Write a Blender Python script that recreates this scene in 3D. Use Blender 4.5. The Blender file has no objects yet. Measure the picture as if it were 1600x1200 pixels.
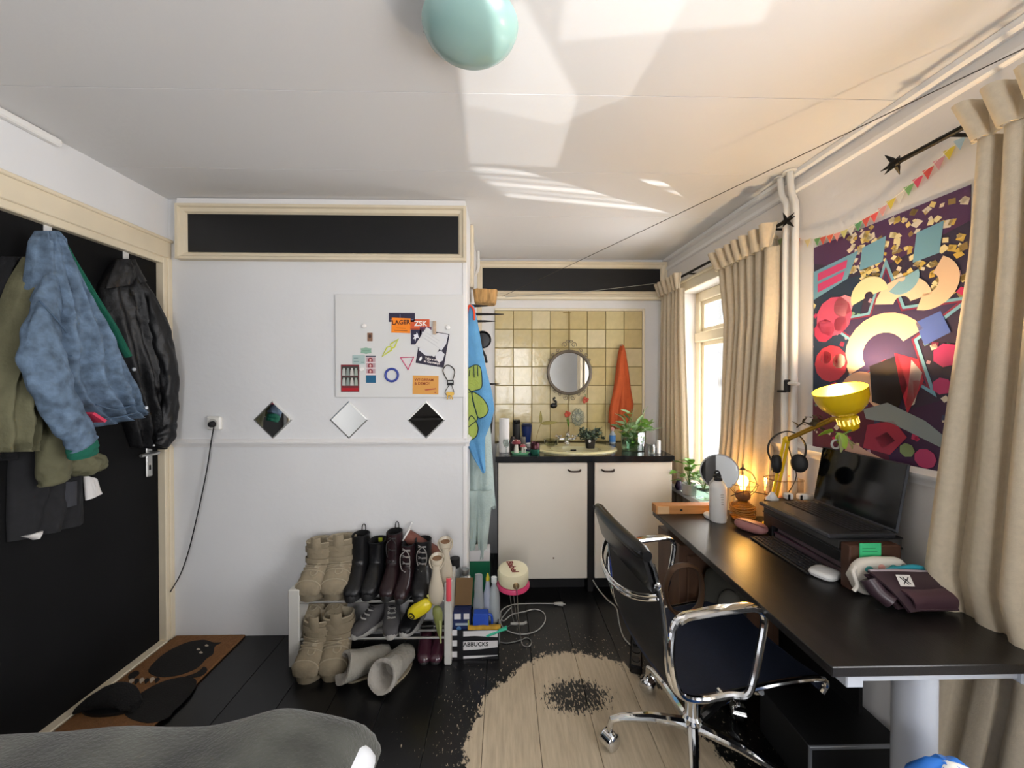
import bpy, bmesh, math, random
from mathutils import Vector, Matrix, Euler, noise

random.seed(11)
S = bpy.context.scene
COL = S.collection
PI = math.pi
R = math.radians

# ---------------------------------------------------------------- camera
CAM_POS = Vector((0.0, 0.0, 1.45))
CAM_ROT = Euler((R(90 - 0.57), 0, -R(1.24)), 'XYZ')
cam_data = bpy.data.cameras.new('camera')
cam_data.sensor_width = 36.0
cam_data.lens = 13.5
cam_data.clip_start = 0.02
cam = bpy.data.objects.new('camera', cam_data)
cam.location = CAM_POS
cam.rotation_euler = CAM_ROT
COL.objects.link(cam)
S.camera = cam

# ---------------------------------------------------------------- world, exposure
S.view_settings.view_transform = 'Standard'
S.view_settings.look = 'None'
S.view_settings.gamma = 1.0
S.view_settings.use_curve_mapping = False
S.view_settings.exposure = 1.12
world = bpy.data.worlds.new('sky')
S.world = world
world.use_nodes = True
_bg = world.node_tree.nodes['Background']
_bg.inputs['Color'].default_value = (0.96, 0.965, 1.0, 1)
_bg.inputs['Strength'].default_value = 7.0
S.cycles.use_denoising = True
S.cycles.max_bounces = 10
S.cycles.diffuse_bounces = 6
S.cycles.sample_clamp_indirect = 6.0
S.cycles.blur_glossy = 0.6


def portal(loc, rot, sx, sy):
    d = bpy.data.lights.new('window_portal', 'AREA')
    d.shape = 'RECTANGLE'
    d.size = sx
    d.size_y = sy
    d.cycles.is_portal = True
    o = bpy.data.objects.new('window_portal', d)
    o.location = loc
    o.rotation_euler = rot
    COL.objects.link(o)
    return o


# room dimensions (metres)
H = 2.46            # ceiling
XL = -1.875         # left wall
YP = 2.197          # front of the built-in closet
XP = -0.216         # right side of the closet
YB = 3.206          # tiled back wall
YREAR = -1.7        # wall behind the photographer
WK = 0.045          # the right wall runs slightly out of square


def xr(y, off=0.0):
    return 1.507 - WK * y - off


portal((xr(2.5) + 0.22, 2.5, 1.40), (0, R(90), 0), 1.4, 0.85)
portal((xr(0.05) + 0.22, 0.05, 1.40), (0, R(90), 0), 1.4, 1.6)

portal((0.15, YREAR - 0.16, 1.45), (R(90), 0, 0), 0.95, 1.4)  # portal of the added rear window

# ---------------------------------------------------------------- helpers: photograph pixel -> place in the room
_M = CAM_ROT.to_matrix()


def ray(px, py):
    return _M @ Vector(((px - 800) / 600, (600 - py) / 600, -1))


def atY(px, py, Y):
    d = ray(px, py)
    return CAM_POS + d * (Y / d.y)


def atX(px, py, X):
    d = ray(px, py)
    return CAM_POS + d * (X / d.x)


def atZ(px, py, Z):
    d = ray(px, py)
    return CAM_POS + d * ((Z - CAM_POS.z) / d.z)


def atW(px, py, off=0.0):
    d = ray(px, py)
    t = (1.507 - off) / (d.x + WK * d.y)
    return CAM_POS + d * t


# ---------------------------------------------------------------- materials
def lin(c):
    if isinstance(c, str):
        c = c.lstrip('#')
        c = [int(c[i:i + 2], 16) / 255 for i in (0, 2, 4)]
    return [x / 12.92 if x <= 0.04045 else ((x + 0.055) / 1.055) ** 2.4 for x in c]


MATS = {}


def mat(name, col, rough=0.6, metal=0.0, spec=0.5, var=0.0, vscale=8.0, bump=0.0, bscale=60.0, emis=None, estr=0.0,
        trans=0.0, ior=1.45, coat=0.0, alpha=1.0, stretch=None, sheen=0.0, translucent=0.0):
    if name in MATS:
        return MATS[name]
    m = bpy.data.materials.new(name)
    m.use_nodes = True
    nt = m.node_tree
    b = nt.nodes['Principled BSDF']
    c = lin(col)
    b.inputs['Base Color'].default_value = (*c, 1)
    b.inputs['Roughness'].default_value = rough
    b.inputs['Metallic'].default_value = metal
    b.inputs['Specular IOR Level'].default_value = spec
    b.inputs['IOR'].default_value = ior
    b.inputs['Transmission Weight'].default_value = trans
    b.inputs['Coat Weight'].default_value = coat
    b.inputs['Alpha'].default_value = alpha
    if sheen:
        b.inputs['Sheen Weight'].default_value = sheen
    if emis is not None:
        b.inputs['Emission Color'].default_value = (*lin(emis), 1)
        b.inputs['Emission Strength'].default_value = estr
    colsock = None
    if var or bump:
        tc = nt.nodes.new('ShaderNodeTexCoord')
        src = tc.outputs['Object']
        if stretch:
            mp = nt.nodes.new('ShaderNodeMapping')
            mp.inputs['Scale'].default_value = stretch
            nt.links.new(src, mp.inputs['Vector'])
            src = mp.outputs['Vector']
    if var:
        n = nt.nodes.new('ShaderNodeTexNoise')
        n.inputs['Scale'].default_value = vscale
        n.inputs['Detail'].default_value = 5
        nt.links.new(src, n.inputs['Vector'])
        rp = nt.nodes.new('ShaderNodeValToRGB')
        rp.color_ramp.elements[0].position = 0.3
        rp.color_ramp.elements[1].position = 0.7
        rp.color_ramp.elements[0].color = (*[max(0, x * (1 - var)) for x in c], 1)
        rp.color_ramp.elements[1].color = (*[min(1, x * (1 + var)) for x in c], 1)
        nt.links.new(n.outputs['Fac'], rp.inputs['Fac'])
        nt.links.new(rp.outputs['Color'], b.inputs['Base Color'])
        colsock = rp.outputs['Color']
    if bump:
        n2 = nt.nodes.new('ShaderNodeTexNoise')
        n2.inputs['Scale'].default_value = bscale
        n2.inputs['Detail'].default_value = 4
        nt.links.new(src, n2.inputs['Vector'])
        bp = nt.nodes.new('ShaderNodeBump')
        bp.inputs['Strength'].default_value = bump
        bp.inputs['Distance'].default_value = 0.01
        nt.links.new(n2.outputs['Fac'], bp.inputs['Height'])
        nt.links.new(bp.outputs['Normal'], b.inputs['Normal'])
    if translucent:
        tr = nt.nodes.new('ShaderNodeBsdfTranslucent')
        tr.inputs['Color'].default_value = (*c, 1)
        if colsock:
            nt.links.new(colsock, tr.inputs['Color'])
        mx = nt.nodes.new('ShaderNodeMixShader')
        mx.inputs['Fac'].default_value = translucent
        out = nt.nodes['Material Output']
        nt.links.new(b.outputs[0], mx.inputs[1])
        nt.links.new(tr.outputs[0], mx.inputs[2])
        nt.links.new(mx.outputs[0], out.inputs['Surface'])
    MATS[name] = m
    return m


def glass_mat(name, tint='ffffff', gloss=0.12, rough=0.02):
    """thin clear glass: mostly passes light straight through, reflects a little more at grazing angles"""
    if name in MATS:
        return MATS[name]
    m = bpy.data.materials.new(name)
    m.use_nodes = True
    nt = m.node_tree
    for n in list(nt.nodes):
        if n.type != 'OUTPUT_MATERIAL':
            nt.nodes.remove(n)
    out = [n for n in nt.nodes if n.type == 'OUTPUT_MATERIAL'][0]
    t = nt.nodes.new('ShaderNodeBsdfTransparent')
    t.inputs['Color'].default_value = (*lin(tint), 1)
    g = nt.nodes.new('ShaderNodeBsdfGlossy')
    g.inputs['Roughness'].default_value = rough
    lw = nt.nodes.new('ShaderNodeLayerWeight')
    lw.inputs['Blend'].default_value = gloss
    mx = nt.nodes.new('ShaderNodeMixShader')
    nt.links.new(lw.outputs['Facing'], mx.inputs['Fac'])
    nt.links.new(t.outputs[0], mx.inputs[1])
    nt.links.new(g.outputs[0], mx.inputs[2])
    nt.links.new(mx.outputs[0], out.inputs['Surface'])
    MATS[name] = m
    return m


# ---------------------------------------------------------------- mesh builder
def frame_of(d):
    d = d.normalized()
    up = Vector((0, 0, 1)) if abs(d.z) < 0.95 else Vector((1, 0, 0))
    a = d.cross(up).normalized()
    b = a.cross(d).normalized()
    return a, b, d


class MB:
    def __init__(self):
        self.v, self.f, self.m = [], [], []

    def add(self, vs, fs, mi=0, M=None):
        o = len(self.v)
        for p in vs:
            p = Vector(p)
            self.v.append(M @ p if M is not None else p)
        for f in fs:
            self.f.append([i + o for i in f])
            self.m.append(mi)
        return self

    def box(self, c, s, bevel=0.0, M=None, mi=0):
        c = Vector(c)
        hx, hy, hz = s[0] / 2, s[1] / 2, s[2] / 2
        b = min(bevel, hx * 0.9, hy * 0.9, hz * 0.9)
        if b <= 0:
            vs = [c + Vector((x * hx, y * hy, z * hz)) for z in (-1, 1) for y in (-1, 1) for x in (-1, 1)]
            fs = [(0, 2, 3, 1), (4, 5, 7, 6), (0, 1, 5, 4), (2, 6, 7, 3), (0, 4, 6, 2), (1, 3, 7, 5)]
            return self.add(vs, fs, mi, M)
        vs, idx = [], {}
        for sx in (-1, 1):
            for sy in (-1, 1):
                for sz in (-1, 1):
                    for ax in range(3):
                        p = [sx * (hx - b), sy * (hy - b), sz * (hz - b)]
                        p[ax] = (sx, sy, sz)[ax] * (hx, hy, hz)[ax]
                        idx[(sx, sy, sz, ax)] = len(vs)
                        vs.append(c + Vector(p))
        fs = []
        for ax in range(3):
            o1, o2 = [a for a in range(3) if a != ax]
            for s_ in (-1, 1):
                q = []
                for (u, w) in ((-1, -1), (1, -1), (1, 1), (-1, 1)):
                    k = [0, 0, 0]
                    k[ax], k[o1], k[o2] = s_, u, w
                    q.append(idx[(*k, ax)])
                fs.append(q)
        for ax in range(3):
            o1, o2 = [a for a in range(3) if a != ax]
            for u in (-1, 1):
                for w in (-1, 1):
                    k0, k1 = [0, 0, 0], [0, 0, 0]
                    k0[ax], k0[o1], k0[o2] = -1, u, w
                    k1[ax], k1[o1], k1[o2] = 1, u, w
                    fs.append([idx[(*k0, o1)], idx[(*k1, o1)], idx[(*k1, o2)], idx[(*k0, o2)]])
        for sx in (-1, 1):
            for sy in (-1, 1):
                for sz in (-1, 1):
                    fs.append([idx[(sx, sy, sz, a)] for a in range(3)])
        return self.add(vs, fs, mi, M)

    def bx(self, x0, x1, y0, y1, z0, z1, bevel=0.0, M=None, mi=0):
        return self.box(((x0 + x1) / 2, (y0 + y1) / 2, (z0 + z1) / 2), (abs(x1 - x0), abs(y1 - y0), abs(z1 - z0)), bevel, M, mi)

    def lathe(self, prof, seg=24, M=None, mi=0, sx=1.0, sy=1.0):
        """prof: (radius, height) from bottom to top; zero radius closes the end"""
        vs, rows = [], []
        for r, z in prof:
            if r <= 1e-6:
                rows.append([len(vs)])
                vs.append((0, 0, z))
            else:
                rows.append(list(range(len(vs), len(vs) + seg)))
                for i in range(seg):
                    a = 2 * PI * i / seg
                    vs.append((r * sx * math.cos(a), r * sy * math.sin(a), z))
        fs = []
        for A, B in zip(rows, rows[1:]):
            if len(A) == 1 and len(B) == 1:
                continue
            for i in range(seg):
                j = (i + 1) % seg
                if len(A) == 1:
                    fs.append((A[0], B[j], B[i]))
                elif len(B) == 1:
                    fs.append((A[i], A[j], B[0]))
                else:
                    fs.append((A[i], A[j], B[j], B[i]))
        return self.add(vs, fs, mi, M)

    def loft(self, rings, cap0=True, cap1=True, closed=True, mi=0, M=None):
        n = len(rings[0])
        vs = [p for r in rings for p in r]
        fs = []
        for k in range(len(rings) - 1):
            for i in range(n if closed else n - 1):
                j = (i + 1) % n
                fs.append((k * n + i, k * n + j, (k + 1) * n + j, (k + 1) * n + i))
        if cap0:
            fs.append(list(range(n))[::-1])
        if cap1:
            fs.append([(len(rings) - 1) * n + i for i in range(n)])
        return self.add(vs, fs, mi, M)

    def tube(self, pts, r, seg=8, closed=False, mi=0, flat=1.0, M=None, cap=True):
        pts = [Vector(p) for p in pts]
        n = len(pts)
        rs = r if isinstance(r, (list, tuple)) else [r] * n
        tang = []
        for i in range(n):
            if closed:
                t = pts[(i + 1) % n] - pts[i - 1]
            else:
                t = pts[min(i + 1, n - 1)] - pts[max(i - 1, 0)]
            tang.append(t.normalized() if t.length > 1e-9 else Vector((0, 0, 1)))
        a, b, _ = frame_of(tang[0])
        rings = []
        for i in range(n):
            t = tang[i]
            a = (a - t * a.dot(t))
            a = a.normalized() if a.length > 1e-6 else frame_of(t)[0]
            b = t.cross(a)
            rings.append([pts[i] + (a * math.cos(2 * PI * k / seg) + b * math.sin(2 * PI * k / seg) * flat) * rs[i] for k in range(seg)])
        if closed:
            rings.append(rings[0])
            return self.loft(rings, False, False, True, mi, M)
        return self.loft(rings, cap, cap, True, mi, M)

    def prism(self, poly, h, M=None, mi=0, z0=0.0):
        """extrude a 2-D polygon (x, y) by h along z"""
        n = len(poly)
        vs = [(p[0], p[1], z0) for p in poly] + [(p[0], p[1], z0 + h) for p in poly]
        fs = [list(range(n))[::-1], [n + i for i in range(n)]] + [(i, (i + 1) % n, n + (i + 1) % n, n + i) for i in range(n)]
        return self.add(vs, fs, mi, M)

    def sheet(self, grid, t=0.004, mi=0, M=None):
        """grid[row][col] of points -> a cloth of thickness t"""
        nr, nc = len(grid), len(grid[0])
        g = [[Vector(p) for p in r] for r in grid]
        nor = []
        for i in range(nr):
            row = []
            for j in range(nc):
                du = g[i][min(j + 1, nc - 1)] - g[i][max(j - 1, 0)]
                dv = g[min(i + 1, nr - 1)][j] - g[max(i - 1, 0)][j]
                q = du.cross(dv)
                row.append(q.normalized() if q.length > 1e-12 else Vector((0, 0, 1)))
            nor.append(row)
        vs = [g[i][j] + nor[i][j] * t / 2 for i in range(nr) for j in range(nc)] + [g[i][j] - nor[i][j] * t / 2 for i in range(nr) for j in range(nc)]
        N = nr * nc
        fs = []
        for i in range(nr - 1):
            for j in range(nc - 1):
                a, b, c, d = i * nc + j, i * nc + j + 1, (i + 1) * nc + j + 1, (i + 1) * nc + j
                fs.append((a, b, c, d))
                fs.append((N + d, N + c, N + b, N + a))
        for i in range(nr - 1):
            a, d = i * nc, (i + 1) * nc
            fs.append((a, d, N + d, N + a))
            a, d = i * nc + nc - 1, (i + 1) * nc + nc - 1
            fs.append((N + a, N + d, d, a))
        for j in range(nc - 1):
            fs.append((N + j, N + j + 1, j + 1, j))
            k = (nr - 1) * nc
            fs.append((k + j, k + j + 1, N + k + j + 1, N + k + j))
        return self.add(vs, fs, mi, M)

    def ball(self, c, r, seg=16, rings=10, mi=0, M=None):
        rr = r if isinstance(r, (list, tuple)) else (r, r, r)
        prof = [(math.sin(PI * k / rings) if 0 < k < rings else 0, -math.cos(PI * k / rings)) for k in range(rings + 1)]
        T = Matrix.Translation(Vector(c)) @ Matrix.Diagonal((rr[0], rr[1], rr[2], 1))
        return self.lathe(prof, seg, (M @ T) if M is not None else T, mi)

    def torus(self, c, R_, r, axis='Z', seg=32, s2=8, mi=0, M=None):
        pts = []
        for i in range(seg):
            a = 2 * PI * i / seg
            x, y = R_ * math.cos(a), R_ * math.sin(a)
            p = {'Z': (x, y, 0), 'Y': (x, 0, y), 'X': (0, x, y)}[axis]
            pts.append(Vector(c) + Vector(p))
        return self.tube(pts, r, s2, True, mi, 1.0, M)

    def build(self, name, mats, parent=None, ang=35, world=False, recalc=True):
        me = bpy.data.meshes.new(name)
        base = Vector((0, 0, 0))
        if parent is not None and world:
            inv = parent.matrix_basis.inverted()
            if parent.parent is not None:
                inv = (parent.parent.matrix_basis @ parent.matrix_basis).inverted()
            vs = [inv @ p for p in self.v]
        else:
            vs = self.v
        me.from_pydata([tuple(p) for p in vs], [], self.f)
        if not isinstance(mats, (list, tuple)):
            mats = [mats]
        for m in mats:
            me.materials.append(m)
        if len(mats) > 1:
            me.polygons.foreach_set('material_index', self.m)
        if recalc:
            bm = bmesh.new()
            bm.from_mesh(me)
            bmesh.ops.recalc_face_normals(bm, faces=bm.faces)
            bm.to_mesh(me)
            bm.free()
        if ang > 0:
            me.polygons.foreach_set('use_smooth', [True] * len(me.polygons))
            try:
                me.set_sharp_from_angle(angle=R(ang))
            except Exception:
                pass
        me.update()
        o = bpy.data.objects.new(name, me)
        COL.objects.link(o)
        if parent is not None:
            o.parent = parent
        return o


def tag(o, label=None, cat=None, group=None, kind=None):
    if label:
        o['label'] = label
    if cat:
        o['category'] = cat
    if group:
        o['group'] = group
    if kind:
        o['kind'] = kind
    return o


def thing(name, label, cat, loc=(0, 0, 0), rz=0.0, group=None, rot=None):
    o = bpy.data.objects.new(name, None)
    o.empty_display_size = 0.05
    COL.objects.link(o)
    o.location = loc
    o.rotation_euler = rot if rot else (0, 0, rz)
    tag(o, label, cat, group)
    bpy.context.view_layer.update()
    return o


def struct(o):
    o['kind'] = 'structure'
    return o


def copy_tree(o, parent=None, loc=None, rot=None, label=None, group=None):
    c = o.copy()
    COL.objects.link(c)
    c.parent = parent
    if loc is not None:
        c.location = loc
    if rot is not None:
        c.rotation_euler = rot
    if label:
        c['label'] = label
    if group:
        c['group'] = group
    for ch in list(o.children):
        copy_tree(ch, c)
    return c


def T(x=0, y=0, z=0):
    return Matrix.Translation((x, y, z))


def RX(a):
    return Matrix.Rotation(R(a), 4, 'X')


def RY(a):
    return Matrix.Rotation(R(a), 4, 'Y')


def RZ(a):
    return Matrix.Rotation(R(a), 4, 'Z')


def bez(p0, p1, p2, p3, n=12):
    p0, p1, p2, p3 = map(Vector, (p0, p1, p2, p3))
    return [p0 * (1 - t) ** 3 + p1 * 3 * t * (1 - t) ** 2 + p2 * 3 * t * t * (1 - t) + p3 * t ** 3 for t in [i / n for i in range(n + 1)]]


def spline(pts, n=6, closed=False):
    """Catmull-Rom through the points"""
    P = [Vector(p) for p in pts]
    m = len(P)
    out = []
    for i in range(m if closed else m - 1):
        p0 = P[(i - 1) % m] if closed or i > 0 else P[0]
        p1, p2 = P[i], P[(i + 1) % m]
        p3 = P[(i + 2) % m] if closed or i + 2 < m else P[-1]
        for k in range(n):
            t = k / n
            out.append(0.5 * ((2 * p1) + (p2 - p0) * t + (2 * p0 - 5 * p1 + 4 * p2 - p3) * t * t + (3 * p1 - p0 - 3 * p2 + p3) * t ** 3))
    if not closed:
        out.append(P[-1])
    return out


def lerp_rows(rows, n):
    """rows: (t, a, b, ...) sorted by t -> n evenly spaced interpolated tuples"""
    out = []
    t0, t1 = rows[0][0], rows[-1][0]
    for i in range(n):
        t = t0 + (t1 - t0) * i / (n - 1)
        k = 0
        while k < len(rows) - 2 and ((t > rows[k + 1][0]) if t1 > t0 else (t < rows[k + 1][0])):
            k += 1
        a, b = rows[k], rows[k + 1]
        u = (t - a[0]) / (b[0] - a[0]) if b[0] != a[0] else 0
        u = max(0, min(1, u))
        out.append(tuple(x + (y - x) * u for x, y in zip(a, b)))
    return out


def text_mesh(body, size, M, name, material, parent, depth=0.0006, align='CENTER', shear=0.0):
    cu = bpy.data.curves.new(name, 'FONT')
    cu.body = body
    cu.size = size
    cu.align_x = align
    cu.align_y = 'CENTER'
    cu.extrude = depth
    cu.shear = shear
    cu.offset = size * 0.022
    cu.resolution_u = 3
    tmp = bpy.data.objects.new(name, cu)
    COL.objects.link(tmp)
    me = bpy.data.meshes.new_from_object(tmp.evaluated_get(bpy.context.evaluated_depsgraph_get()))
    bpy.data.objects.remove(tmp)
    bpy.data.curves.remove(cu)
    me.name = name
    me.transform(M)
    me.materials.clear()
    me.materials.append(material)
    o = bpy.data.objects.new(name, me)
    COL.objects.link(o)
    o.parent = parent
    return o
# ================================================================ the room
M_WALL = mat('white_wall_paint', 'dcdcdc', 0.75, spec=0.2, var=0.03, vscale=2.0, bump=0.10, bscale=30)
M_CEIL = mat('ceiling_paint', 'd6d5d4', 0.7, spec=0.2, var=0.015, vscale=1.5, bump=0.1, bscale=25)
M_CREAM = mat('cream_gloss_paint', 'd9ccb2', 0.4, var=0.05, vscale=6)
M_CREAM2 = mat('cream_window_paint', 'e4dac2', 0.4, var=0.04, vscale=5)
M_BLACKP = mat('black_gloss_panel', '0f0f11', 0.35, var=0.2, vscale=4)
M_DOOR = mat('black_door_paint', '0b0b0c', 0.75, spec=0.25, var=0.25, vscale=5, bump=0.05, bscale=20)
M_DARKGAP = mat('dark_gap', '0a0a0a', 0.9)


def floor_material():
    m = bpy.data.materials.new('worn_black_floor_paint')
    m.use_nodes = True
    nt = m.node_tree
    N, L = nt.nodes, nt.links
    b = N['Principled BSDF']
    geo = N.new('ShaderNodeNewGeometry')
    sep = N.new('ShaderNodeSeparateXYZ')
    L.new(geo.outputs['Position'], sep.inputs[0])

    def math_(op, a, bb=None, c=None):
        n = N.new('ShaderNodeMath')
        n.operation = op
        for i, x in enumerate((a, bb, c)):
            if x is None:
                continue
            if isinstance(x, (int, float)):
                n.inputs[i].default_value = x
            else:
                L.new(x, n.inputs[i])
        return n.outputs[0]

    def noise_(scale, detail=6, rough=0.6, stretch=None):
        src = geo.outputs['Position']
        if stretch:
            mp = N.new('ShaderNodeMapping')
            mp.inputs['Scale'].default_value = stretch
            L.new(src, mp.inputs['Vector'])
            src = mp.outputs['Vector']
        n = N.new('ShaderNodeTexNoise')
        n.inputs['Scale'].default_value = scale
        n.inputs['Detail'].default_value = detail
        n.inputs['Roughness'].default_value = rough
        L.new(src, n.inputs['Vector'])
        return n.outputs['Fac']

    def ell(cx, cy, rx, ry):
        u = math_('DIVIDE', math_('SUBTRACT', sep.outputs[0], cx), rx)
        w = math_('DIVIDE', math_('SUBTRACT', sep.outputs[1], cy), ry)
        return math_('SQRT', math_('ADD', math_('MULTIPLY', u, u), math_('MULTIPLY', w, w)))

    big = noise_(5, 3)
    fine = noise_(38, 8, 0.75, (1.0, 0.55, 1))
    frag = noise_(110, 4, 0.6, (1.0, 0.35, 1))
    d = ell(0.345, 1.36, 0.50, 0.665)
    d = math_('ADD', d, math_('MULTIPLY', math_('SUBTRACT', big, 0.5), 0.18))
    d = math_('ADD', d, math_('MULTIPLY', math_('SUBTRACT', fine, 0.5), 0.36))
    worn = math_('LESS_THAN', d, 1.0)
    # island of paint that is still there
    d2 = ell(0.335, 1.745, 0.155, 0.10)
    d2 = math_('ADD', d2, math_('MULTIPLY', math_('SUBTRACT', frag, 0.5), 2.6))
    island = math_('LESS_THAN', d2, 0.82)
    # flecks and scratches around the bare patch
    near = math_('SUBTRACT', 1.75, ell(0.33, 1.36, 0.60, 0.75))
    near = math_('MAXIMUM', near, 0.0)
    fl = math_('GREATER_THAN', math_('ADD', frag, math_('MULTIPLY', near, 0.14)), 0.752)
    sc1 = noise_(30, 3, 0.5, (3.2, 0.18, 1))
    sc = math_('GREATER_THAN', sc1, 0.765)
    mask = math_('MAXIMUM', math_('MULTIPLY', worn, math_('SUBTRACT', 1.0, island)), math_('MAXIMUM', fl, sc))
    mix = N.new('ShaderNodeMix')
    mix.data_type = 'RGBA'
    L.new(mask, mix.inputs['Factor'])
    mix.inputs[6].default_value = (*lin('070708'), 1)
    rp = N.new('ShaderNodeValToRGB')
    rp.color_ramp.elements[0].position = 0.3
    rp.color_ramp.elements[1].position = 0.75
    rp.color_ramp.elements[0].color = (*lin('a89880'), 1)
    rp.color_ramp.elements[1].color = (*lin('c6b69c'), 1)
    L.new(noise_(14, 5, 0.6, (4, 0.4, 1)), rp.inputs['Fac'])
    L.new(rp.outputs['Color'], mix.inputs[7])
    L.new(mix.outputs[2], b.inputs['Base Color'])
    rr = N.new('ShaderNodeMapRange')
    rr.inputs['To Min'].default_value = 0.3
    rr.inputs['To Max'].default_value = 0.5
    L.new(mask, rr.inputs['Value'])
    L.new(rr.outputs[0], b.inputs['Roughness'])
    bp = N.new('ShaderNodeBump')
    bp.inputs['Strength'].default_value = 0.25
    bp.inputs['Distance'].default_value = 0.003
    L.new(math_('ADD', math_('MULTIPLY', mask, -0.6), math_('MULTIPLY', fine, 0.5)), bp.inputs['Height'])
    L.new(bp.outputs['Normal'], b.inputs['Normal'])
    return m


M_FLOOR = floor_material()
floor = struct(MB().bx(XL - 0.2, 1.9, YREAR - 0.1, YB + 0.1, -0.10, -0.03).build('floor', M_DARKGAP))
floor['label'] = 'black painted board floor with a large worn bare patch'
x = -0.085 - 0.23 * 8
while x < 1.62:
    MB().bx(max(x + 0.001, XL - 0.02), x + 0.229, YREAR - 0.05, YB + 0.02, -0.03, 0.0, 0.0012).build('plank', M_FLOOR, floor, ang=0)
    x += 0.23

ceiling = struct(MB().bx(XL - 0.2, 1.9, YREAR - 0.1, YB + 0.1, H + 0.02, H + 0.1).build('ceiling', M_CEIL))
ceiling['label'] = 'off-white panelled ceiling'
y = 1.365 - 0.505 * 6
while y < YB:
    MB().bx(XL - 0.1, 1.85, y + 0.001, min(y + 0.504, YB + 0.05), H, H + 0.02, 0.001).build('panel', M_CEIL, ceiling, ang=0)
    y += 0.505

# left wall with the door opening
YD0, YD1, ZD = 1.02, 2.150, 2.095
b = MB()
b.bx(XL - 0.2, XL, YREAR, YD0, 0, H)
b.bx(XL - 0.2, XL, YD0, YP + 0.2, ZD, H)
b.bx(XL - 0.2, XL, YD1, YP + 0.2, 0, ZD)
wall_left = struct(b.build('wall_left', M_WALL, ang=0))
wall_left['label'] = 'white wall above and around the black door'

door = struct(thing('door_1', None, None, (XL - 0.045, YD0, 0)))
door['label'] = 'black flush door with coats hung over it'
MB().bx(XL - 0.06, XL - 0.022, YD0 + 0.004, YD1 - 0.004, 0.012, ZD - 0.004, 0.002).build('door_leaf', M_DOOR, door, world=True, ang=0)
trim = struct(thing('trim_1', None, None, (XL, YD0, 0)))
trim['label'] = 'cream door casing'
b = MB()
b.bx(XL, XL + 0.018, YD0 - 0.11, YP, ZD + 0.03, ZD + 0.125, 0.004)
b.bx(XL, XL + 0.03, YD0 - 0.11, YP, ZD + 0.118, ZD + 0.135, 0.004)
b.bx(XL - 0.05, XL + 0.012, YD0, YP - 0.002, ZD - 0.004, ZD + 0.032, 0.004)
b.build('header', M_CREAM, trim, world=True)
b = MB()
b.bx(XL - 0.05, XL + 0.014, YD1 - 0.002, YD1 + 0.022, 0, ZD + 0.03, 0.003)
b.bx(XL, XL + 0.022, YD1 + 0.020, YP, 0, ZD + 0.03, 0.003)
b.build('jamb', M_CREAM, trim, world=True)
MB().bx(XL, XL + 0.018, YD0 - 0.10, YD0, 0, ZD + 0.03, 0.003).build('jamb', M_CREAM, trim, world=True)
MB().bx(XL - 0.03, XL + 0.022, YD0, YD1, 0.0, 0.014, 0.004).build('threshold', M_CREAM, trim, world=True)
# door handle
M_ALU = mat('satin_aluminium', 'c9c9c6', 0.3, metal=0.9)
M_CHROME = mat('polished_chrome', 'e2e4e6', 0.08, metal=1.0)
hy = 2.085
hd = MB().box((XL - 0.016, hy, 1.09 - 0.05), (0.010, 0.036, 0.21), 0.004).build('handle', M_ALU, door, world=True)
b = MB()
hz = 1.065
b.tube([(XL - 0.015, hy, hz), (XL + 0.035, hy, hz), (XL + 0.045, hy - 0.012, hz), (XL + 0.048, hy - 0.115, hz + 0.004)], 0.0085, 8)
b.build('lever', M_ALU, hd, world=True)
MB().box((XL - 0.0105, hy, 0.985), (0.003, 0.010, 0.026), 0.001).build('keyhole', M_DARKGAP, hd, world=True)

# cable duct under the ceiling on the left
dk = struct(MB().bx(XL, XL + 0.03, 0.2, 1.66, H - 0.036, H - 0.004, 0.006).build('trim_2', mat('white_duct', 'e2e0dc', 0.4)))
dk['label'] = 'white cable duct under the ceiling'

# built-in closet with its plastered front
b = MB()
b.bx(XL - 0.05, XP, YP, YB + 0.15, 0, H)
part_ = struct(b.build('wall_partition', M_WALL, ang=0))
part_['label'] = 'white plastered closet front'
cb = struct(MB().bx(XP - 0.018, XP + 0.006, YP - 0.006, YP + 0.03, 0.0, 2.12, 0.003).build('trim_3', mat('white_trim_paint', 'e6e4e2', 0.4)))
cb['label'] = 'white corner bead at the closet edge'
rail = MB()
zr = 1.096
prof = [(0, -0.022), (0.010, -0.022), (0.014, -0.010), (0.020, -0.006), (0.022, 0.006), (0.012, 0.012), (0.008, 0.02), (0, 0.022)]
ringA = [Vector((XL + 0.025, YP - p[0], zr + p[1])) for p in prof]
ringB = [Vector((XP + 0.02, YP - p[0], zr + p[1])) for p in prof]
rail.loft([ringA, ringB])
ringA = [Vector((XP + p[0], YP - 0.02, zr + p[1])) for p in prof]
ringB = [Vector((XP + p[0], YB, zr + p[1])) for p in prof]
rail.loft([ringA, ringB])
rail = struct(rail.build('trim_4', mat('white_trim_paint', 'e6e4e2', 0.4), ang=50))
rail['label'] = 'white moulded dado rail on the closet front'


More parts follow.
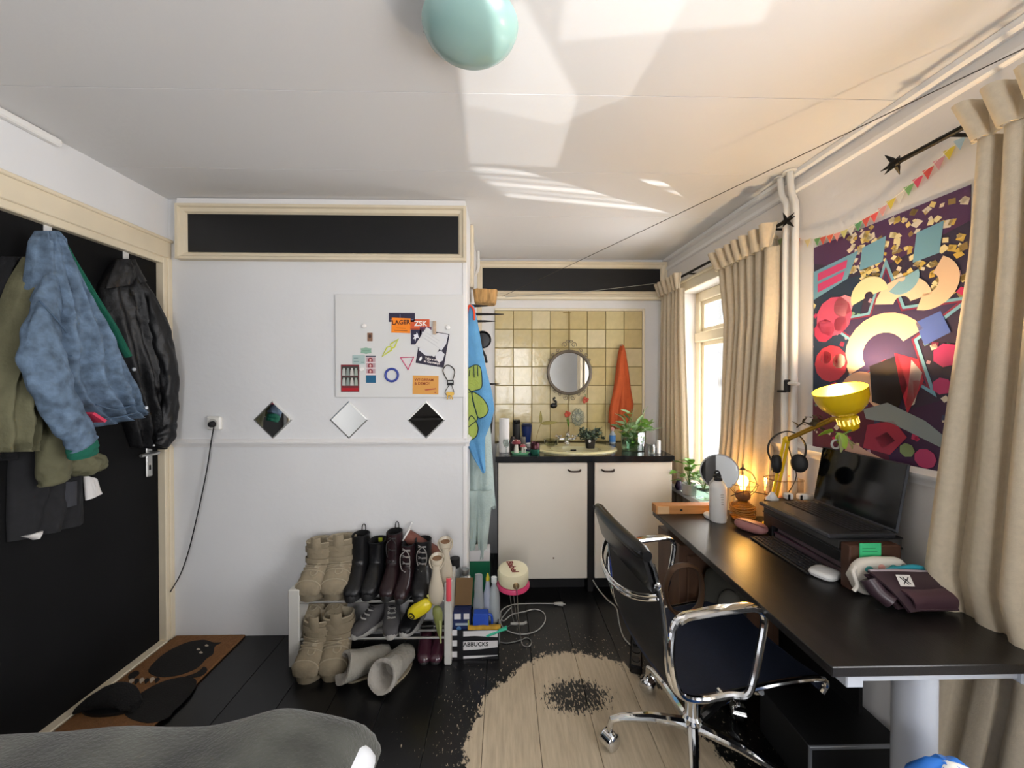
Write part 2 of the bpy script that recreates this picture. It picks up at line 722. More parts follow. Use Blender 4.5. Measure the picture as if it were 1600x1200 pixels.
def transom(name, x0, x1, z0, z1, y, label, wd=0.045, dp=0.045):
    t = struct(thing(name, None, None, ((x0 + x1) / 2, y, z0)))
    t['label'] = label
    MB().bx(x0 + wd * 0.7, x1 - wd * 0.7, y - 0.012, y - 0.002, z0 + wd * 0.7, z1 - wd * 0.7).build('panel', M_BLACKP, t, world=True, ang=0)
    # four mitred mouldings
    prof = [(0, 0), (0, dp), (wd * 0.3, dp), (wd * 0.45, dp * 0.72), (wd * 0.8, dp * 0.6), (wd, dp * 0.3), (wd, 0)]
    cs = [(x0, z0, 1, 1), (x1, z0, -1, 1), (x1, z1, -1, -1), (x0, z1, 1, -1)]
    for k in range(4):
        A, B = cs[k], cs[(k + 1) % 4]
        ra = [Vector((A[0] + A[2] * u, y - w, A[1] + A[3] * u)) for u, w in prof]
        rb = [Vector((B[0] + B[2] * u, y - w, B[1] + B[3] * u)) for u, w in prof]
        MB().loft([ra, rb]).build('moulding', M_CREAM, t, world=True, ang=25)
    return t


pA, pB = atY(276, 319, YP - 0.03), atY(727, 408, YP - 0.03)
transom('trim_5', pA.x, pB.x + 0.004, pB.z, min(pA.z, H - 0.012), YP, 'black panel in a cream moulded frame above the closet')
MB().bx(pA.x, pB.x, YP - 0.03, YP - 0.001, min(pA.z, H - 0.012), H - 0.004).build('trim_6', mat('white_trim_paint', 'e6e4e2', 0.4), ang=0)
struct(bpy.data.objects['trim_6'])['label'] = 'white strip between panel and ceiling'
# back wall
wall_back = struct(MB().bx(XP - 0.02, 1.75, YB, YB + 0.15, 0, H).build('wall_back', M_WALL, ang=0))
wall_back['label'] = 'white back wall of the sink alcove'
pA, pB = atY(744, 408, YB - 0.03), atY(1042, 464, YB - 0.03)
transom('trim_7', pA.x, pB.x, pB.z, min(pA.z, H - 0.006), YB, 'black panel in a cream frame above the sink', 0.05, 0.04)
lg = struct(MB().bx(XP, pB.x + 0.01, YB - 0.06, YB, pB.z - 0.028, pB.z - 0.002, 0.006).build('trim_8', M_CREAM2))
lg['label'] = 'cream ledge below the alcove panel'

# backsplash tiles, one by one
M_GROUT = mat('grout', '7d6f45', 0.9)
tiles_m = []
for i, c in enumerate(('c9bb8c', 'c3b384', 'cfc39c', 'bfae7c', 'c8bb93', 'bbaa76')):
    tiles_m.append(mat('glazed_tile_%d' % i, c, 0.16, var=0.09, vscale=14, bump=0.35, bscale=16, coat=0.3))
tl, tr_ = atY(773, 487, YB).x, atY(1003, 487, YB).x
zt, tw, th = atY(880, 486, YB).z, 0, 0
cols = 8
tw = (tr_ - tl) / cols
th = 0.1555
MB().bx(tl, tr_, YB - 0.006, YB, 0.92, zt).build('grout_bed', M_GROUT, wall_back, ang=0)
tm = MB().box((0, 0, 0), (tw - 0.005, 0.009, th - 0.005), 0.0025)
base_tile = None
for r_ in range(8):
    for c in range(cols):
        zc = zt - th * (r_ + 0.5)
        if zc - th / 2 < 0.80:
            continue
        key = random.randrange(6)
        if base_tile is None:
            base_tile = [MB().box((0, 0, 0), (tw - 0.005, 0.009, th - 0.005), 0.0025).build('tile', mm, None, ang=0) for mm in tiles_m]
            tmpl = [o.data for o in base_tile]
            for o in base_tile:
                bpy.data.objects.remove(o)
        o = bpy.data.objects.new('tile', tmpl[key])
        COL.objects.link(o)
        o.parent = wall_back
        o.location = (tl + tw * (c + 0.5), YB - 0.0085 + random.uniform(-0.0008, 0.0008), zc)
        o.rotation_euler = (R(random.uniform(-0.5, 0.5)), 0, R(random.uniform(-0.5, 0.5)))
tb = struct(MB().bx(tr_, tr_ + 0.022, YB - 0.018, YB, 0.92, zt + 0.02, 0.004).bx(tl, tr_, YB - 0.016, YB, zt, zt + 0.02, 0.004).build('trim_9', M_CREAM2))
tb['label'] = 'cream bead around the tiles'

# right wall with two window openings
W1 = (2.06, 2.95, 0.68, 2.12)
W2 = (-0.85, 0.97, 0.68, 2.12)
b = MB()


def wall_seg(y0, y1, z0, z1):
    vs = []
    for z in (z0, z1):
        vs += [(xr(y0), y0, z), (xr(y0) + 0.22, y0, z), (xr(y1) + 0.22, y1, z), (xr(y1), y1, z)]
    b.add(vs, [(0, 1, 2, 3), (4, 7, 6, 5), (0, 4, 5, 1), (1, 5, 6, 2), (2, 6, 7, 3), (3, 7, 4, 0)])


for (y0, y1) in ((YREAR - 0.1, W2[0]), (W2[1], W1[0]), (W1[1], YB + 0.15)):
    wall_seg(y0, y1, 0, H)
for w in (W1, W2):
    wall_seg(w[0], w[1], 0, w[2])
    wall_seg(w[0], w[1], w[3], H)
M_WALLR = mat('warm_white_wall_paint', 'ddd9d5', 0.75, spec=0.2, var=0.03, vscale=2.0, bump=0.10, bscale=30)
wall_right = struct(b.build('wall_right', M_WALLR, ang=0))
wall_right['label'] = 'white window wall'
W3 = (-0.32, 0.62, 0.75, 2.15)
wr = struct(MB().bx(XL - 0.2, W3[0], YREAR - 0.15, YREAR, 0, H).bx(W3[1], 1.85, YREAR - 0.15, YREAR, 0, H).bx(W3[0], W3[1], YREAR - 0.15, YREAR, 0, W3[2]).bx(W3[0], W3[1], YREAR - 0.15, YREAR, W3[3], H).build('wall_rear', M_WALL, ang=0))
wr['label'] = 'white wall behind the photographer'

M_PANE = glass_mat('window_glass', 'fafafa', 0.08)


def window(name, w, label, mull):
    y0, y1, z0, z1 = w
    t = struct(thing(name, None, None, (xr((y0 + y1) / 2), (y0 + y1) / 2, z0)))
    t['label'] = label
    t.rotation_euler = (0, 0, math.atan(WK))
    bpy.context.view_layer.update()
    # local: +y along the wall, +x outwards
    hw = (y1 - y0) / 2
    h = z1 - z0
    fx = 0.135
    # casing on the room side
    b = MB()
    b.bx(-0.02, 0.0, -hw - 0.08, -hw + 0.005, 0, h + 0.07, 0.004)
    b.bx(-0.02, 0.0, hw - 0.005, hw + 0.08, 0, h + 0.07, 0.004)
    b.bx(-0.026, 0.0, -hw - 0.09, hw + 0.09, h - 0.005, h + 0.07, 0.004)
    b.bx(-0.04, 0.0, -hw - 0.10, hw + 0.10, h + 0.062, h + 0.082, 0.006)
    b.build('casing', M_CREAM2, t)
    b = MB()
    zt_ = 1.10   # transom bar above the sill
    b.bx(fx - 0.02, fx + 0.05, -hw, -hw + 0.055, 0, h, 0.004)
    b.bx(fx - 0.02, fx + 0.05, hw - 0.055, hw, 0, h, 0.004)
    b.bx(fx - 0.02, fx + 0.05, -hw, hw, h - 0.07, h, 0.004)
    b.bx(fx - 0.02, fx + 0.05, -hw, hw, 0, 0.06, 0.004)
    b.bx(fx - 0.03, fx + 0.05, -hw, hw, zt_ - 0.04, zt_ + 0.035, 0.006)
    for mm in mull:
        b.bx(fx - 0.02, fx + 0.05, mm - 0.03, mm + 0.03, 0, h, 0.004)
    b.build('window_frame', M_CREAM2, t)
    edges = [-hw + 0.055] + [e for mm in mull for e in (mm - 0.03, mm + 0.03)] + [hw - 0.055]
    for k in range(0, len(edges), 2):
        a, c = edges[k], edges[k + 1]
        for (q0, q1) in ((0.06, zt_ - 0.04), (zt_ + 0.035, h - 0.07)):
            sb = MB()
            s = 0.032
            for (aa, cc, za, zb) in ((a, a + s, q0, q1), (c - s, c, q0, q1), (a, c, q0, q0 + s), (a, c, q1 - s, q1)):
                sb.bx(fx + 0.0, fx + 0.035, aa, cc, za, zb, 0.003)
            sash = sb.build('sash', M_CREAM2, t)
            MB().bx(fx + 0.016, fx + 0.02, a + s, c - s, q0 + s, q1 - s).build('pane', M_PANE, sash, ang=0)
    return t


w3 = struct(thing('added_window', None, None, (0.15, YREAR - 0.08, W3[2])))  # unseen window, added behind the camera to brighten the room
w3['label'] = 'added unseen window behind the photographer, to brighten the room'
b3 = MB()
for (x0, x1, z0, z1) in ((W3[0], W3[0] + 0.06, W3[2], W3[3]), (W3[1] - 0.06, W3[1], W3[2], W3[3]), (W3[0], W3[1], W3[2], W3[2] + 0.06), (W3[0], W3[1], W3[3] - 0.06, W3[3]), (0.12, 0.18, W3[2], W3[3])):
    b3.bx(x0, x1, YREAR - 0.11, YREAR - 0.05, z0, z1, 0.004)
b3.build('window_frame', M_CREAM2, w3, world=True, ang=0)
for (x0, x1) in ((W3[0] + 0.06, 0.12), (0.18, W3[1] - 0.06)):
    MB().bx(x0, x1, YREAR - 0.082, YREAR - 0.078, W3[2] + 0.06, W3[3] - 0.06).build('pane', M_PANE, w3, world=True, ang=0)
window('window_1', W1, 'cream sash window between the curtains', [0.0])
window('window_2', W2, 'cream window beside the bed', [])
sl = MB()
for (y0, y1) in ((W1[0] - 0.05, W1[1] - 0.05),):
    ring = []
    for yy in (y0, y1):
        ring.append([Vector((xr(yy) - 0.15, yy, 0.645)), Vector((xr(yy) + 0.12, yy, 0.645)), Vector((xr(yy) + 0.12, yy, 0.675)), Vector((xr(yy) - 0.15, yy, 0.675))])
    sl.loft(ring)
sl = struct(sl.build('trim_10', mat('white_sill_paint', 'e3e2df', 0.35), ang=0))
sl['label'] = 'white window sill'

# louvred shutter outside the window
sh = struct(thing('trim_11', None, None, (1.74, 3.06, 0.6)))
sh['label'] = 'louvred shutter folded open outside, greyed down against the glare'
dirv = Vector((0.62, 0.30, 0)).normalized()
Msh = Matrix(((dirv.x, -dirv.y, 0, 1.74), (dirv.y, dirv.x, 0, 3.06), (0, 0, 1, 0.6), (0, 0, 0, 1)))
M_SHUT = mat('toned_down_shutter', '63676b', 0.5)  # white shutter's colour darkened so skylight doesn't blow the slats out
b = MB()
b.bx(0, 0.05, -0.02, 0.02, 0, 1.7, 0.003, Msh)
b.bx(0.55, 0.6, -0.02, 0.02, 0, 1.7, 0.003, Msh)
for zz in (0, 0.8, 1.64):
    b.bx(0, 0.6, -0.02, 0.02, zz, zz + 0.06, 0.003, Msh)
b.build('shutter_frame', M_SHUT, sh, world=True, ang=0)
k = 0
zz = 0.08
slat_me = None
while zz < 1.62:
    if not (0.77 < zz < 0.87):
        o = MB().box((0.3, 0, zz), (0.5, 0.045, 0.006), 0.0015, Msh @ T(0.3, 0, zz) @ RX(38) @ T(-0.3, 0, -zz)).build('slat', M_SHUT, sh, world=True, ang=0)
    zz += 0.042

# coving along the right wall
cv = MB()
for (o1, z1_, o2, z2_) in ((0.0, H - 0.10, 0.018, H - 0.075), (0.0, H - 0.028, 0.03, H - 0.002)):
    rg = []
    for yy in (YREAR, YB):
        rg.append([Vector((xr(yy), yy, z1_)), Vector((xr(yy), yy, z2_)), Vector((xr(yy) - o2, yy, z2_)), Vector((xr(yy) - o2, yy, z1_ + 0.006)), Vector((xr(yy) - o2 * 0.5, yy, z1_))])
    cv.loft(rg)
cv = struct(cv.build('trim_12', mat('white_trim_paint', 'e6e4e2', 0.4), ang=0))
cv['label'] = 'picture rail and bead along the window wall'
# dado rail on the right wall
rr_ = MB()
zr2 = atW(1435, 742).z
rg = []
for yy in (W2[1] + 0.09, W1[0] - 0.09):
    rg.append([Vector((xr(yy) - p[0], yy, zr2 + p[1])) for p in [(0, -0.03), (0.010, -0.03), (0.014, -0.012), (0.024, -0.006), (0.028, 0.01), (0.014, 0.018), (0, 0.03)]])
rr_.loft(rg)
rr_ = struct(rr_.build('trim_13', mat('white_trim_paint', 'e6e4e2', 0.4), ang=50))
rr_['label'] = 'white dado rail below the poster'
# cream posts and narrow board in the alcove corner
p1 = struct(MB().bx(XP, XP + 0.035, YB - 0.05, YB, 0, 2.10, 0.004).bx(XP, XP + 0.02, YP + 0.3, YP + 0.36, 2.05, H - 0.003, 0.004).build('trim_14', M_CREAM))
p1['label'] = 'cream corner posts in the alcove'
# ================================================================ large furniture
M_CABW = mat('cream_laminate', 'd9d4c8', 0.35, var=0.025, vscale=3)
M_BLK = mat('black_lacquer', '0d0d0e', 0.25, var=0.1, vscale=4)
M_BLKM = mat('matt_black', '121213', 0.6)
M_WORK = mat('black_stone_laminate', '17181a', 0.12, var=0.25, vscale=30)
YC = 2.60


def cabinet(x0, x1, side, label, name='sink_cabinet'):
    t = thing(name, label, 'cabinet', ((x0 + x1) / 2, (YC + YB) / 2, 0), group='cabinets under the sink worktop')
    b = MB()
    b.bx(x0, x1, YC + 0.022, YB - 0.01, 0.09, 0.895)
    b.bx(x0 + 0.01, x1 - 0.01, YC + 0.07, YB - 0.01, 0.0, 0.09)
    b.build('body', M_BLKM, t, world=True, ang=0)
    d = MB().bx(x0 + 0.006, x1 - 0.006, YC, YC + 0.02, 0.095, 0.888, 0.003).build('door', M_CABW, t, world=True, ang=0)
    hx = (x1 - 0.095) if side > 0 else (x0 + 0.095)
    zh = 0.833
    h = MB()
    h.tube(spline([(hx - 0.042, YC, zh + 0.006), (hx - 0.038, YC - 0.012, zh + 0.004), (hx - 0.025, YC - 0.026, zh), (hx + 0.025, YC - 0.026, zh), (hx + 0.038, YC - 0.012, zh + 0.004), (hx + 0.042, YC, zh + 0.006)], 4), 0.0062, 8)
    h.build('handle', mat('dark_bronze', '33261f', 0.4, metal=0.6), d, world=True)
    return t, d


xA, xB, xC, xD = atY(777, 800, YC).x, atY(919, 800, YC).x, atY(928, 800, YC).x, atY(1051, 800, YC).x
c1, d1 = cabinet(xA, xB, 1, 'wider cream sink cabinet with its handle at upper right, beside the towels')
MB().lathe([(0, 0), (0.006, 0.0), (0.005, 0.002), (0, 0.002)], 10, T(atY(865, 872, YC).x, YC, atY(865, 872, YC).z) @ RX(90)).build('screw_cap', mat('brown_cap', '6a5240', 0.5), d1, world=True)
c2, d2 = cabinet(xC, xD, -1, 'narrower cream sink cabinet beside the window, handle at its upper left')
gapp = tag(MB().bx(xB + 0.002, xC - 0.002, YC + 0.012, YC + 0.25, 0.0, 0.893).build('divider_panel', M_BLKM, ang=0), 'narrow black upright panel between the two cream cabinets', 'panel')

# worktop with a hole for the basin
SX, SY, SRX, SRY = 0.535, 2.862, 0.312, 0.225
hx0, hx1, hy0, hy1 = SX - 0.20, SX + 0.20, SY - 0.13, SY + 0.14
b = MB()
wx0, wx1, wy0, wy1 = xA - 0.012, xD + 0.004, YC - 0.018, YB - 0.006
b.bx(wx0, hx0, wy0, wy1, 0.897, 0.935)
b.bx(hx1, wx1, wy0, wy1, 0.897, 0.935)
b.bx(hx0, hx1, wy0, hy0, 0.897, 0.935)
b.bx(hx0, hx1, hy1, wy1, 0.897, 0.935)
tag(b.build('worktop', M_WORK, ang=0), 'glossy black worktop over the cream cabinets', 'worktop')
ZW = 0.935

# oval basin
M_CERAM = mat('cream_yellow_ceramic', 'd9d2a2', 0.15, coat=0.4)


def sring(cx, cy, rx, ry, z, n=40, p=2.0):
    out = []
    for i in range(n):
        a = 2 * PI * i / n
        c, s_ = math.cos(a), math.sin(a)
        out.append(Vector((cx + rx * math.copysign(abs(c) ** (2 / p), c), cy + ry * math.copysign(abs(s_) ** (2 / p), s_), z)))
    return out


sink = thing('wash_basin', 'oval cream-yellow wash basin set into the black worktop', 'basin', (SX, SY, ZW))
b = MB()
b.loft([sring(SX, SY, SRX, SRY, ZW + 0.0005), sring(SX, SY, SRX, SRY, ZW + 0.008), sring(SX, SY, SRX - 0.012, SRY - 0.010, ZW + 0.013),
        sring(SX, SY - 0.005, SRX - 0.05, SRY - 0.045, ZW + 0.009, p=2.2), sring(SX, SY - 0.02, 0.185, 0.105, ZW + 0.004, p=3), sring(SX, SY - 0.02, 0.17, 0.095, ZW - 0.05, p=3),
        sring(SX, SY - 0.02, 0.13, 0.07, ZW - 0.10, p=2.5), sring(SX, SY - 0.02, 0.02, 0.02, ZW - 0.11)], False, True)
b.build('bowl', M_CERAM, sink, world=True, ang=60)
MB().box((SX + 0.0, SY + 0.072, ZW - 0.022), (0.045, 0.004, 0.010), 0.002).build('overflow_slot', M_DARKGAP, sink, world=True)
tap = thing('mixer_tap', 'chrome two-handled mixer tap at the back of the basin', 'tap', (0.50, 3.03, ZW + 0.012))
b = MB()
b.lathe([(0.028, 0), (0.028, 0.008), (0.018, 0.014), (0.016, 0.05), (0.018, 0.06), (0, 0.064)], 16)
b.tube([(-0.06, 0, 0.035), (0.06, 0, 0.035)], 0.012, 10)
b.build('tap_body', M_CHROME, tap)
MB().tube(bez((0, 0, 0.055), (0, -0.01, 0.11), (0, -0.09, 0.12), (0, -0.12, 0.07), 10), 0.009, 10).build('spout', M_CHROME, tap)
for s_ in (-1, 1):
    q = MB()
    q.lathe([(0.012, 0), (0.014, 0.012), (0.008, 0.02), (0.008, 0.03), (0, 0.032)], 12, T(s_ * 0.065, 0, 0.035))
    for a in range(4):
        q.tube([(s_ * 0.065, 0, 0.06), (s_ * 0.065 + 0.024 * math.cos(a * PI / 2 + .5), 0.024 * math.sin(a * PI / 2 + .5), 0.062)], 0.005, 8)
        q.ball((s_ * 0.065 + 0.026 * math.cos(a * PI / 2 + .5), 0.026 * math.sin(a * PI / 2 + .5), 0.062), 0.0075, 10, 6)
    q.build('cross_handle', M_CHROME, tap)

# ---------------------------------------------------------------- desk
ZT = 0.74
DX0, DX1, DY0, DY1 = 0.812, 1.405, 0.925, 2.07
M_DESK = mat('black_brown_veneer', '1b1918', 0.32, var=0.18, vscale=5, bump=0.06, bscale=40, stretch=(6, 0.7, 6))
M_DESKE = mat('worn_desk_edge', '4a4440', 0.5)
M_GREYM = mat('light_grey_enamel', 'a9adb4', 0.35)
desk = thing('desk', 'long black-brown desk along the window wall', 'desk', ((DX0 + DX1) / 2, (DY0 + DY1) / 2, 0))
MB().bx(DX0, DX1, DY0, DY1, ZT - 0.026, ZT, 0.002).build('desk_top', M_DESK, desk, world=True, ang=0)
for yb_ in (DY0 + 0.05, DY1 - 0.10):
    bm_ = MB().bx(DX0 + 0.065, DX1 - 0.02, yb_ - 0.02, yb_ + 0.02, ZT - 0.062, ZT - 0.027, 0.003)
    bm_.bx(DX0 + 0.055, DX0 + 0.10, yb_ - 0.03, yb_ + 0.03, ZT - 0.07, ZT - 0.0265, 0.003)
    bm_.bx(DX1 - 0.08, DX1 - 0.035, yb_ - 0.03, yb_ + 0.03, ZT - 0.07, ZT - 0.0265, 0.003)
    bm_.build('cross_beam', M_GREYM, desk, world=True, ang=0)
    lx = atY(1447, 1130, yb_).x
    MB().lathe([(0, 0), (0.045, 0), (0.045, ZT - 0.06 - 0.02), (0, ZT - 0.08)], 24, T(lx, yb_ + 0.03, 0.018)).build('leg', M_GREYM, desk, world=True)
    MB().bx(DX0 + 0.10, DX1 - 0.05, yb_ - 0.01, yb_ + 0.07, 0.0, 0.03, 0.006).build('foot', M_GREYM, desk, world=True, ang=0)
MB().bx(DX1 - 0.05, DX1 - 0.035, DY0 + 0.50, DY1 - 0.18, 0.05, ZT - 0.03).build('modesty_panel', M_BLKM, desk, world=True, ang=0)

# brown cupboard under the far end of the desk
M_BRW = mat('brown_stained_wood', '5a4030', 0.45, var=0.25, vscale=6, stretch=(3, 3, 0.4))
cu = thing('bedside_cupboard', 'brown wooden cupboard under the far end of the desk', 'cupboard', (1.05, 1.92, 0))
MB().bx(0.835, 1.32, 1.80, 2.055, 0.0, 0.665, 0.004).build('body', M_BRW, cu, world=True, ang=0)
dr = MB().bx(0.87, 1.28, 1.785, 1.802, 0.05, 0.62, 0.004).build('door', M_BRW, cu, world=True, ang=0)
MB().ball((1.24, 1.778, 0.4), 0.010, 10, 6).build('knob', M_BRW, dr, world=True)

# dark storage box under the near end
bxo = thing('storage_box', 'black box with grey edges standing under the near end of the desk', 'box', (1.2, 1.43, 0))
YBX = 1.30
q0, q1 = atY(1265, 1167, YBX), atY(1416, 1155, YBX)
MB().bx(q0.x, q1.x, YBX, YBX + 0.26, 0.0, q0.z, 0.003).build('body', M_BLKM, bxo, world=True, ang=0)
MB().bx(q0.x - 0.004, q1.x + 0.002, YBX - 0.006, YBX + 0.004, q0.z - 0.008, q0.z + 0.004, 0.002).build('rim', mat('grey_edge', '8d9197', 0.4, metal=0.5), bxo, world=True, ang=0)
MB().bx(q0.x - 0.004, q0.x + 0.006, YBX - 0.006, YBX + 0.004, 0.0, q0.z, 0.002).build('rim', MATS['grey_edge'], bxo, world=True, ang=0)

# ---------------------------------------------------------------- office chair
M_SLING = mat('black_mesh_fabric', '141517', 0.6, var=0.15, vscale=60, bump=0.2, bscale=400)
M_SEATB = mat('dark_navy_seat_fabric', '1b2233', 0.55, var=0.15, vscale=80, bump=0.2, bscale=300)
chair = thing('office_chair', 'black mesh office chair with polished chrome loop arms and castors', 'chair', (0.730, 1.455, 0), R(5))
HW = 0.225
prof = [(0.315, 0.405), (0.33, 0.43), (0.31, 0.452), (0.18, 0.452), (0.02, 0.435), (-0.12, 0.425), (-0.19, 0.445), (-0.225, 0.51), (-0.235, 0.62), (-0.25, 0.74), (-0.275, 0.85), (-0.298, 0.895), (-0.325, 0.905)]
path = spline([(p[0], 0, p[1]) for p in prof], 5)
iseat = [p for p in path if p.z < 0.5 and p.x > -0.21]
iback = [p for p in path if p not in iseat]
iback = [iseat[-1]] + iback


def sling(pts, name, m, sag):
    grid = []
    for k, p in enumerate(pts):
        tg = (pts[min(k + 1, len(pts) - 1)] - pts[max(k - 1, 0)]).normalized()
        nrm = Vector((-tg.z, 0, tg.x))
        row = []
        for j in range(13):
            u = j / 12 * 2 - 1
            row.append(p + nrm * (sag * (1 - u * u)) + Vector((0, u * HW, 0)))
        grid.append(row)
    return MB().sheet(grid, 0.008).build(name, m, chair)


sling(iseat, 'seat', M_SEATB, 0.022)
sling(iback, 'backrest', M_SLING, 0.014)
for s_ in (-1, 1):
    MB().tube([Vector((p.x, s_ * (HW + 0.006), p.z)) for p in path if p.z < 0.872], 0.0105, 8, flat=0.8).build('side_rail', M_CHROME, chair)
# padded rolled top and head of the backrest
pad = MB()
rings = []
for j in range(15):
    u = j / 14 * 2 - 1
    rr0 = 0.026 if abs(u) < 0.97 else 0.018
    ring = []
    for k in range(14):
        a = 2 * PI * k / 14
        ring.append(Vector((-0.300 + rr0 * 0.9 * math.cos(a) - 0.012 * (1 - u * u), u * (HW + 0.012), 0.895 + rr0 * math.sin(a))))
    rings.append(ring)
pad.loft(rings)
pad.build('top_roll', M_BLK, chair)
gr = []
for k in range(7):
    z = 0.78 + 0.11 * k / 6
    xx = -0.262 - 0.30 * (z - 0.78)
    gr.append([Vector((xx - 0.014 - 0.012 * (1 - (j / 8 * 2 - 1) ** 2), (j / 8 * 2 - 1) * (HW + 0.010), z)) for j in range(9)])
MB().sheet(gr, 0.012).build('back_pad', M_BLK, chair)
for s_ in (-1, 1):
    MB().lathe([(0, 0), (0.012, 0), (0.012, 0.003), (0.006, 0.005), (0, 0.005)], 14, T(-0.268, s_ * (HW + 0.014), 0.80) @ RX(90 if s_ < 0 else -90)).build('rivet', M_CHROME, chair)
# curved spreader bars behind the back and under the seat
b = MB()
for dz in (0.0, -0.014):
    b.tube(bez((-0.262, -HW, 0.765 + dz), (-0.36, -HW * 0.6, 0.70 + dz), (-0.36, HW * 0.6, 0.70 + dz), (-0.262, HW, 0.765 + dz), 14), 0.006, 8)
b.build('back_spreader', M_CHROME, chair)
b = MB()
for xx in (0.10, -0.06):
    b.tube(bez((xx, -HW, 0.422), (xx, -HW * 0.85, 0.362), (xx, HW * 0.85, 0.362), (xx, HW, 0.422), 12), 0.011, 8)
b.build('seat_spreader', M_CHROME, chair)
for s_ in (-1, 1):
    yy = s_ * (HW + 0.045)
    loop = spline([(-0.225, yy, 0.70), (-0.18, yy, 0.716), (-0.02, yy, 0.728), (0.045, yy, 0.727), (0.072, yy, 0.695), (0.058, yy, 0.60), (0.035, yy, 0.495), (0.012, yy, 0.455), (-0.03, yy - s_ * 0.02, 0.442), (-0.12, yy - s_ * 0.025, 0.432), (-0.19, yy - s_ * 0.02, 0.455), (-0.222, yy - s_ * 0.01, 0.52), (-0.238, yy, 0.62)], 5, True)
    MB().tube(loop, 0.0115, 10, True).build('armrest_loop', M_CHROME, chair)
    pd = []
    for k, (xx, zz) in enumerate(((-0.215, 0.707), (-0.19, 0.720), (-0.07, 0.734), (0.02, 0.737), (0.05, 0.731), (0.066, 0.714))):
        pd.append([Vector((xx, yy + dy, zz + dz)) for dy, dz in ((-0.019, -0.004), (-0.017, 0.005), (0, 0.008), (0.017, 0.005), (0.019, -0.004), (0, -0.009))])
    MB().loft(pd).build('armrest_cap', M_CHROME, chair)
    MB().tube([(-0.05, yy - s_ * 0.02, 0.442), (-0.05, s_ * HW, 0.44)], 0.009, 8).build('arm_bracket', M_CHROME, chair)
MB().box((0.0, 0, 0.375), (0.2, 0.11, 0.045), 0.012).build('tilt_mechanism', M_BLKM, chair)
MB().tube([(0.02, -0.05, 0.372), (0.03, -0.15, 0.368), (0.04, -0.19, 0.366)], 0.005, 8).build('tilt_lever', M_CHROME, chair)
MB().lathe([(0, 0.09), (0.034, 0.09), (0.036, 0.10), (0.036, 0.155), (0.028, 0.165), (0.028, 0.27), (0.021, 0.275), (0.021, 0.36), (0, 0.36)], 20).build('column', M_CHROME, chair)
M_RUB = mat('black_castor_rubber', '141414', 0.5)
for k, ang in enumerate((168, 96, 24, -48, -120)):
    a = R(ang)
    c, s_ = math.cos(a), math.sin(a)
    L_ = 0.305
    leg = MB()
    leg.tube([(0.03 * c, 0.03 * s_, 0.125), (0.16 * c, 0.16 * s_, 0.135), (0.27 * c, 0.27 * s_, 0.125), (L_ * c, L_ * s_, 0.112), ((L_ + 0.008) * c, (L_ + 0.008) * s_, 0.088), ((L_ + 0.008) * c, (L_ + 0.008) * s_, 0.06)], [0.022, 0.018, 0.014, 0.013, 0.012, 0.010], 10)
    lo = leg.build('base_leg', M_CHROME, chair)
    cm = T((L_ + 0.008) * c, (L_ + 0.008) * s_, 0) @ RZ(ang + 40)
    MB().lathe([(0, -0.016), (0.027, -0.014), (0.029, 0), (0.027, 0.014), (0, 0.016)], 18, cm @ T(0, 0.0, 0.029) @ RX(90)).build('castor_wheel', M_RUB, lo)
    hood = MB()
    rg = []
    for i in range(9):
        aa = R(-10 + 170 * i / 8)
        rg.append([Vector((0.033 * math.cos(aa), yy, 0.03 + 0.033 * math.sin(aa))) for yy in (-0.024, 0.024)] + [Vector((0.030 * math.cos(aa), yy, 0.03 + 0.030 * math.sin(aa))) for yy in (0.024, -0.024)])
    hood.loft(rg, M=cm)
    for s2 in (-1, 1):
        hood.lathe([(0, 0), (0.033, 0.0), (0.028, 0.006), (0.012, 0.011), (0, 0.012)], 18, cm @ T(0, s2 * 0.021, 0.033) @ RX(-90 * s2))
    hood.build('castor_hood', M_CHROME, lo)

# ---------------------------------------------------------------- bed
M_BLANK = mat('grey_green_plush', '45463f', 0.9, var=0.6, vscale=5, bump=0.5, bscale=90, sheen=0.3, stretch=(1, 1.6, 1))
M_SHEET = mat('white_bedsheet', 'e8ebef', 0.8, bump=0.2, bscale=12)
bed = thing('bed', 'bed under a grey-green plush blanket with a white sheet showing', 'bed', (-0.95, 0.1, 0))
MB().bx(-1.62, -0.40, -0.85, 1.02, 0.10, 0.30, 0.01).bx(-1.6, -1.52, -0.8, -0.72, 0, 0.1).bx(-0.5, -0.42, -0.8, -0.72, 0, 0.1).bx(-1.6, -1.52, 0.92, 1.0, 0, 0.1).bx(-0.5, -0.42, 0.92, 1.0, 0, 0.1).build('frame', M_BRW, bed, world=True, ang=0)
MB().bx(-1.60, -0.42, -0.84, 1.00, 0.302, 0.43, 0.04).build('mattress', M_SHEET, bed, world=True)


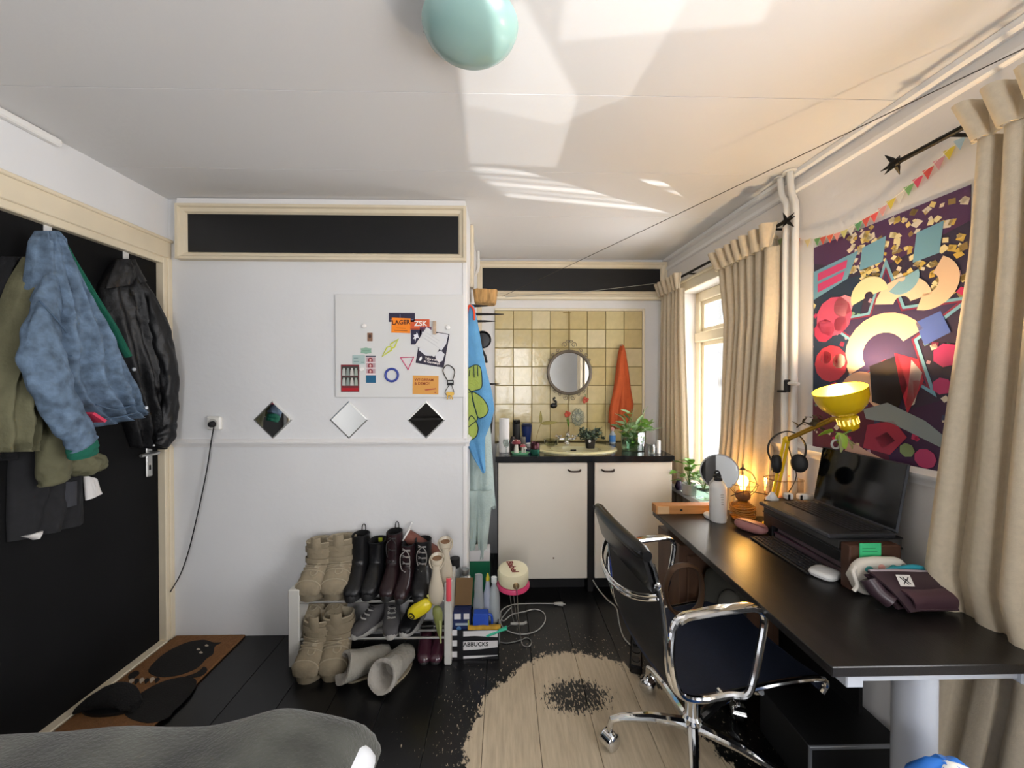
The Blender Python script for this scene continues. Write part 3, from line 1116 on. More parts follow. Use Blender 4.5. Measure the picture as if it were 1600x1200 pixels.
def cloth_over(x0, x1, y0, y1, ztop, drop, rx, seed, hump, nx=70, ny=60, wav=0.012):
    grid = []
    for i in range(ny + 1):
        row = []
        v = i / ny
        for j in range(nx + 1):
            u = j / nx
            # arc-length style parameter: the outer part hangs down
            def ax(t, a, b):
                L = b - a
                s_ = t * (L + 2 * drop) - drop
                if s_ < 0:
                    over, p = -s_, a
                elif s_ > L:
                    over, p = s_ - L, b
                else:
                    return a + s_, 0.0
                th = min(over / rx, PI / 2)
                out = rx * math.sin(th) * 0.55
                dn = rx * (1 - math.cos(th)) + max(0, over - rx * PI / 2)
                return (p - out if s_ < 0 else p + out), dn
            X, dx_ = ax(u, x0, x1)
            Y, dy_ = ax(v, y0, y1)
            z = ztop - max(dx_, dy_)
            nz = noise.noise(Vector((X * 3.1 + seed, Y * 3.4, 0))) * wav * 1.6 + noise.noise(Vector((X * 8 + seed, Y * 7, 3))) * wav * 0.7
            z += nz + hump(X, Y)
            if dx_ > 0.01:
                X += 0.03 * math.sin(Y * 9 + seed) * min(1, dx_ * 5)
            if dy_ > 0.01:
                Y += 0.02 * math.sin(X * 9 + seed) * min(1, dy_ * 5)
            row.append(Vector((X, Y, max(z, 0.02))))
        grid.append(row)
    return grid


MB().sheet(cloth_over(-1.60, -0.405, -0.80, 1.035, 0.452, 0.24, 0.10, 1.3, lambda X, Y: 0.0, 40, 50), 0.006).build('bedsheet', M_SHEET, bed, world=True, ang=60)
hump = lambda X, Y: 0.055 * math.exp(-((X + 0.60) ** 2) / 0.022 - ((Y - 1.06) ** 2) / 0.02) + 0.02 * math.exp(-((X + 0.9) ** 2) / 0.1 - ((Y - 1.05) ** 2) / 0.04)
MB().sheet(cloth_over(-1.62, -0.455, -0.60, 1.045, 0.478, 0.20, 0.13, 4.2, hump, 90, 80, 0.011), 0.012).build('blanket', M_BLANK, bed, world=True, ang=60)

# ---------------------------------------------------------------- curtains and rods
M_CURT = mat('beige_curtain_cloth', 'd3c5ac', 0.85, var=0.05, vscale=60, bump=0.15, bscale=250, translucent=0.22)


def curtain(label, rows, nf, seed, cols_per=10, nrow=34, header=0.105):
    """rows: (z, y_near, y_far, fold amplitude, distance from the wall), from the top down"""
    rs = lerp_rows(rows, nrow)
    rnd = random.Random(seed)
    ph = [rnd.uniform(-0.25, 0.25) for _ in range(nf + 2)]
    wd = [rnd.uniform(0.75, 1.25) for _ in range(nf)]
    tot = sum(wd)
    acc = [0]
    for w in wd:
        acc.append(acc[-1] + w / tot)
    nc = nf * cols_per + 1
    zt_ = rows[0][0]
    t = thing('curtain', label, 'curtain', (xr((rows[0][1] + rows[0][2]) / 2) - 0.06, (rows[0][1] + rows[0][2]) / 2, rows[-1][0]))
    def pt(z, y0, y1, amp, off, j):
        s_ = j / (nc - 1)
        k = min(nf - 1, max(0, sum(1 for a in acc[1:] if s_ > a)))
        loc = (s_ - acc[k]) / (acc[k + 1] - acc[k])
        sm = math.cos(2 * PI * loc)
        sm = math.copysign(abs(sm) ** 0.8, sm)
        dn = (zt_ - z)
        y = y0 + (y1 - y0) * s_ + 0.006 * math.sin(z * 1.6 + k * 1.7 + seed) * min(1, dn) + 0.25 * (y1 - y0) / nf * math.sin(4 * PI * loc) * 0.4
        am = amp * (0.8 + 0.4 * ph[k] * 4 * min(1, dn))
        off_ = off - am * sm + 0.004 * math.sin(z * 1.9 + k * 2.1 + seed)
        return Vector((xr(y) - max(0.006, off_), y, z))
    body, head = [], []
    for (z, y0, y1, amp, off) in rs:
        body.append([pt(z - header, y0, y1, amp, off, j) for j in range(nc)])
    MB().sheet(body, 0.004).build('drape', M_CURT, t, world=True, ang=70)
    z, y0, y1, amp, off = rs[0]
    for k in range(6):
        u = k / 5
        grow = 1 + 0.5 * (1 - u) ** 1.5
        yc_ = (y0 + y1) / 2
        head.append([pt(zt_ - header * u * 1.03, yc_ + (y0 - yc_) * (1 + 0.14 * (1 - u)), yc_ + (y1 - yc_) * (1 + 0.14 * (1 - u)), amp * (0.45 + 0.9 * (1 - u)), off + 0.030 + 0.014 * (1 - u), j) for j in range(nc)])
    MB().sheet(head, 0.006).build('pleated_heading', M_CURT, t, world=True, ang=70)
    return t


ZRD = 2.205
curtain('beige curtain bunched in the corner between the sink worktop and the window', [(ZRD + 0.02, 2.76, 3.10, 0.020, 0.085), (1.9, 2.76, 3.10, 0.026, 0.085), (1.2, 2.71, 3.12, 0.03, 0.09), (0.55, 2.68, 3.13, 0.034, 0.09), (0.15, 2.67, 3.13, 0.034, 0.09)], 6, 3)
curtain('beige curtain between the window and the white heating pipes', [(ZRD + 0.02, 1.88, 2.34, 0.026, 0.075), (1.9, 1.88, 2.27, 0.034, 0.08), (1.2, 1.93, 2.30, 0.038, 0.085), (0.8, 1.96, 2.36, 0.04, 0.09), (0.15, 1.97, 2.40, 0.042, 0.09)], 7, 5)
curtain('beige curtain hanging at the right edge of the poster down behind the desk', [(ZRD + 0.03, 0.74, 1.08, 0.032, 0.10), (1.9, 0.74, 1.10, 0.040, 0.09), (1.3, 0.72, 1.17, 0.042, 0.085), (0.95, 0.70, 1.215, 0.042, 0.08), (0.80, 0.70, 1.20, 0.03, 0.055), (0.66, 0.70, 1.24, 0.02, 0.035), (0.13, 0.72, 1.32, 0.026, 0.04)], 6, 9)
curtain('beige curtain on the far side of the bedside window, seen in the round mirror', [(ZRD + 0.02, -1.22, -0.80, 0.03, 0.09), (0.15, -1.24, -0.78, 0.04, 0.09)], 6, 14)

M_IRON = mat('black_wrought_iron', '17140f', 0.45, metal=0.6)


def rod(y0, y1, label, ends, br):
    t = thing('curtain_rod', label, 'curtain rod', (xr((y0 + y1) / 2) - 0.085, (y0 + y1) / 2, ZRD))
    MB().tube([(xr(y0) - 0.085, y0, ZRD), (xr(y1) - 0.085, y1, ZRD)], 0.0085, 10).build('pole', M_IRON, t, world=True)
    for (ye, sg) in ends:
        c = Vector((xr(ye) - 0.085, ye, ZRD))
        b = MB()
        b.lathe([(0, -0.02), (0.012, -0.016), (0.014, 0), (0.010, 0.012), (0, 0.016)], 12, T(*c) @ RX(90))
        for (dx, dz, l, dyv) in ((0, 0.0, 0.055, sg), (-0.6, 0.75, 0.045, 0.3 * sg), (0.6, 0.75, 0.045, 0.3 * sg), (-0.6, -0.75, 0.045, 0.3 * sg), (0.6, -0.75, 0.045, 0.3 * sg)):
            d = Vector((dx, dyv, dz)).normalized()
            b.tube([c, c + d * l * 0.4, c + d * l], [0.009, 0.0075, 0.0008], 6)
        b.build('star_finial', M_IRON, t, world=True)
    for yb_ in br:
        MB().tube([(xr(yb_), yb_, ZRD + 0.0), (xr(yb_) - 0.085, yb_, ZRD)], 0.006, 8).build('bracket', M_IRON, t, world=True)
    return t


rod(1.80, 3.14, 'black iron curtain rod above the sash window', [(1.80, -1)], [1.90, 2.70])
yR = atW(1400, 262, 0.085).y
rod(-1.3, yR, 'black iron rod with star finial above the upper edge of the poster', [(yR, 1)], [1.16, -1.25])

# ---------------------------------------------------------------- shoe rack
M_RACKW = mat('white_lacquered_wood', 'c2c0b9', 0.4, var=0.03)
RY0, RY1 = 1.945, 2.185
RXA, RXB = atY(450, 980, RY0).x, atY(705, 970, RY0).x
rack = thing('shoe_rack', 'low shoe rack with white side panels and steel rods against the closet', 'shoe rack', ((RXA + RXB) / 2, (RY0 + RY1) / 2, 0))
zl, zrr = atY(458, 922, RY0).z, atY(700, 912, RY0).z
MB().bx(RXA, RXA + 0.055, RY0, RY1, 0, zl, 0.004).build('side_panel', M_RACKW, rack, world=True, ang=0)
MB().bx(RXB - 0.036, RXB, RY0, RY1, 0, zrr, 0.004).build('side_panel', M_RACKW, rack, world=True, ang=0)
ZS2, ZS1 = 0.325, 0.135
for (yy, zz) in ((RY0 + 0.012, ZS2), (RY1 - 0.05, ZS2 - 0.01), (RY0 + 0.10, ZS2 - 0.005), (RY0 + 0.012, ZS1), (RY1 - 0.07, ZS1 - 0.045), (RY0 + 0.10, ZS1 - 0.02)):
    MB().tube([(RXA + 0.05, yy, zz), (RXB - 0.03, yy, zz)], 0.0062, 10).build('rod', M_ALU, rack, world=True)
# ================================================================ coats on the door
def sm(p, k):
    return p


def garment_part(name, parent, rows, xback, m, nfold=5, famp=0.014, seed=0, nrow=46, nseg=44, xs=None, thick_pow=0.55, sub=None):
    """rows: (py_left, px_left, py_right, px_right, thickness). A closed cloth volume hanging in front of the door."""
    rs = lerp_rows([(i, *r) for i, r in enumerate(rows)], nrow)
    # smooth the interpolated rows a little
    rs = [tuple((rs[max(0, i - 1)][k] + 2 * rs[i][k] + rs[min(nrow - 1, i + 1)][k]) / 4 for k in range(len(rs[0]))) for i in range(nrow)]
    rings = []
    for i, (_, pl, xl, pr, xr_, th) in enumerate(rs):
        xmid = xback + th * 0.6
        A, B = atX(xl, pl, xmid), atX(xr_, pr, xmid)
        ring = []
        v = i / (nrow - 1)
        for j in range(nseg):
            s_ = j / (nseg - 1)
            P = A.lerp(B, s_)
            bul = max(0.0, math.sin(PI * s_)) ** thick_pow
            fold = math.sin(2 * PI * nfold * (s_ + 0.10 * math.sin(v * 3 + seed)) + seed) * famp * (0.3 + v) * min(1, 4 * s_ * (1 - s_) + 0.15)
            fold += noise.noise(Vector((s_ * 4 + seed, v * 5, seed * 2))) * famp * 1.3
            fold += (abs(noise.noise(Vector((s_ * 7 + v * 6 + seed, v * 3.5 - s_ * 3, seed)))) - 0.2) * famp * -1.6
            fold += noise.noise(Vector((s_ * 16, v * 18, seed + 4))) * famp * 0.35
            P.x = xback + 0.004 + th * bul + fold * bul
            P.x = max(P.x, xback + 0.003)
            ring.append(P)
        for j in range(7):
            s_ = 1 - j / 6
            P = A.lerp(B, s_ * 0.98 + 0.01)
            P.x = xback
            ring.append(P)
        rings.append(ring)
    return MB().loft(rings).build(name, m, parent, world=True, ang=80)


def sleeve(name, parent, pts, m, seed=0, rings=22, seg=32, wr=0.10, flat=0.75):
    """pts: (px, py, X, radius)"""
    P = [atX(a, b_, X) for a, b_, X, r in pts]
    rr_ = [r for *_, r in pts]
    path = spline(P, 10)
    n = len(path)
    rad = [x[1] for x in lerp_rows([(i, r) for i, r in enumerate(rr_)], n)]
    b = MB()
    out = []
    a, bb, _ = frame_of(path[1] - path[0])
    for i in range(n):
        t = (path[min(i + 1, n - 1)] - path[max(i - 1, 0)]).normalized()
        a = Vector((1, 0, 0))
        a = (a - t * a.dot(t)).normalized()
        bb = t.cross(a)
        ring = []
        for k in range(seg):
            an = 2 * PI * k / seg
            w = 1 - wr * 1.6 * abs(noise.noise(Vector((math.cos(an) * 1.5 + seed, math.sin(an) * 1.5 + i * 0.05, i * 0.16)))) + wr * 0.35 * math.sin(i * 0.9 + 2.5 * math.sin(an * 2 + seed)) + wr * 1.8 * noise.noise(Vector((math.cos(an) + seed, math.sin(an), i * 0.15)))
            ring.append(path[i] + (a * math.cos(an) * flat + bb * math.sin(an)) * rad[i] * w)
        out.append(ring)
    return b.loft(out).build(name, m, parent, world=True, ang=80)


XD = XL - 0.021
M_DENIM = mat('washed_blue_denim', '5a6d82', 0.85, var=0.42, vscale=26, bump=0.9, bscale=22)
M_DENIMD = mat('dark_denim_stitch', '44586e', 0.85, var=0.2, vscale=20)
M_TEAL = mat('teal_ribbed_knit', '125c49', 0.9, bump=0.3, bscale=60)
M_KHAKI = mat('khaki_cotton', '626048', 0.85, var=0.15, vscale=12, bump=0.9, bscale=16)
M_GREYC = mat('dark_grey_wool', '1d1d1f', 0.9, var=0.15, vscale=40)
M_LEATH = mat('black_leather', '0e0e10', 0.48, var=0.2, vscale=20, bump=0.4, bscale=35)
M_WHITEF = mat('white_satin_lining', 'd8d5d2', 0.45)
M_BUTTON = mat('metal_button', 'c9cdd0', 0.3, metal=0.9)


def hook(px, py, label):
    p = atX(px, py, XD + 0.003)
    t = thing('door_hook', label, 'hook', (p.x, p.y, p.z - 0.05))
    b = MB()
    b.bx(XD, XD + 0.003, p.y - 0.014, p.y + 0.014, p.z - 0.06, ZD - 0.004)
    b.tube([(XD + 0.002, p.y, p.z - 0.055), (XD + 0.03, p.y, p.z - 0.075), (XD + 0.05, p.y, p.z - 0.06), (XD + 0.055, p.y, p.z - 0.03)], 0.006, 8)
    b.build('hook_strap', mat('white_steel', 'cfcfcd', 0.4), t, world=True)
    return p


hook(75, 372, 'white over-door hook holding the blue denim jacket')
hook(197, 405, 'white over-door hook holding the black leather jacket')

# dark coat at the very edge
t = thing('wool_coat', 'black wool coat hanging at the far end of the door behind the khaki jacket', 'coat', (XD + 0.05, 1.42, 1.2))
garment_part('coat_body', t, [(400, 10, 400, 45, 0.03), (430, -15, 430, 58, 0.05), (520, -40, 520, 70, 0.06), (700, -60, 700, 40, 0.06), (720, -60, 720, 38, 0.05)], XD, mat('black_wool', '141416', 0.9, var=0.2, vscale=30), 3, 0.012, 2)
# grey coat
t = thing('grey_coat', 'long dark grey coat with white lining, lowest of the coats on the door', 'coat', (XD + 0.05, 1.55, 0.95))
garment_part('coat_body', t, [(520, 30, 520, 90, 0.03), (600, 26, 600, 120, 0.045), (700, 24, 700, 133, 0.05), (770, 21, 765, 137, 0.05), (815, 19, 792, 137, 0.045), (848, 18, 818, 136, 0.035)], XD, M_GREYC, 3, 0.010, 4)
garment_part('coat_lining', t, [(742, 132, 748, 153, 0.012), (762, 134, 765, 158, 0.014), (783, 135, 771, 161, 0.012)], XD + 0.01, M_WHITEF, 1, 0.002, 1, nrow=10)
garment_part('coat_lining', t, [(838, 36, 829, 70, 0.02), (841, 48, 833, 68, 0.022), (844, 56, 838, 62, 0.02)], XD + 0.03, M_WHITEF, 1, 0.001, 1, nrow=8)
garment_part('coat_pocket', t, [(752, 98, 750, 121, 0.012), (775, 99, 771, 121, 0.012), (795, 101, 790, 120, 0.008)], XD + 0.045, mat('grey_pocket', '37383d', 0.9), 1, 0.001, 1, nrow=8)

# khaki jacket
t = thing('khaki_jacket', 'khaki quilted cotton jacket hanging behind the denim jacket', 'jacket', (XD + 0.1, 1.42, 1.15))
garment_part('jacket_body', t, [(400, 48, 400, 62, 0.05), (440, 32, 440, 64, 0.085), (500, 14, 500, 62, 0.10), (570, 0, 570, 66, 0.115), (630, -25, 630, 72, 0.12), (690, -30, 690, 68, 0.115), (708, -30, 705, 66, 0.09)], XD + 0.055, M_KHAKI, 4, 0.016, 6)
sleeve('sleeve', t, [(60, 500, XD + 0.08, 0.012), (66, 560, XD + 0.10, 0.05), (76, 620, XD + 0.115, 0.056), (84, 680, XD + 0.115, 0.056), (86, 738, XD + 0.105, 0.052), (87, 752, XD + 0.10, 0.05)], M_KHAKI, 3)
sleeve('hem', t, [(104, 724, XD + 0.085, 0.04), (118, 726, XD + 0.09, 0.045), (138, 727, XD + 0.09, 0.046), (152, 722, XD + 0.08, 0.036), (160, 728, XD + 0.07, 0.03)], M_KHAKI, 5, wr=0.16)

# black leather jacket
t = thing('leather_jacket', 'black leather jacket hanging closest to the door handle', 'jacket', (XD + 0.08, 1.85, 1.15))
garment_part('jacket_body', t, [(404, 188, 404, 208, 0.03), (420, 176, 418, 218, 0.06), (450, 166, 448, 232, 0.085), (500, 168, 498, 248, 0.095), (560, 176, 560, 262, 0.10), (620, 196, 625, 266, 0.095), (668, 208, 672, 266, 0.085), (700, 214, 704, 262, 0.06)], XD, M_LEATH, 5, 0.016, 8)
sleeve('sleeve', t, [(222, 440, XD + 0.07, 0.01), (236, 470, XD + 0.09, 0.030), (252, 520, XD + 0.115, 0.05), (261, 570, XD + 0.115, 0.050), (266, 620, XD + 0.11, 0.046), (262, 662, XD + 0.10, 0.042)], M_LEATH, 2, wr=0.14)
sleeve('cuff', t, [(264, 655, XD + 0.10, 0.044), (260, 680, XD + 0.10, 0.046), (250, 697, XD + 0.09, 0.035)], M_LEATH, 7, wr=0.16)
garment_part('collar', t, [(404, 186, 404, 212, 0.02), (425, 178, 420, 222, 0.03), (452, 166, 440, 232, 0.02)], XD + 0.065, M_LEATH, 2, 0.006, 3, nrow=12)
p = atX(240, 696, XD + 0.135)
MB().ball(p, 0.006, 10, 6).build('snap_button', M_BUTTON, t, world=True)

# denim jacket
t = thing('denim_jacket', 'washed blue denim jacket with teal cuffs and lining, hung in front', 'jacket', (XD + 0.16, 1.6, 1.15))
XJ = XD + 0.10
garment_part('jacket_body', t, [(360, 64, 360, 90, 0.04), (378, 60, 374, 101, 0.07), (425, 62, 420, 127, 0.10), (470, 60, 465, 152, 0.12), (520, 50, 512, 183, 0.135), (560, 47, 553, 205, 0.14), (600, 56, 590, 221, 0.135), (630, 90, 622, 234, 0.12), (652, 128, 640, 240, 0.09), (668, 160, 644, 240, 0.06)], XJ, M_DENIM, 5, 0.020, 5, nrow=70, nseg=64)
garment_part('lining', t, [(362, 84, 361, 93, 0.02), (400, 104, 398, 114, 0.02), (450, 134, 448, 144, 0.02), (510, 172, 506, 181, 0.02), (560, 198, 556, 207, 0.015)], XJ + 0.005, M_TEAL, 1, 0.003, 1)
sleeve('sleeve', t, [(84, 425, XJ + 0.06, 0.012), (76, 465, XJ + 0.085, 0.040), (66, 530, XJ + 0.115, 0.056), (76, 585, XJ + 0.135, 0.066), (98, 640, XJ + 0.135, 0.064), (120, 680, XJ + 0.13, 0.056), (128, 694, XJ + 0.125, 0.052)], M_DENIM, 1, wr=0.13)
sleeve('cuff', t, [(128, 690, XJ + 0.125, 0.050), (129, 700, XJ + 0.125, 0.052), (130, 711, XJ + 0.12, 0.048)], M_TEAL, 0, wr=0.03)
A = [atX(a, c, XJ + 0.15) for a, c in ((136, 647), (140, 644), (160, 657), (156, 660))]
cen = sum(A, Vector()) / 4
MB().loft([[p + Vector((0.02, 0, 0)) for p in A], [p - Vector((0.05, 0, 0)) for p in A]]).build('pocket_trim', mat('red_piping', 'c43350', 0.7), t, world=True, ang=0)
for (a, c) in ((228, 637), (209, 577)):
    MB().lathe([(0, 0), (0.009, 0), (0.008, 0.004), (0, 0.005)], 12, T(*atX(a, c, XJ + 0.115)) @ RY(90)).build('button', M_BUTTON, t, world=True)
# stitched seams on the front
for pts in (((62, 470), (85, 495), (105, 520)), ((57, 548), (80, 560), (112, 556)), ((150, 632), (180, 640), (212, 632)), ((160, 655), (185, 652), (214, 645))):
    MB().tube(spline([atX(a, c, XJ + 0.148 - 0.0004 * max(0, a - 150)) for a, c in pts], 4), 0.0035, 6).build('seam', M_DENIMD, t, world=True)

# ---------------------------------------------------------------- doormat
M_COIR = mat('coir_brown', '7a5330', 0.95, var=0.15, vscale=60, bump=0.5, bscale=200)
M_PRINT = mat('black_mat_print', '171513', 0.95, bump=0.4, bscale=200)
M_PRINTG = mat('grey_mat_print', 'b9aa96', 0.95)
x0m, x1m, y1m = XL + 0.03, atZ(383, 995, 0).x, atZ(330, 995, 0).y
mt = thing('doormat', 'brown coir doormat with black cat print lying at the door', 'doormat', (x0m + 0.2, y1m - 0.35, 0.0))
MB().bx(x0m, x1m, y1m - 0.72, y1m, 0.001, 0.012, 0.003).build('mat', M_COIR, mt, world=True, ang=0)


def print_poly(name, px, m, z, parent, close=True):
    pts = [atZ(a, c, z) for a, c in px]
    pts = spline(pts, 4, True)
    b = MB()
    b.loft([[Vector((p.x, p.y, z)) for p in pts], [Vector((p.x, p.y, z + 0.0012)) for p in pts]])
    return b.build(name, m, parent, world=True, ang=0)


print_poly('cat_body_print', [(232, 1050), (240, 1036), (262, 1018), (292, 1004), (318, 1000), (334, 1004), (346, 1004), (336, 1010), (334, 1019), (332, 1023), (322, 1030), (308, 1044), (280, 1055), (250, 1058)], M_PRINT, 0.0122, mt)
print_poly('cat_body_print', [(196, 1118), (204, 1098), (222, 1082), (252, 1066), (284, 1058), (303, 1060), (307, 1068), (300, 1082), (284, 1100), (272, 1110), (262, 1122), (230, 1130)], M_PRINT, 0.0122, mt)
print_poly('tail_print', [(288, 1058), (305, 1052), (314, 1046), (318, 1042), (323, 1044), (323, 1050), (315, 1056), (303, 1059)], M_PRINT, 0.0122, mt)
print_poly('paw_print', [(200, 1058), (204, 1052), (214, 1048), (218, 1052), (212, 1058), (204, 1062)], M_PRINT, 0.0122, mt)
for k in range(6):
    ox, oy = 202 + k * 8, 1063 + (k % 2) * 1.0 - k * 0.5
    print_poly('stripe_print', [(ox, oy), (ox + 5, oy - 3), (ox + 8, oy + 0), (ox + 4, oy + 4), (ox + 1, oy + 6)], M_PRINT if k % 2 else M_PRINTG, 0.0122, mt)
for (a, c) in ((309, 1015), (322, 1009), (313, 1020)):
    print_poly('face_print', [(a - 2, c), (a + 1, c - 2), (a + 4, c), (a + 1, c + 1)], M_PRINTG, 0.0135, mt)
# dark fluffy slipper on the mat
pf = atZ(168, 1105, 0.03)
t = thing('fluffy_slipper', 'black fluffy slipper lying on the doormat beside the bed', 'slipper', (pf.x, pf.y, 0.013))
b = MB()
rg = []
for i in range(13):
    u = i / 12
    w = 0.055 * (math.sin(PI * (0.08 + 0.84 * u)) ** 0.5)
    hgt = 0.03 + 0.05 * math.sin(PI * min(1, u * 1.2)) ** 0.8
    c = Vector((-0.12 + 0.24 * u, 0.04 * math.sin(u * 3), 0))
    rg.append([c + Vector((0, w * math.cos(a), max(0.0, hgt * 0.5 + hgt * 0.5 * math.sin(a) + 0.004 * noise.noise(Vector((i, a * 3, 0)))))) for a in [2 * PI * k / 16 for k in range(16)]])
b.loft(rg)
b.build('upper', mat('black_fur', '0f0e0e', 0.95, bump=0.8, bscale=120), t)
MB().loft([[Vector((-0.12 + 0.24 * (0.5 + 0.5 * math.cos(a)), 0.02 + 0.052 * math.sin(a), z)) for a in [2 * PI * k / 20 for k in range(20)]] for z in (0.0, 0.012)]).build('sole', M_RUB, t)

# ================================================================ wall socket, cable
ps = atY(336, 661, YP - 0.01)
t = thing('wall_socket', 'white wall socket with a black plug above the dado rail', 'socket', (ps.x, YP, ps.z))
M_SOCK = mat('white_plastic', 'dfddd6', 0.35)
b = MB()
b.box((0, -0.012, 0), (0.078, 0.024, 0.078), 0.008)
b.build('socket_plate', M_SOCK, t)
MB().lathe([(0, 0.0), (0.024, 0.0), (0.026, 0.004), (0.024, 0.005), (0, 0.001)], 24, T(0, -0.0245, 0) @ RX(90)).build('socket_well', mat('socket_shade', 'b8b6ae', 0.5), t)
t2 = thing('power_cable', 'thin black cable hanging from the wall socket to the door frame', 'cable', (ps.x, YP - 0.03, 0.4))
b = MB()
b.lathe([(0, 0), (0.018, 0), (0.016, 0.02), (0.008, 0.03), (0, 0.032)], 14, T(ps.x + 0.002, YP - 0.026, ps.z - 0.004) @ RX(90))
b.build('plug', M_BLKM, t2, world=True)
cpx = [(334, 668), (330, 690), (324, 730), (316, 770), (306, 815), (295, 860), (283, 895), (272, 915), (266, 925)]
MB().tube(spline([atY(a, c, YP - 0.03 - (0.0 if i else 0.02)) for i, (a, c) in enumerate(cpx)], 4), 0.0032, 6).build('cord', M_BLKM, t2, world=True)

# ================================================================ magnetic whiteboard and what hangs on it
YW = YP - 0.014
bl, br_, bt, bb_ = atY(524, 540, YW).x, atY(725, 540, YW).x, atY(620, 460, YW).z, atY(620, 621, YW).z
wb = thing('whiteboard', 'large frameless white magnetic board on the closet front', 'whiteboard', ((bl + br_) / 2, YW, bb_))
MB().bx(bl, br_, YW, YP - 0.001, bb_, bt, 0.002).build('board', mat('white_enamel_board', 'd8d8d6', 0.35), wb, world=True, ang=0)


def card(name, px0, py0, px1, py1, col, label, cat, rot=0.0, layer=1, group=None, rough=0.6, material=None):
    """a flat printed piece standing on the board: returns the root (origin at its centre, x right, z up) and its size"""
    y = YW - 0.0016 * layer
    c = atY((px0 + px1) / 2, (py0 + py1) / 2, y)
    w = (px1 - px0) / 600 * y
    h = (py1 - py0) / 600 * y
    t = thing(name, label, cat, (c.x, y, c.z), group=group, rot=(0, R(rot), 0))
    MB().bx(-w / 2, w / 2, -0.0006, 0.0006, -h / 2, h / 2).build('card', material or mat('print_' + col, col, rough), t, ang=0)
    return t, w, h


def ink(t, rects, col, name='print', d=0.0009, polys=None):
    b = MB()
    for (x0, x1, z0, z1) in rects:
        b.bx(x0, x1, -d, -0.0004, z0, z1)
    for poly in (polys or []):
        b.prism(poly, 0.0004, RX(90), z0=0.0006)
    return b.build(name, mat('ink_' + col, col, 0.6), t, ang=0)


TXT = RX(90)
t, w, h = card('postcard', 608, 489, 648, 503, '2c2840', 'narrow dark blue postcard behind the orange flyer', 'postcard', layer=1)
ink(t, [(-w * 0.45, w * 0.45, -h * 0.3, -h * 0.18), (-0.012, -0.008, -h * 0.3, h * 0.35)], '6a6684')
t, w, h = card('flyer', 612, 497, 641, 520, 'f58a1c', 'bright orange flyer with dark lettering', 'flyer', rot=2, layer=2)
text_mesh('LAGER', 0.034, T(0.0, -0.0012, h * 0.2) @ RY(-4) @ TXT, 'lettering', mat('ink_4a1d10', '4a1d10', 0.6), t, 0.0003)
ink(t, [(-w * 0.25, w * 0.25, -h * 0.2, -h * 0.17), (-w * 0.35, w * 0.35, -h * 0.36, -h * 0.32)], '8a4a16')
t, w, h = card('sticker', 640, 499, 671, 515, 'd2572c', 'red-orange sticker with white block lettering', 'sticker', layer=1)
text_mesh('ZSK', 0.040, T(0.006, -0.0010, 0.004) @ TXT, 'lettering', mat('ink_f0e8e2', 'f0e8e2', 0.6), t, 0.0003)
ink(t, [(-w * 0.45, w * 0.45, -h * 0.45, -h * 0.4)], '7a2c1c')
t, w, h = card('postcard', 642, 515, 658, 538, '262440', 'small navy card with a white leaping animal', 'postcard', layer=1)
ink(t, [], 'e8e8ee', 'animal_print', polys=[[(-0.018, -0.012), (-0.008, 0.002), (-0.014, 0.012), (0.002, 0.016), (0.004, 0.028), (0.010, 0.018), (0.014, 0.002), (0.016, -0.008), (0.008, -0.004), (0.0, -0.008), (-0.004, -0.026), (-0.008, -0.010)]])
t, w, h = card('card', 656, 511, 674, 532, 'b8484e', 'red and plum card half hidden by the folded note', 'card', rot=0, layer=1)
ink(t, [(-w / 2, w / 2, h * 0.3, h / 2)], '6e3e5c')
t, w, h = card('postcard', 654, 518, 698, 571, '2b2638', 'large tilted navy postcard with white shapes and lettering', 'postcard', rot=10, layer=2)
ink(t, [], 'd9d9dd', 'white_shape_print', polys=[[(-w * 0.46, -h * 0.12), (-w * 0.2, -h * 0.24), (0.0, -h * 0.22), (0.02, -h * 0.1), (w * 0.05, h * 0.1), (w * 0.32, -h * 0.02), (w * 0.44, h * 0.2), (w * 0.46, h * 0.48), (w * 0.1, h * 0.48), (-w * 0.1, h * 0.4), (-w * 0.46, h * 0.44)],
                                            [(w * 0.12, -h * 0.12), (w * 0.3, -h * 0.02), (w * 0.45, -h * 0.1), (w * 0.42, -h * 0.3), (w * 0.3, -h * 0.38), (w * 0.16, -h * 0.25)]])
text_mesh('Take a shot\nat Germany!', 0.018, T(w * 0.06, -0.0012, -h * 0.36) @ TXT, 'lettering', MATS['ink_f0e8e2'], t, 0.0003)
ink(t, [], 'f4f4f4', 'logo_print', polys=[[(-w * 0.40, -h * 0.42), (-w * 0.39, -h * 0.33), (-w * 0.33, -h * 0.28), (-w * 0.31, -h * 0.34), (-w * 0.33, -h * 0.42)]])
t, w, h = card('note', 655, 518, 690, 551, 'd9d9d8', 'folded white paper note pegged over the navy postcard', 'note', rot=33, layer=4)
ink(t, [(-w * 0.35, w * 0.3, k * 0.008, k * 0.008 + 0.0015) for k in (0, 2, 4)], 'b6b6b8')
ink(t, [(-w * 0.5, w * 0.5, -0.003, -0.001)], 'c4c4c6', 'fold')
c = atY(679, 512, YW - 0.012)
t = thing('clothes_peg', 'small wooden clothes peg holding the folded note', 'clothes peg', c)
M_PEG = mat('pale_peg_wood', 'c3a98f', 0.6, var=0.15, vscale=40)
for dy in (-0.005, 0.001):
    MB().box((0, dy, 0), (0.017, 0.0045, 0.075), 0.0015, RX(3 if dy < 0 else -3)).build('jaw', M_PEG, t)
MB().tube([(-0.009, -0.002, 0.005), (0.009, -0.002, 0.005)], 0.003, 8).build('spring', M_ALU, t)
t, w, h = card('photo_print', 574, 520, 582, 533, '8a6650', 'tiny brown portrait snapshot in the upper half of the board', 'photo', layer=1)
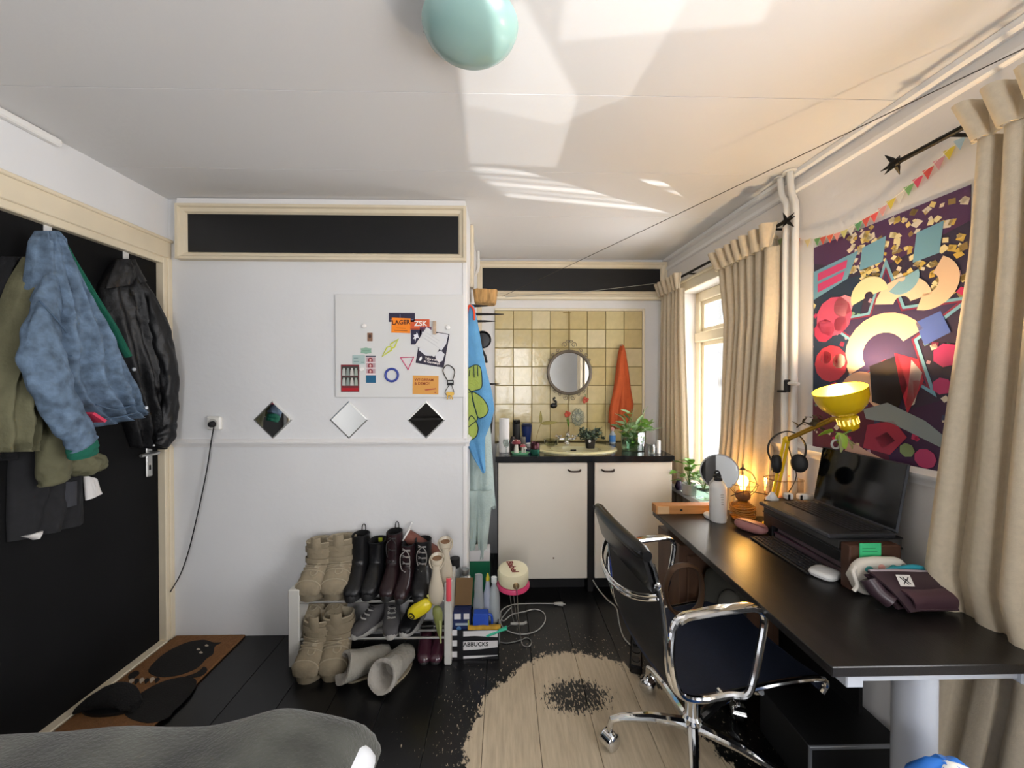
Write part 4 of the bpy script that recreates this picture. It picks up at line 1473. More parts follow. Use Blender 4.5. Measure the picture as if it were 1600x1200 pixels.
ink(t, [], '4c3428', 'portrait_print', polys=[[(0.008 * math.cos(a), 0.004 + 0.012 * math.sin(a)) for a in [2 * PI * k / 10 for k in range(10)]]])
y_ = YW - 0.0016
c = atY(572, 548, y_)
t = thing('tag', 'small green bracket-shaped tag above the pale blue card', 'tag', c)
MB().prism([(-0.03, -0.013), (-0.012, -0.015), (0, -0.018), (0.012, -0.015), (0.03, -0.013), (0.028, 0), (0.03, 0.013), (0.012, 0.015), (0, 0.018), (-0.012, 0.015), (-0.03, 0.013), (-0.028, 0)], 0.0016, RX(90)).build('tag_body', mat('sage_print', '8fb39e', 0.6), t, ang=0)
ink(t, [(-0.02, 0.02, -0.001, 0.001)], '5b8270', d=0.0024)
t, w, h = card('card', 551, 555, 570, 569, 'a9bebb', 'pale blue-grey business card above the group photo', 'card', layer=1)
ink(t, [(-w * 0.4, -w * 0.05, h * 0.15, h * 0.22), (-w * 0.4, 0.0, -h * 0.25, -h * 0.18), (w * 0.2, w * 0.45, -h * 0.32, -h * 0.26)], '6d8886')
t, w, h = card('photo_strip', 572, 556, 587, 598, '1b5f84', 'photo booth strip of red-haired portraits with a blue foot', 'photo', layer=1)
ink(t, [(-w / 2, w / 2, -h * 0.22, h * 0.5)], 'e6d6d6', 'paper')
ink(t, [(-w / 2, w / 2, h * 0.46, h * 0.5)], '3c4250', 'header', 0.0013)
for k in range(3):
    zc = h * (0.36 - 0.21 * k)
    ink(t, [(-w * 0.46, w * 0.46, zc - h * 0.09, zc + h * 0.08)], 'b9a0a4', 'frame', 0.0012)
    ink(t, [], '8e2a38', 'hair_print', polys=[[(-0.002 + 0.013 * math.cos(a), zc + 0.011 * math.sin(a)) for a in [PI * k_ / 8 for k_ in range(9)]] + [(-0.016, zc - h * 0.08), (0.012, zc - h * 0.08)]]).location.y = -0.0008
    ink(t, [], 'd9b3a8', 'face_print', polys=[[(-0.002 + 0.006 * math.cos(a), zc - 0.003 + 0.008 * math.sin(a)) for a in [2 * PI * k_ / 8 for k_ in range(8)]]]).location.y = -0.0013
t, w, h = card('group_photo', 533, 570, 561, 612, '7b2a30', 'red framed double group photo low on the board', 'photo', layer=1)
for zc in (h * 0.25, -h * 0.12):
    ink(t, [(-w * 0.45, w * 0.45, zc - h * 0.16, zc + h * 0.19)], '3b3a36', 'frame', 0.0009)
    for k in range(4):
        cx = -w * 0.33 + k * w * 0.22
        ink(t, [], ('b9bdb6', '8f9a94', 'c9c4bd', 'a5b0a4')[k], 'figure_print', polys=[[(cx - 0.010, zc - h * 0.15), (cx + 0.010, zc - h * 0.15), (cx + 0.008, zc + 0.006), (cx + 0.004, zc + 0.02), (cx - 0.004, zc + 0.02), (cx - 0.008, zc + 0.006)]]).location.y = -0.0006
ink(t, [(-w * 0.45, w * 0.45, -h * 0.47, -h * 0.36)], 'b01622', 'footer', 0.0011)
t, w, h = card('card', 645, 587, 685, 616, 'd99c4c', 'ochre yellow card with red-brown lettering low on the board', 'card', layer=1, rot=0.8)
text_mesh('WE DREAM\n& DEMO!', 0.021, T(-w * 0.43, -0.0010, h * 0.17) @ TXT, 'lettering', mat('ink_a04a24', 'a04a24', 0.6), t, 0.0003, 'LEFT')
ink(t, [], 'b4543c', 'stroke_print', polys=[[(-0.005, -h * 0.24), (w * 0.4, -h * 0.16), (w * 0.42, -h * 0.22), (0.0, -h * 0.3)], [(w * 0.34, -h * 0.40), (w * 0.38, -h * 0.36), (w * 0.41, -h * 0.40), (w * 0.38, -h * 0.44)]])
# neon-coloured magnets
def outline(name, pts, r, m, c, closed=True):
    return MB().tube([Vector((p[0], 0, p[1])) for p in pts], r, 6, closed).build(name, m, None)


c = atY(610, 543, YW - 0.004)
t = outline('lightning_magnet', [(0.044, 0.048), (0.0, 0.018), (0.004, 0.006), (-0.018, 0.002), (-0.046, -0.05), (0.006, -0.014), (0.004, -0.004), (0.022, 0.0)], 0.0042, mat('neon_yellow', 'd5dd4a', 0.4), c)
t.location = c
tag(t, 'yellow lightning bolt outline magnet', 'magnet', 'neon shape magnets')
c = atY(636, 567, YW - 0.004)
t = outline('triangle_magnet', [(-0.036, 0.03), (0.038, 0.033), (0.006, -0.038)], 0.0042, mat('neon_pink', 'd63a72', 0.4), c)
t.location = c
tag(t, 'pink triangle outline magnet pointing down', 'magnet', 'neon shape magnets')
c = atY(612, 586, YW - 0.004)
t = MB().torus((0, 0, 0), 0.035, 0.0065, 'Y', 32, 8).build('ring_magnet', mat('neon_blue', '3b4a9a', 0.4), None)
t.location = c
tag(t, 'round blue ring outline magnet', 'magnet', 'neon shape magnets')
for (a, b_, lb) in ((569.5, 509.5, 'round white magnet at the upper left of the board'), (700, 512, 'round white magnet above the navy postcard'), (566, 577, 'round white magnet beside the group photo')):
    c = atY(a, b_, YW)
    o = MB().lathe([(0, 0), (0.011, 0), (0.013, 0.005), (0.013, 0.010), (0.009, 0.014), (0, 0.015)], 16, RX(90)).build('round_magnet', mat('white_magnet', 'eceae6', 0.3), None)
    o.location = c
    tag(o, lb, 'magnet', 'round white magnets')
# keys on a karabiner ring
c = atY(702, 598, YW - 0.008)
t = thing('key_ring', 'wire key ring with black tag and brass keys hanging on the board', 'keys', c)
MB().tube(spline([(-0.010, 0, 0.012), (-0.030, 0, 0.05), (-0.034, 0, 0.075), (-0.016, 0, 0.098), (0.004, 0, 0.096), (0.024, 0, 0.08), (0.030, 0, 0.055), (0.018, 0, 0.012)], 4), 0.003, 6).build('wire_loop', mat('dark_wire', '4a463e', 0.35, metal=0.8), t)
MB().box((0.006, 0, 0.0), (0.038, 0.006, 0.030), 0.002).build('tag', M_BLKM, t)
MB().box((0.006, -0.0035, 0.004), (0.026, 0.001, 0.006)).build('tag_print', mat('ink_c9c9c9', 'c9c9c9', 0.6), t)
MB().tube(spline([(0, 0, -0.012), (-0.02, 0, -0.045), (-0.022, 0, -0.062), (0, -0.002, -0.075), (0.022, 0, -0.062), (0.024, 0, -0.045), (0.012, 0, -0.012)], 4), 0.0022, 6).build('wire_loop', MATS['dark_wire'], t)
M_BRASS = mat('brass', 'c9a250', 0.3, metal=0.9)
for k, (dx, rz_) in enumerate(((-0.006, 10), (0.010, -15), (0.018, 25))):
    b = MB()
    Mk = T(dx, -0.004 - 0.003 * k, -0.062) @ RY(rz_)
    b.lathe([(0, 0), (0.011, 0), (0.011, 0.002), (0, 0.002)], 14, Mk @ RX(90))
    b.box((0, 0, -0.02), (0.006, 0.002, 0.026), 0.0005, Mk)
    b.box((0.004, 0, -0.028), (0.005, 0.002, 0.004), 0.0005, Mk)
    b.build('key', M_BRASS, t)

# ================================================================ diamond mirrors
M_MIRR = mat('mirror_silver', 'eef0ef', 0.02, metal=1.0)
for (a, b_, lb) in ((426, 656, 'diamond mirror tile beside the wall socket'), (545, 656, 'diamond mirror tile in the middle of the row of three'), (666, 656, 'diamond mirror tile below the ochre card')):
    y = YP - 0.008
    c = atY(a, b_, y)
    rr0 = 29.5 / 600 * y
    t = thing('diamond_mirror', lb, 'mirror', (c.x, YP - 0.001, c.z), group='diamond mirror tiles')
    b = MB()
    o_, i_ = rr0, rr0 - 0.010
    for (rad, yy) in ((0, 0),):
        pass
    A = [Vector((o_ * dx, 0, o_ * dz)) for dx, dz in ((1, 0), (0, 1), (-1, 0), (0, -1))]
    B = [Vector((o_ * dx, -0.005, o_ * dz)) for dx, dz in ((1, 0), (0, 1), (-1, 0), (0, -1))]
    C = [Vector((i_ * dx, -0.0075, i_ * dz)) for dx, dz in ((1, 0), (0, 1), (-1, 0), (0, -1))]
    MB().loft([A, B, C], True, False).build('bevel', mat('mirror_bevel', 'f2f2ee', 0.12, metal=0.8), t, ang=0)
    MB().add([c_ for c_ in C] + [c_ + Vector((0, 0.004, 0)) for c_ in C], [(0, 1, 2, 3), (4, 7, 6, 5), (0, 4, 5, 1), (1, 5, 6, 2), (2, 6, 7, 3), (3, 7, 4, 0)]).build('glass', M_MIRR, t, ang=0)
# ================================================================ shoes
def foot_outline(L, w, n=22):
    """outline of a sole, toe at -y; returns (x, y)"""
    out = []
    for k in range(n):
        a = 2 * PI * k / n
        y = -math.cos(a) * L / 2
        f = 0.5 - 0.5 * math.cos(a)          # 0 at toe, 1 at heel
        wid = w * (0.97 + 0.10 * math.cos(PI * (f - 0.28) * 1.6)) if f < 0.6 else w * (0.92 - 0.12 * (f - 0.6))
        x = wid * math.copysign(abs(math.sin(a)) ** 0.75, math.sin(a))
        out.append((x, y))
    return out


def ring_at(cy, cz, hw, hh, phi, n=18, sq=2.3, zmin=None):
    f = R(phi)
    pts = []
    for k in range(n):
        a = 2 * PI * k / n
        c, s_ = math.cos(a), math.sin(a)
        u = hw * math.copysign(abs(c) ** (2 / sq), c)
        v = hh * math.copysign(abs(s_) ** (2 / sq), s_)
        p = Vector((u, cy - math.sin(f) * v, cz + math.cos(f) * v))
        if zmin is not None:
            p.z = max(p.z, zmin)
        pts.append(p)
    return pts


def boot_parts(t, h=0.25, L=0.285, w=0.050, m_up=None, m_sole=None, m_in=None, m_lace=None, sole_h=0.030, laces=0, strap=0, tongue=0.0, slim=1.0, flare=1.0, m_tag=None, loop=False, toe_cap=None, blunt=False):
    s = L / 0.285
    z0 = sole_h * 0.8
    R_ = [(-0.139, 0.030, 0.012, 0.010, 0), (-0.130, 0.034, 0.034, 0.024, 0), (-0.108, 0.040, 0.045, 0.033, 0), (-0.070, 0.047, 0.050, 0.040, 6), (-0.030, 0.060, 0.049, 0.053, 20),
          (0.005, 0.074, 0.047, 0.066, 36), (0.034, 0.090, 0.046, 0.076, 55), (0.046, 0.120, 0.045, 0.064, 74)]
    if blunt:
        R_ = [(-0.141, 0.038, 0.022, 0.018, 0), (-0.136, 0.044, 0.042, 0.036, 0), (-0.118, 0.052, 0.049, 0.046, 0), (-0.080, 0.062, 0.051, 0.056, 10), (-0.040, 0.078, 0.050, 0.068, 26),
              (0.0, 0.095, 0.049, 0.078, 44), (0.030, 0.115, 0.048, 0.080, 62), (0.044, 0.14, 0.047, 0.066, 78)]
    rings = []
    for (cy, cz, hw, hh, ph) in R_:
        rings.append(ring_at(cy * s, z0 - 0.024 + cz * (0.92 if h > 0.14 else 0.8), hw * w / 0.05, hh * (0.95 if h > 0.14 else 0.78), ph, zmin=z0 * 0.9))
    cyS = 0.048 * s
    zs = max(0.135, h * 0.55)
    top = h
    if h > 0.15:
        for k, z in enumerate((zs, (zs + top) / 2, top - 0.012, top)):
            f = 1 + (flare - 1) * k / 3
            rings.append(ring_at(cyS, z, 0.046 * w / 0.05 * slim * f, 0.057 * f, 88))
        rl = [(cyS, top + 0.004, 0.041 * flare, 0.052 * flare), (cyS, top - 0.004, 0.037 * flare, 0.047 * flare), (cyS, top - 0.05, 0.034, 0.044), (cyS, 0.11, 0.032, 0.042)]
        inner = [ring_at(a, b_, c * w / 0.05 * slim, d, 88) for a, b_, c, d in rl]
    else:
        rings.append(ring_at(0.045 * s, top, 0.044 * w / 0.05, 0.066, 80))
        inner = [ring_at(0.045 * s, top + 0.003, 0.040 * w / 0.05, 0.060, 80), ring_at(0.045 * s, top - 0.012, 0.035 * w / 0.05, 0.052, 80), ring_at(0.045 * s, top * 0.55, 0.030 * w / 0.05, 0.045, 80)]
    MB().loft(rings, True, False).build('upper', m_up, t, ang=70)
    MB().loft([rings[-1]] + inner, False, True).build('lining', m_in or m_up, t, ang=70)
    so = foot_outline(L, w)
    MB().loft([[Vector((x * 0.95, y, 0)) for x, y in so], [Vector((x * 1.02, y, sole_h * 0.35)) for x, y in so], [Vector((x * 1.02, y, sole_h * 0.85)) for x, y in so], [Vector((x * 0.96, y * 0.98, sole_h)) for x, y in so]]).build('sole', m_sole, t, ang=50)
    if blunt:
        b = MB()
        for r_ in (rings[2], rings[4]):
            c_ = sum(r_, Vector()) / len(r_)
            b.tube([c_ + (p - c_) * 1.012 for p in r_[:len(r_) // 2 + 1]], 0.0032, 6)
        b.build('seams', m_in, t)
        q3, q4 = rings[3], rings[4]
        k_ = len(q3) // 4
        top_ = (q3[k_] + q4[k_]) / 2
        b = MB()
        b.torus((0, 0, 0), 0.017, 0.0035, 'Z', 20, 6, M=T(top_.x, top_.y, top_.z) @ RX(32))
        b.build('emblem', m_in, t)
        b = MB()
        for r_ in rings[5:8]:
            k_ = len(r_) // 4
            for dx in (0,):
                b.tube([r_[k_ + 3] + Vector((0, -0.004, 0.003)), r_[k_] + Vector((0, -0.006, 0.004)), r_[k_ - 3] + Vector((0, -0.004, 0.003))], 0.0042, 6)
        b.build('laces', m_in, t)
    if toe_cap:
        tr_ = [[p * 1.0 + Vector((0, -0.002, 0.0)) + (p - Vector((0, -0.1, 0.05))).normalized() * 0.002 for p in r_] for r_ in rings[:4]]
        MB().loft(tr_, True, False).build('toe_cap', toe_cap, t, ang=70)
    if laces:
        b = MB()
        for k in range(laces):
            u = k / max(1, laces - 1)
            z = 0.075 + (h - 0.095) * u
            fy = -0.055 + 0.048 * min(1, u * 1.8) if h > 0.15 else -0.075 + 0.05 * u
            fy = fy * s - 0.002
            if h > 0.15:
                fy = (cyS - 0.060 * (1 + (flare - 1) * u)) if z > 0.13 else -0.060 + (z - 0.075) / 0.055 * (0.060 + cyS - 0.060)
            hwx = 0.020
            b.tube([(-hwx, fy + 0.008, z), (0, fy - 0.003, z + 0.006), (hwx, fy + 0.008, z + 0.002)], 0.0026, 6)
            b.tube([(hwx, fy + 0.008, z - 0.002), (0, fy - 0.004, z + 0.004), (-hwx, fy + 0.008, z + 0.010)], 0.0026, 6)
        fy = cyS - 0.062
        for s_ in (-1, 1):
            b.tube(spline([(0.004 * s_, fy, h - 0.02), (0.022 * s_, fy - 0.014, h - 0.035), (0.026 * s_, fy - 0.012, h - 0.075), (0.020 * s_, fy - 0.010, h - 0.11)], 4), 0.0024, 6)
        b.build('laces', m_lace, t)
    for k in range(strap):
        z = h * (0.62 + 0.22 * k)
        rg = []
        for dz in (-0.013, -0.012, 0.012, 0.013):
            e = 0.0055 if abs(dz) < 0.0125 else 0.001
            rg.append(ring_at(cyS, z + dz, 0.046 * w / 0.05 * slim * (1 + (flare - 1) * 0.6) + e, 0.057 * (1 + (flare - 1) * 0.6) + e, 84))
        MB().loft(rg, False, False).build('strap', m_up, t, ang=50)
    if tongue:
        gr_ = []
        for k in range(6):
            v = k / 5
            gr_.append([Vector((u_ * 0.030 * (1 - 0.25 * v), cyS - 0.058 - 0.010 * math.sin(v * 2.2) + 0.012 * abs(u_) ** 2, h - 0.05 + (0.05 + tongue) * v)) for u_ in (-1, -0.5, 0, 0.5, 1)])
        MB().sheet(gr_, 0.008).build('tongue', m_up, t, ang=70)
    if loop:
        MB().tube(spline([(-0.010, cyS + 0.055, h - 0.02), (-0.009, cyS + 0.058, h + 0.02), (0, cyS + 0.06, h + 0.032), (0.009, cyS + 0.058, h + 0.02), (0.010, cyS + 0.055, h - 0.02)], 4), 0.004, 6, flat=0.6).build('pull_loop', m_in or m_up, t)
    if m_tag:
        MB().box((0, cyS + 0.044, h - 0.018), (0.022, 0.003, 0.022), 0.001).build('tag', m_tag, t)
    return t


M_BEI = mat('beige_nubuck', '877b65', 0.8, var=0.12, vscale=18, bump=0.25, bscale=60)
M_BEIS = mat('beige_rubber', '746a57', 0.6)
M_BEIL = mat('beige_lining', '9c917b', 0.9, bump=0.3, bscale=60)
M_BLE = mat('black_shoe_leather', '131315', 0.32, var=0.2, vscale=12, bump=0.2, bscale=40)
M_BURG = mat('dark_burgundy_leather', '26171a', 0.3, var=0.25, vscale=12)
M_SOLB = mat('black_rubber_sole', '1a1a1b', 0.55)
M_DARKL = mat('dark_lining', '0c0c0d', 0.9)
M_LACE = mat('dark_lace', '2c2a2a', 0.7)
M_GREYS = mat('grey_suede', '4f4d4e', 0.8, var=0.2, vscale=14)
M_PALE = mat('off_white_rubber', 'a3a19c', 0.5)


def put_shoe(px, yb, z, label, rz=0.0, tilt=0.0, group=None, name='boot', cat='boot', dpx=None, **kw):
    X = (px - 787) / 600 * (yb - 0.05)
    X = atY(px, 900, yb - 0.06).x
    t = thing(name, label, cat, (X, yb, z), group=group, rot=(R(tilt), 0, R(rz)))
    boot_parts(t, **kw)
    return t


BE = dict(m_up=M_BEI, m_sole=M_BEIS, m_in=M_BEIL, w=0.068, L=0.222, sole_h=0.042, strap=2, tongue=0.034, flare=1.10, slim=1.12, blunt=True, m_lace=M_BEIL)
ZT2 = ZS2 + 0.0065
put_shoe(488, 2.055, ZT2, 'beige high-top boot on the top rods nearest the white side panel', -4, h=0.255, group='beige high-top boots', **BE)
put_shoe(523, 2.065, ZT2, 'beige high-top boot on the top rods next to the tall black boot', 6, h=0.265, group='beige high-top boots', **BE)
ZB1 = ZS1 - 0.012
BM = dict(BE)
BM.update(strap=0, tongue=0.0, w=0.05)
put_shoe(487, 2.08, ZB1, 'beige low shoe on the lower rods beside the white side panel', -8, tilt=-6, h=0.165, name='shoe', cat='shoe', group='beige shoes on the lower rods', **BM)
put_shoe(518, 2.085, ZB1, 'beige low shoe on the lower rods beside the grey sneakers', 8, tilt=-6, h=0.165, name='shoe', cat='shoe', group='beige shoes on the lower rods', **BM)
put_shoe(484, 1.945, 0.0, 'beige high-top boot on the floor in front of the rack, nearer the doormat', -5, h=0.235, group='beige boots on the floor', **BE)
put_shoe(518, 1.955, 0.0, 'beige high-top boot on the floor in front of the rack, nearer the slippers', 10, h=0.245, group='beige boots on the floor', **BE)
# row of dark boots
put_shoe(553, 2.07, ZT2, 'tall black leather boot with a pull loop on the shoe rack', 4, h=0.275, w=0.050, m_up=M_BLE, m_sole=M_SOLB, m_in=M_DARKL, loop=True, group='dark boots on the top rods', sole_h=0.034)
put_shoe(580, 2.085, ZT2, 'black ankle boot with a yellow tag inside its collar', 0, h=0.235, w=0.048, m_up=M_BLE, m_sole=M_SOLB, m_in=M_DARKL, m_tag=mat('yellow_tag', 'c2cc3a', 0.6), flare=1.1, group='dark boots on the top rods', sole_h=0.034)
put_shoe(608, 2.075, ZT2, 'dark burgundy leather boot with a pull loop, in the middle of the dark row', 2, h=0.285, w=0.046, m_up=M_BURG, m_sole=M_SOLB, m_in=M_DARKL, loop=True, laces=4, m_lace=M_LACE, group='dark boots on the top rods')
put_shoe(631, 2.045, ZT2, 'slim black boot reaching over the front rod', -3, h=0.235, w=0.040, L=0.27, m_up=M_BURG, m_sole=M_SOLB, m_in=M_DARKL, laces=5, m_lace=mat('pale_lace', '8d8985', 0.6), group='dark boots on the top rods')
put_shoe(656, 2.06, ZT2, 'black lace-up boot with pale lace ends beside the cream heels', 6, h=0.245, w=0.050, m_up=M_BLE, m_sole=M_SOLB, m_in=M_DARKL, laces=6, m_lace=MATS['pale_lace'], group='dark boots on the top rods')
# grey sneakers on the lower rods
GS = dict(m_up=M_GREYS, m_sole=M_PALE, m_in=M_DARKL, w=0.046, L=0.27, sole_h=0.026)
put_shoe(575, 2.07, ZB1 + 0.0, 'grey suede sneaker lying tilted on the lower rods', -28, tilt=-4, h=0.115, name='sneaker', cat='sneaker', laces=3, m_lace=M_PALE, group='grey sneakers', **GS)
put_shoe(607, 2.075, ZB1 + 0.0, 'grey suede sneaker standing straight on the lower rods', 14, tilt=-4, h=0.12, name='sneaker', cat='sneaker', laces=3, m_lace=M_PALE, group='grey sneakers', **GS)
put_shoe(642, 2.085, ZB1, 'black sneaker with a white sole edge on the lower rods', -12, tilt=-4, h=0.12, name='sneaker', cat='sneaker', m_up=M_BLE, m_sole=M_PALE, m_in=M_DARKL, w=0.045, L=0.27)
# burgundy shoes at the back of the floor
for px, lb, rz in ((662, 'shiny burgundy shoe under the rack, further from the striped box', 5), (685, 'shiny burgundy shoe under the rack, next to the striped box', -5)):
    put_shoe(px, 2.07, 0.0, lb, rz, h=0.095, name='shoe', cat='shoe', m_up=mat('shiny_burgundy', '3c1c28', 0.25, coat=0.4), m_sole=M_SOLB, m_in=M_DARKL, w=0.040, L=0.25, sole_h=0.014, group='burgundy shoes under the rack')


# cream pumps hung toe-down over the front rod
def pump(px, y, ztop, label, rz):
    X = atY(px, 900, y).x
    t = thing('pump', label, 'heeled shoe', (X, y, ztop - 0.24), group='cream heeled shoes', rot=(0, 0, R(rz)))
    m = mat('cream_patent', 'b9af9c', 0.25, coat=0.3)
    rows = [(0.0, 0.006, 0.004), (0.008, 0.022, 0.014), (0.03, 0.034, 0.022), (0.07, 0.039, 0.027), (0.11, 0.034, 0.026), (0.15, 0.024, 0.022), (0.185, 0.018, 0.018), (0.205, 0.020, 0.016)]
    rg = []
    for (z, hw, hd) in rows:
        rg.append([Vector((hw * math.cos(a), -0.012 * math.sin(z * 12) - hd * math.sin(a), z)) for a in [2 * PI * k / 16 for k in range(16)]])
    MB().loft(rg).build('vamp', m, t, ang=70)
    # open heel cup with its dark insole
    hc = []
    for (z, r_, dy) in ((0.185, 0.026, 0.015), (0.21, 0.031, 0.02), (0.235, 0.033, 0.022)):
        hc.append([Vector((r_ * math.cos(a), dy + 0.8 * r_ * math.sin(a), z + 0.012 * math.sin(a))) for a in [2 * PI * k / 18 for k in range(18)]])
    for (z, r_, dy) in ((0.236, 0.029, 0.022), (0.205, 0.026, 0.02)):
        hc.append([Vector((r_ * math.cos(a), dy + 0.8 * r_ * math.sin(a), z + 0.012 * math.sin(a))) for a in [2 * PI * k / 18 for k in range(18)]])
    MB().loft(hc).build('heel_cup', m, t, ang=60)
    MB().lathe([(0, 0), (0.024, 0), (0.024, 0.002), (0, 0.002)], 16, T(0, 0.021, 0.224) @ RX(12)).build('insole', mat('tan_insole', '7a5a40', 0.6), t)
    MB().tube(spline([(0.018, -0.01, 0.19), (0.036, 0.012, 0.212), (0.03, 0.04, 0.23), (0, 0.05, 0.238), (-0.03, 0.04, 0.23), (-0.036, 0.012, 0.212), (-0.018, -0.01, 0.19)], 4, True), 0.0055, 8, True, flat=0.5).build('ankle_strap', m, t)
    return t


pump(682, RY0 - 0.03, 0.565, 'cream patent heeled shoe hung toe-down over the front rod', 0)
pump(696, RY0 + 0.05, 0.615, 'cream patent heeled shoe hung higher beside the rack end', 10)

# yellow case and green shoes
c = atY(656, 951, RY0 - 0.02)
t = thing('yellow_case', 'yellow oval case with a black oval emblem hanging below the top rod', 'case', c, rot=(0, R(-33), 0))
b = MB()
rg = []
for i in range(15):
    u = i / 14 * 2 - 1
    r_ = 0.036 * max(0.06, (1 - abs(u) ** 3.2)) ** 0.5
    rg.append([Vector((u * 0.068, r_ * 0.8 * math.cos(a), r_ * math.sin(a))) for a in [2 * PI * k / 18 for k in range(18)]])
b.loft(rg)
b.build('shell', mat('yellow_vinyl', 'd3c022', 0.3, coat=0.3), t)
MB().torus((0, 0, 0), 0.014, 0.003, 'Y', 20, 6, M=T(-0.042, -0.024, 0.0) @ RZ(-25) @ RY(30)).build('emblem', M_BLKM, t)
MB().box((-0.042, -0.0265, 0.0), (0.018, 0.003, 0.004), 0.001, RZ(0)).build('emblem_bar', M_BLKM, t)
MB().tube(spline([(0.06, -0.004, 0.012), (0.074, -0.008, 0.022), (0.07, -0.006, 0.036), (0.084, 0, 0.03)], 4), 0.004, 6).build('drawstring', mat('cream_cord', 'd8d27a', 0.7), t)
c = atY(684, 975, RY0 - 0.015)
t = thing('green_shoe', 'olive green ballet shoe dangling at the rack end', 'shoe', (c.x, c.y, c.z - 0.075))
rg = []
for (z, hw, hd) in ((0.0, 0.004, 0.004), (0.03, 0.012, 0.008), (0.07, 0.017, 0.012), (0.10, 0.022, 0.016), (0.13, 0.026, 0.018), (0.155, 0.022, 0.016), (0.168, 0.008, 0.006)):
    rg.append([Vector((hw * math.cos(a) + 0.012 - z * 0.1, hd * math.sin(a), z)) for a in [2 * PI * k / 14 for k in range(14)]])
MB().loft(rg).build('upper', mat('olive_green_leather', '7b8048', 0.45, var=0.2), t, ang=70)
MB().tube(spline([(0.012, -0.014, 0.10), (0.016, -0.02, 0.05), (0.018, -0.016, -0.01)], 4), 0.004, 6).build('ribbon', mat('pale_green_ribbon', 'a9ad72', 0.6), t)


# sheepskin slippers
def slipper(px, py, label, rz, roll):
    p = atZ(px, py, 0.045)
    t = thing('slipper', label, 'slipper', (p.x, p.y, 0.0), rz=R(rz), group='white sheepskin slippers')
    t.scale = (1.12, 0.86, 1.1)
    m = mat('white_fleece', '979389', 0.95, var=0.12, vscale=14, bump=0.6, bscale=50)
    rg = []
    for (y, z, hw, hh, ph) in ((-0.145, 0.04, 0.012, 0.012, 0), (-0.135, 0.042, 0.035, 0.03, 0), (-0.10, 0.045, 0.048, 0.040, 0), (-0.04, 0.050, 0.053, 0.046, 6), (0.02, 0.054, 0.054, 0.052, 14), (0.07, 0.060, 0.057, 0.058, 22), (0.11, 0.066, 0.062, 0.064, 28), (0.135, 0.070, 0.064, 0.068, 32)):
        rg.append([q + Vector((0.006 * noise.noise(q * 30), 0.008 * noise.noise(q * 22 + Vector((9, 2, 5))), 0.006 * noise.noise(q * 26 + Vector((5, 5, 5))))) for q in ring_at(y, z, hw, hh, ph, 20, 2.1, 0.003)])
    MB().loft(rg, True, False).build('upper', m, t, ang=80)
    top = rg[-1]
    i1 = ring_at(0.138, 0.070, 0.052, 0.056, 32, 20, 2.1, 0.012)
    i2 = ring_at(0.125, 0.066, 0.044, 0.046, 30, 20, 2.1, 0.016)
    i3 = ring_at(0.03, 0.052, 0.036, 0.034, 10, 20, 2.1, 0.018)
    MB().loft([top, i1, i2, i3], False, True).build('lining', mat('cream_fleece', 'aba69d', 0.95, bump=0.8, bscale=60), t, ang=80)
    so = foot_outline(0.25, 0.044)
    MB().loft([[Vector((x, y - 0.01, z)) for x, y in so] for z in (0.0, 0.008)]).build('sole', mat('tan_sole', '8f8470', 0.7), t)
    return t


slipper(574, 1036, 'white fleece slipper lying with its toe towards the rack, next to the beige boots', 128, 0)
slipper(619, 1040, 'white fleece slipper with its opening towards the bed', 163, 0)

# rolls and brush standing behind the boots
p = atY(648, 868, 2.165)
t = thing('cardboard_tube', 'reddish-brown paper roll lying slanted behind the dark boots', 'paper roll', (p.x, 2.15, 0.45), rot=(0, R(122), 0))
MB().lathe([(0.0, -0.11), (0.036, -0.11), (0.036, 0.11), (0.030, 0.11), (0.026, 0.09), (0.0, 0.09)], 20, T(-0.09, 0, 0)).build('roll', mat('red_brown_paper', '6b3f33', 0.7), t)
MB().lathe([(0.030, -0.112), (0.037, -0.112), (0.037, -0.104), (0.030, -0.104)], 20, T(-0.09, 0, 0)).build('rim', mat('white_paper', 'd9d7d2', 0.7), t)
A, B = atY(618, 868, 2.165), atY(643, 818, 2.165)
t = thing('white_stick', 'white plastic rod leaning against the closet behind the boots', 'rod', (A.x, 2.165, A.z - 0.1))
MB().tube([A + (A - B) * 0.8, A, B], 0.0085, 10).build('rod_body', mat('white_gloss_plastic', 'dddddb', 0.3), t, world=True)
MB().ball(B, 0.009, 10, 6).build('rod_tip', mat('white_gloss_plastic', 'dddddb', 0.3), t, world=True)
p = atY(670, 868, 2.15)
t = thing('purple_toy', 'purple lump with a small ring behind the laced boot', 'toy', (p.x, 2.15, p.z - 0.05))
MB().ball((0, 0, 0.015), (0.045, 0.03, 0.04), 16, 10).build('body', mat('purple_plastic', '54408a', 0.5), t)
MB().torus((0, 0, 0.062), 0.010, 0.004, 'Y', 16, 6).build('ring', MATS['purple_plastic'], t)
p = atY(701, 922, RY0 - 0.012)
t = thing('shoehorn', 'pink-red plastic shoehorn clipped to the end of the rack', 'shoehorn', p)
b = MB()
gr_ = []
for k in range(8):
    z = -0.058 + 0.116 * k / 7
    gr_.append([Vector((u * 0.011, 0.006 * u * u, z)) for u in (-1, -0.5, 0, 0.5, 1)])
b.sheet(gr_, 0.005)
b.build('blade', mat('coral_plastic', 'd9505c', 0.35), t, ang=60)

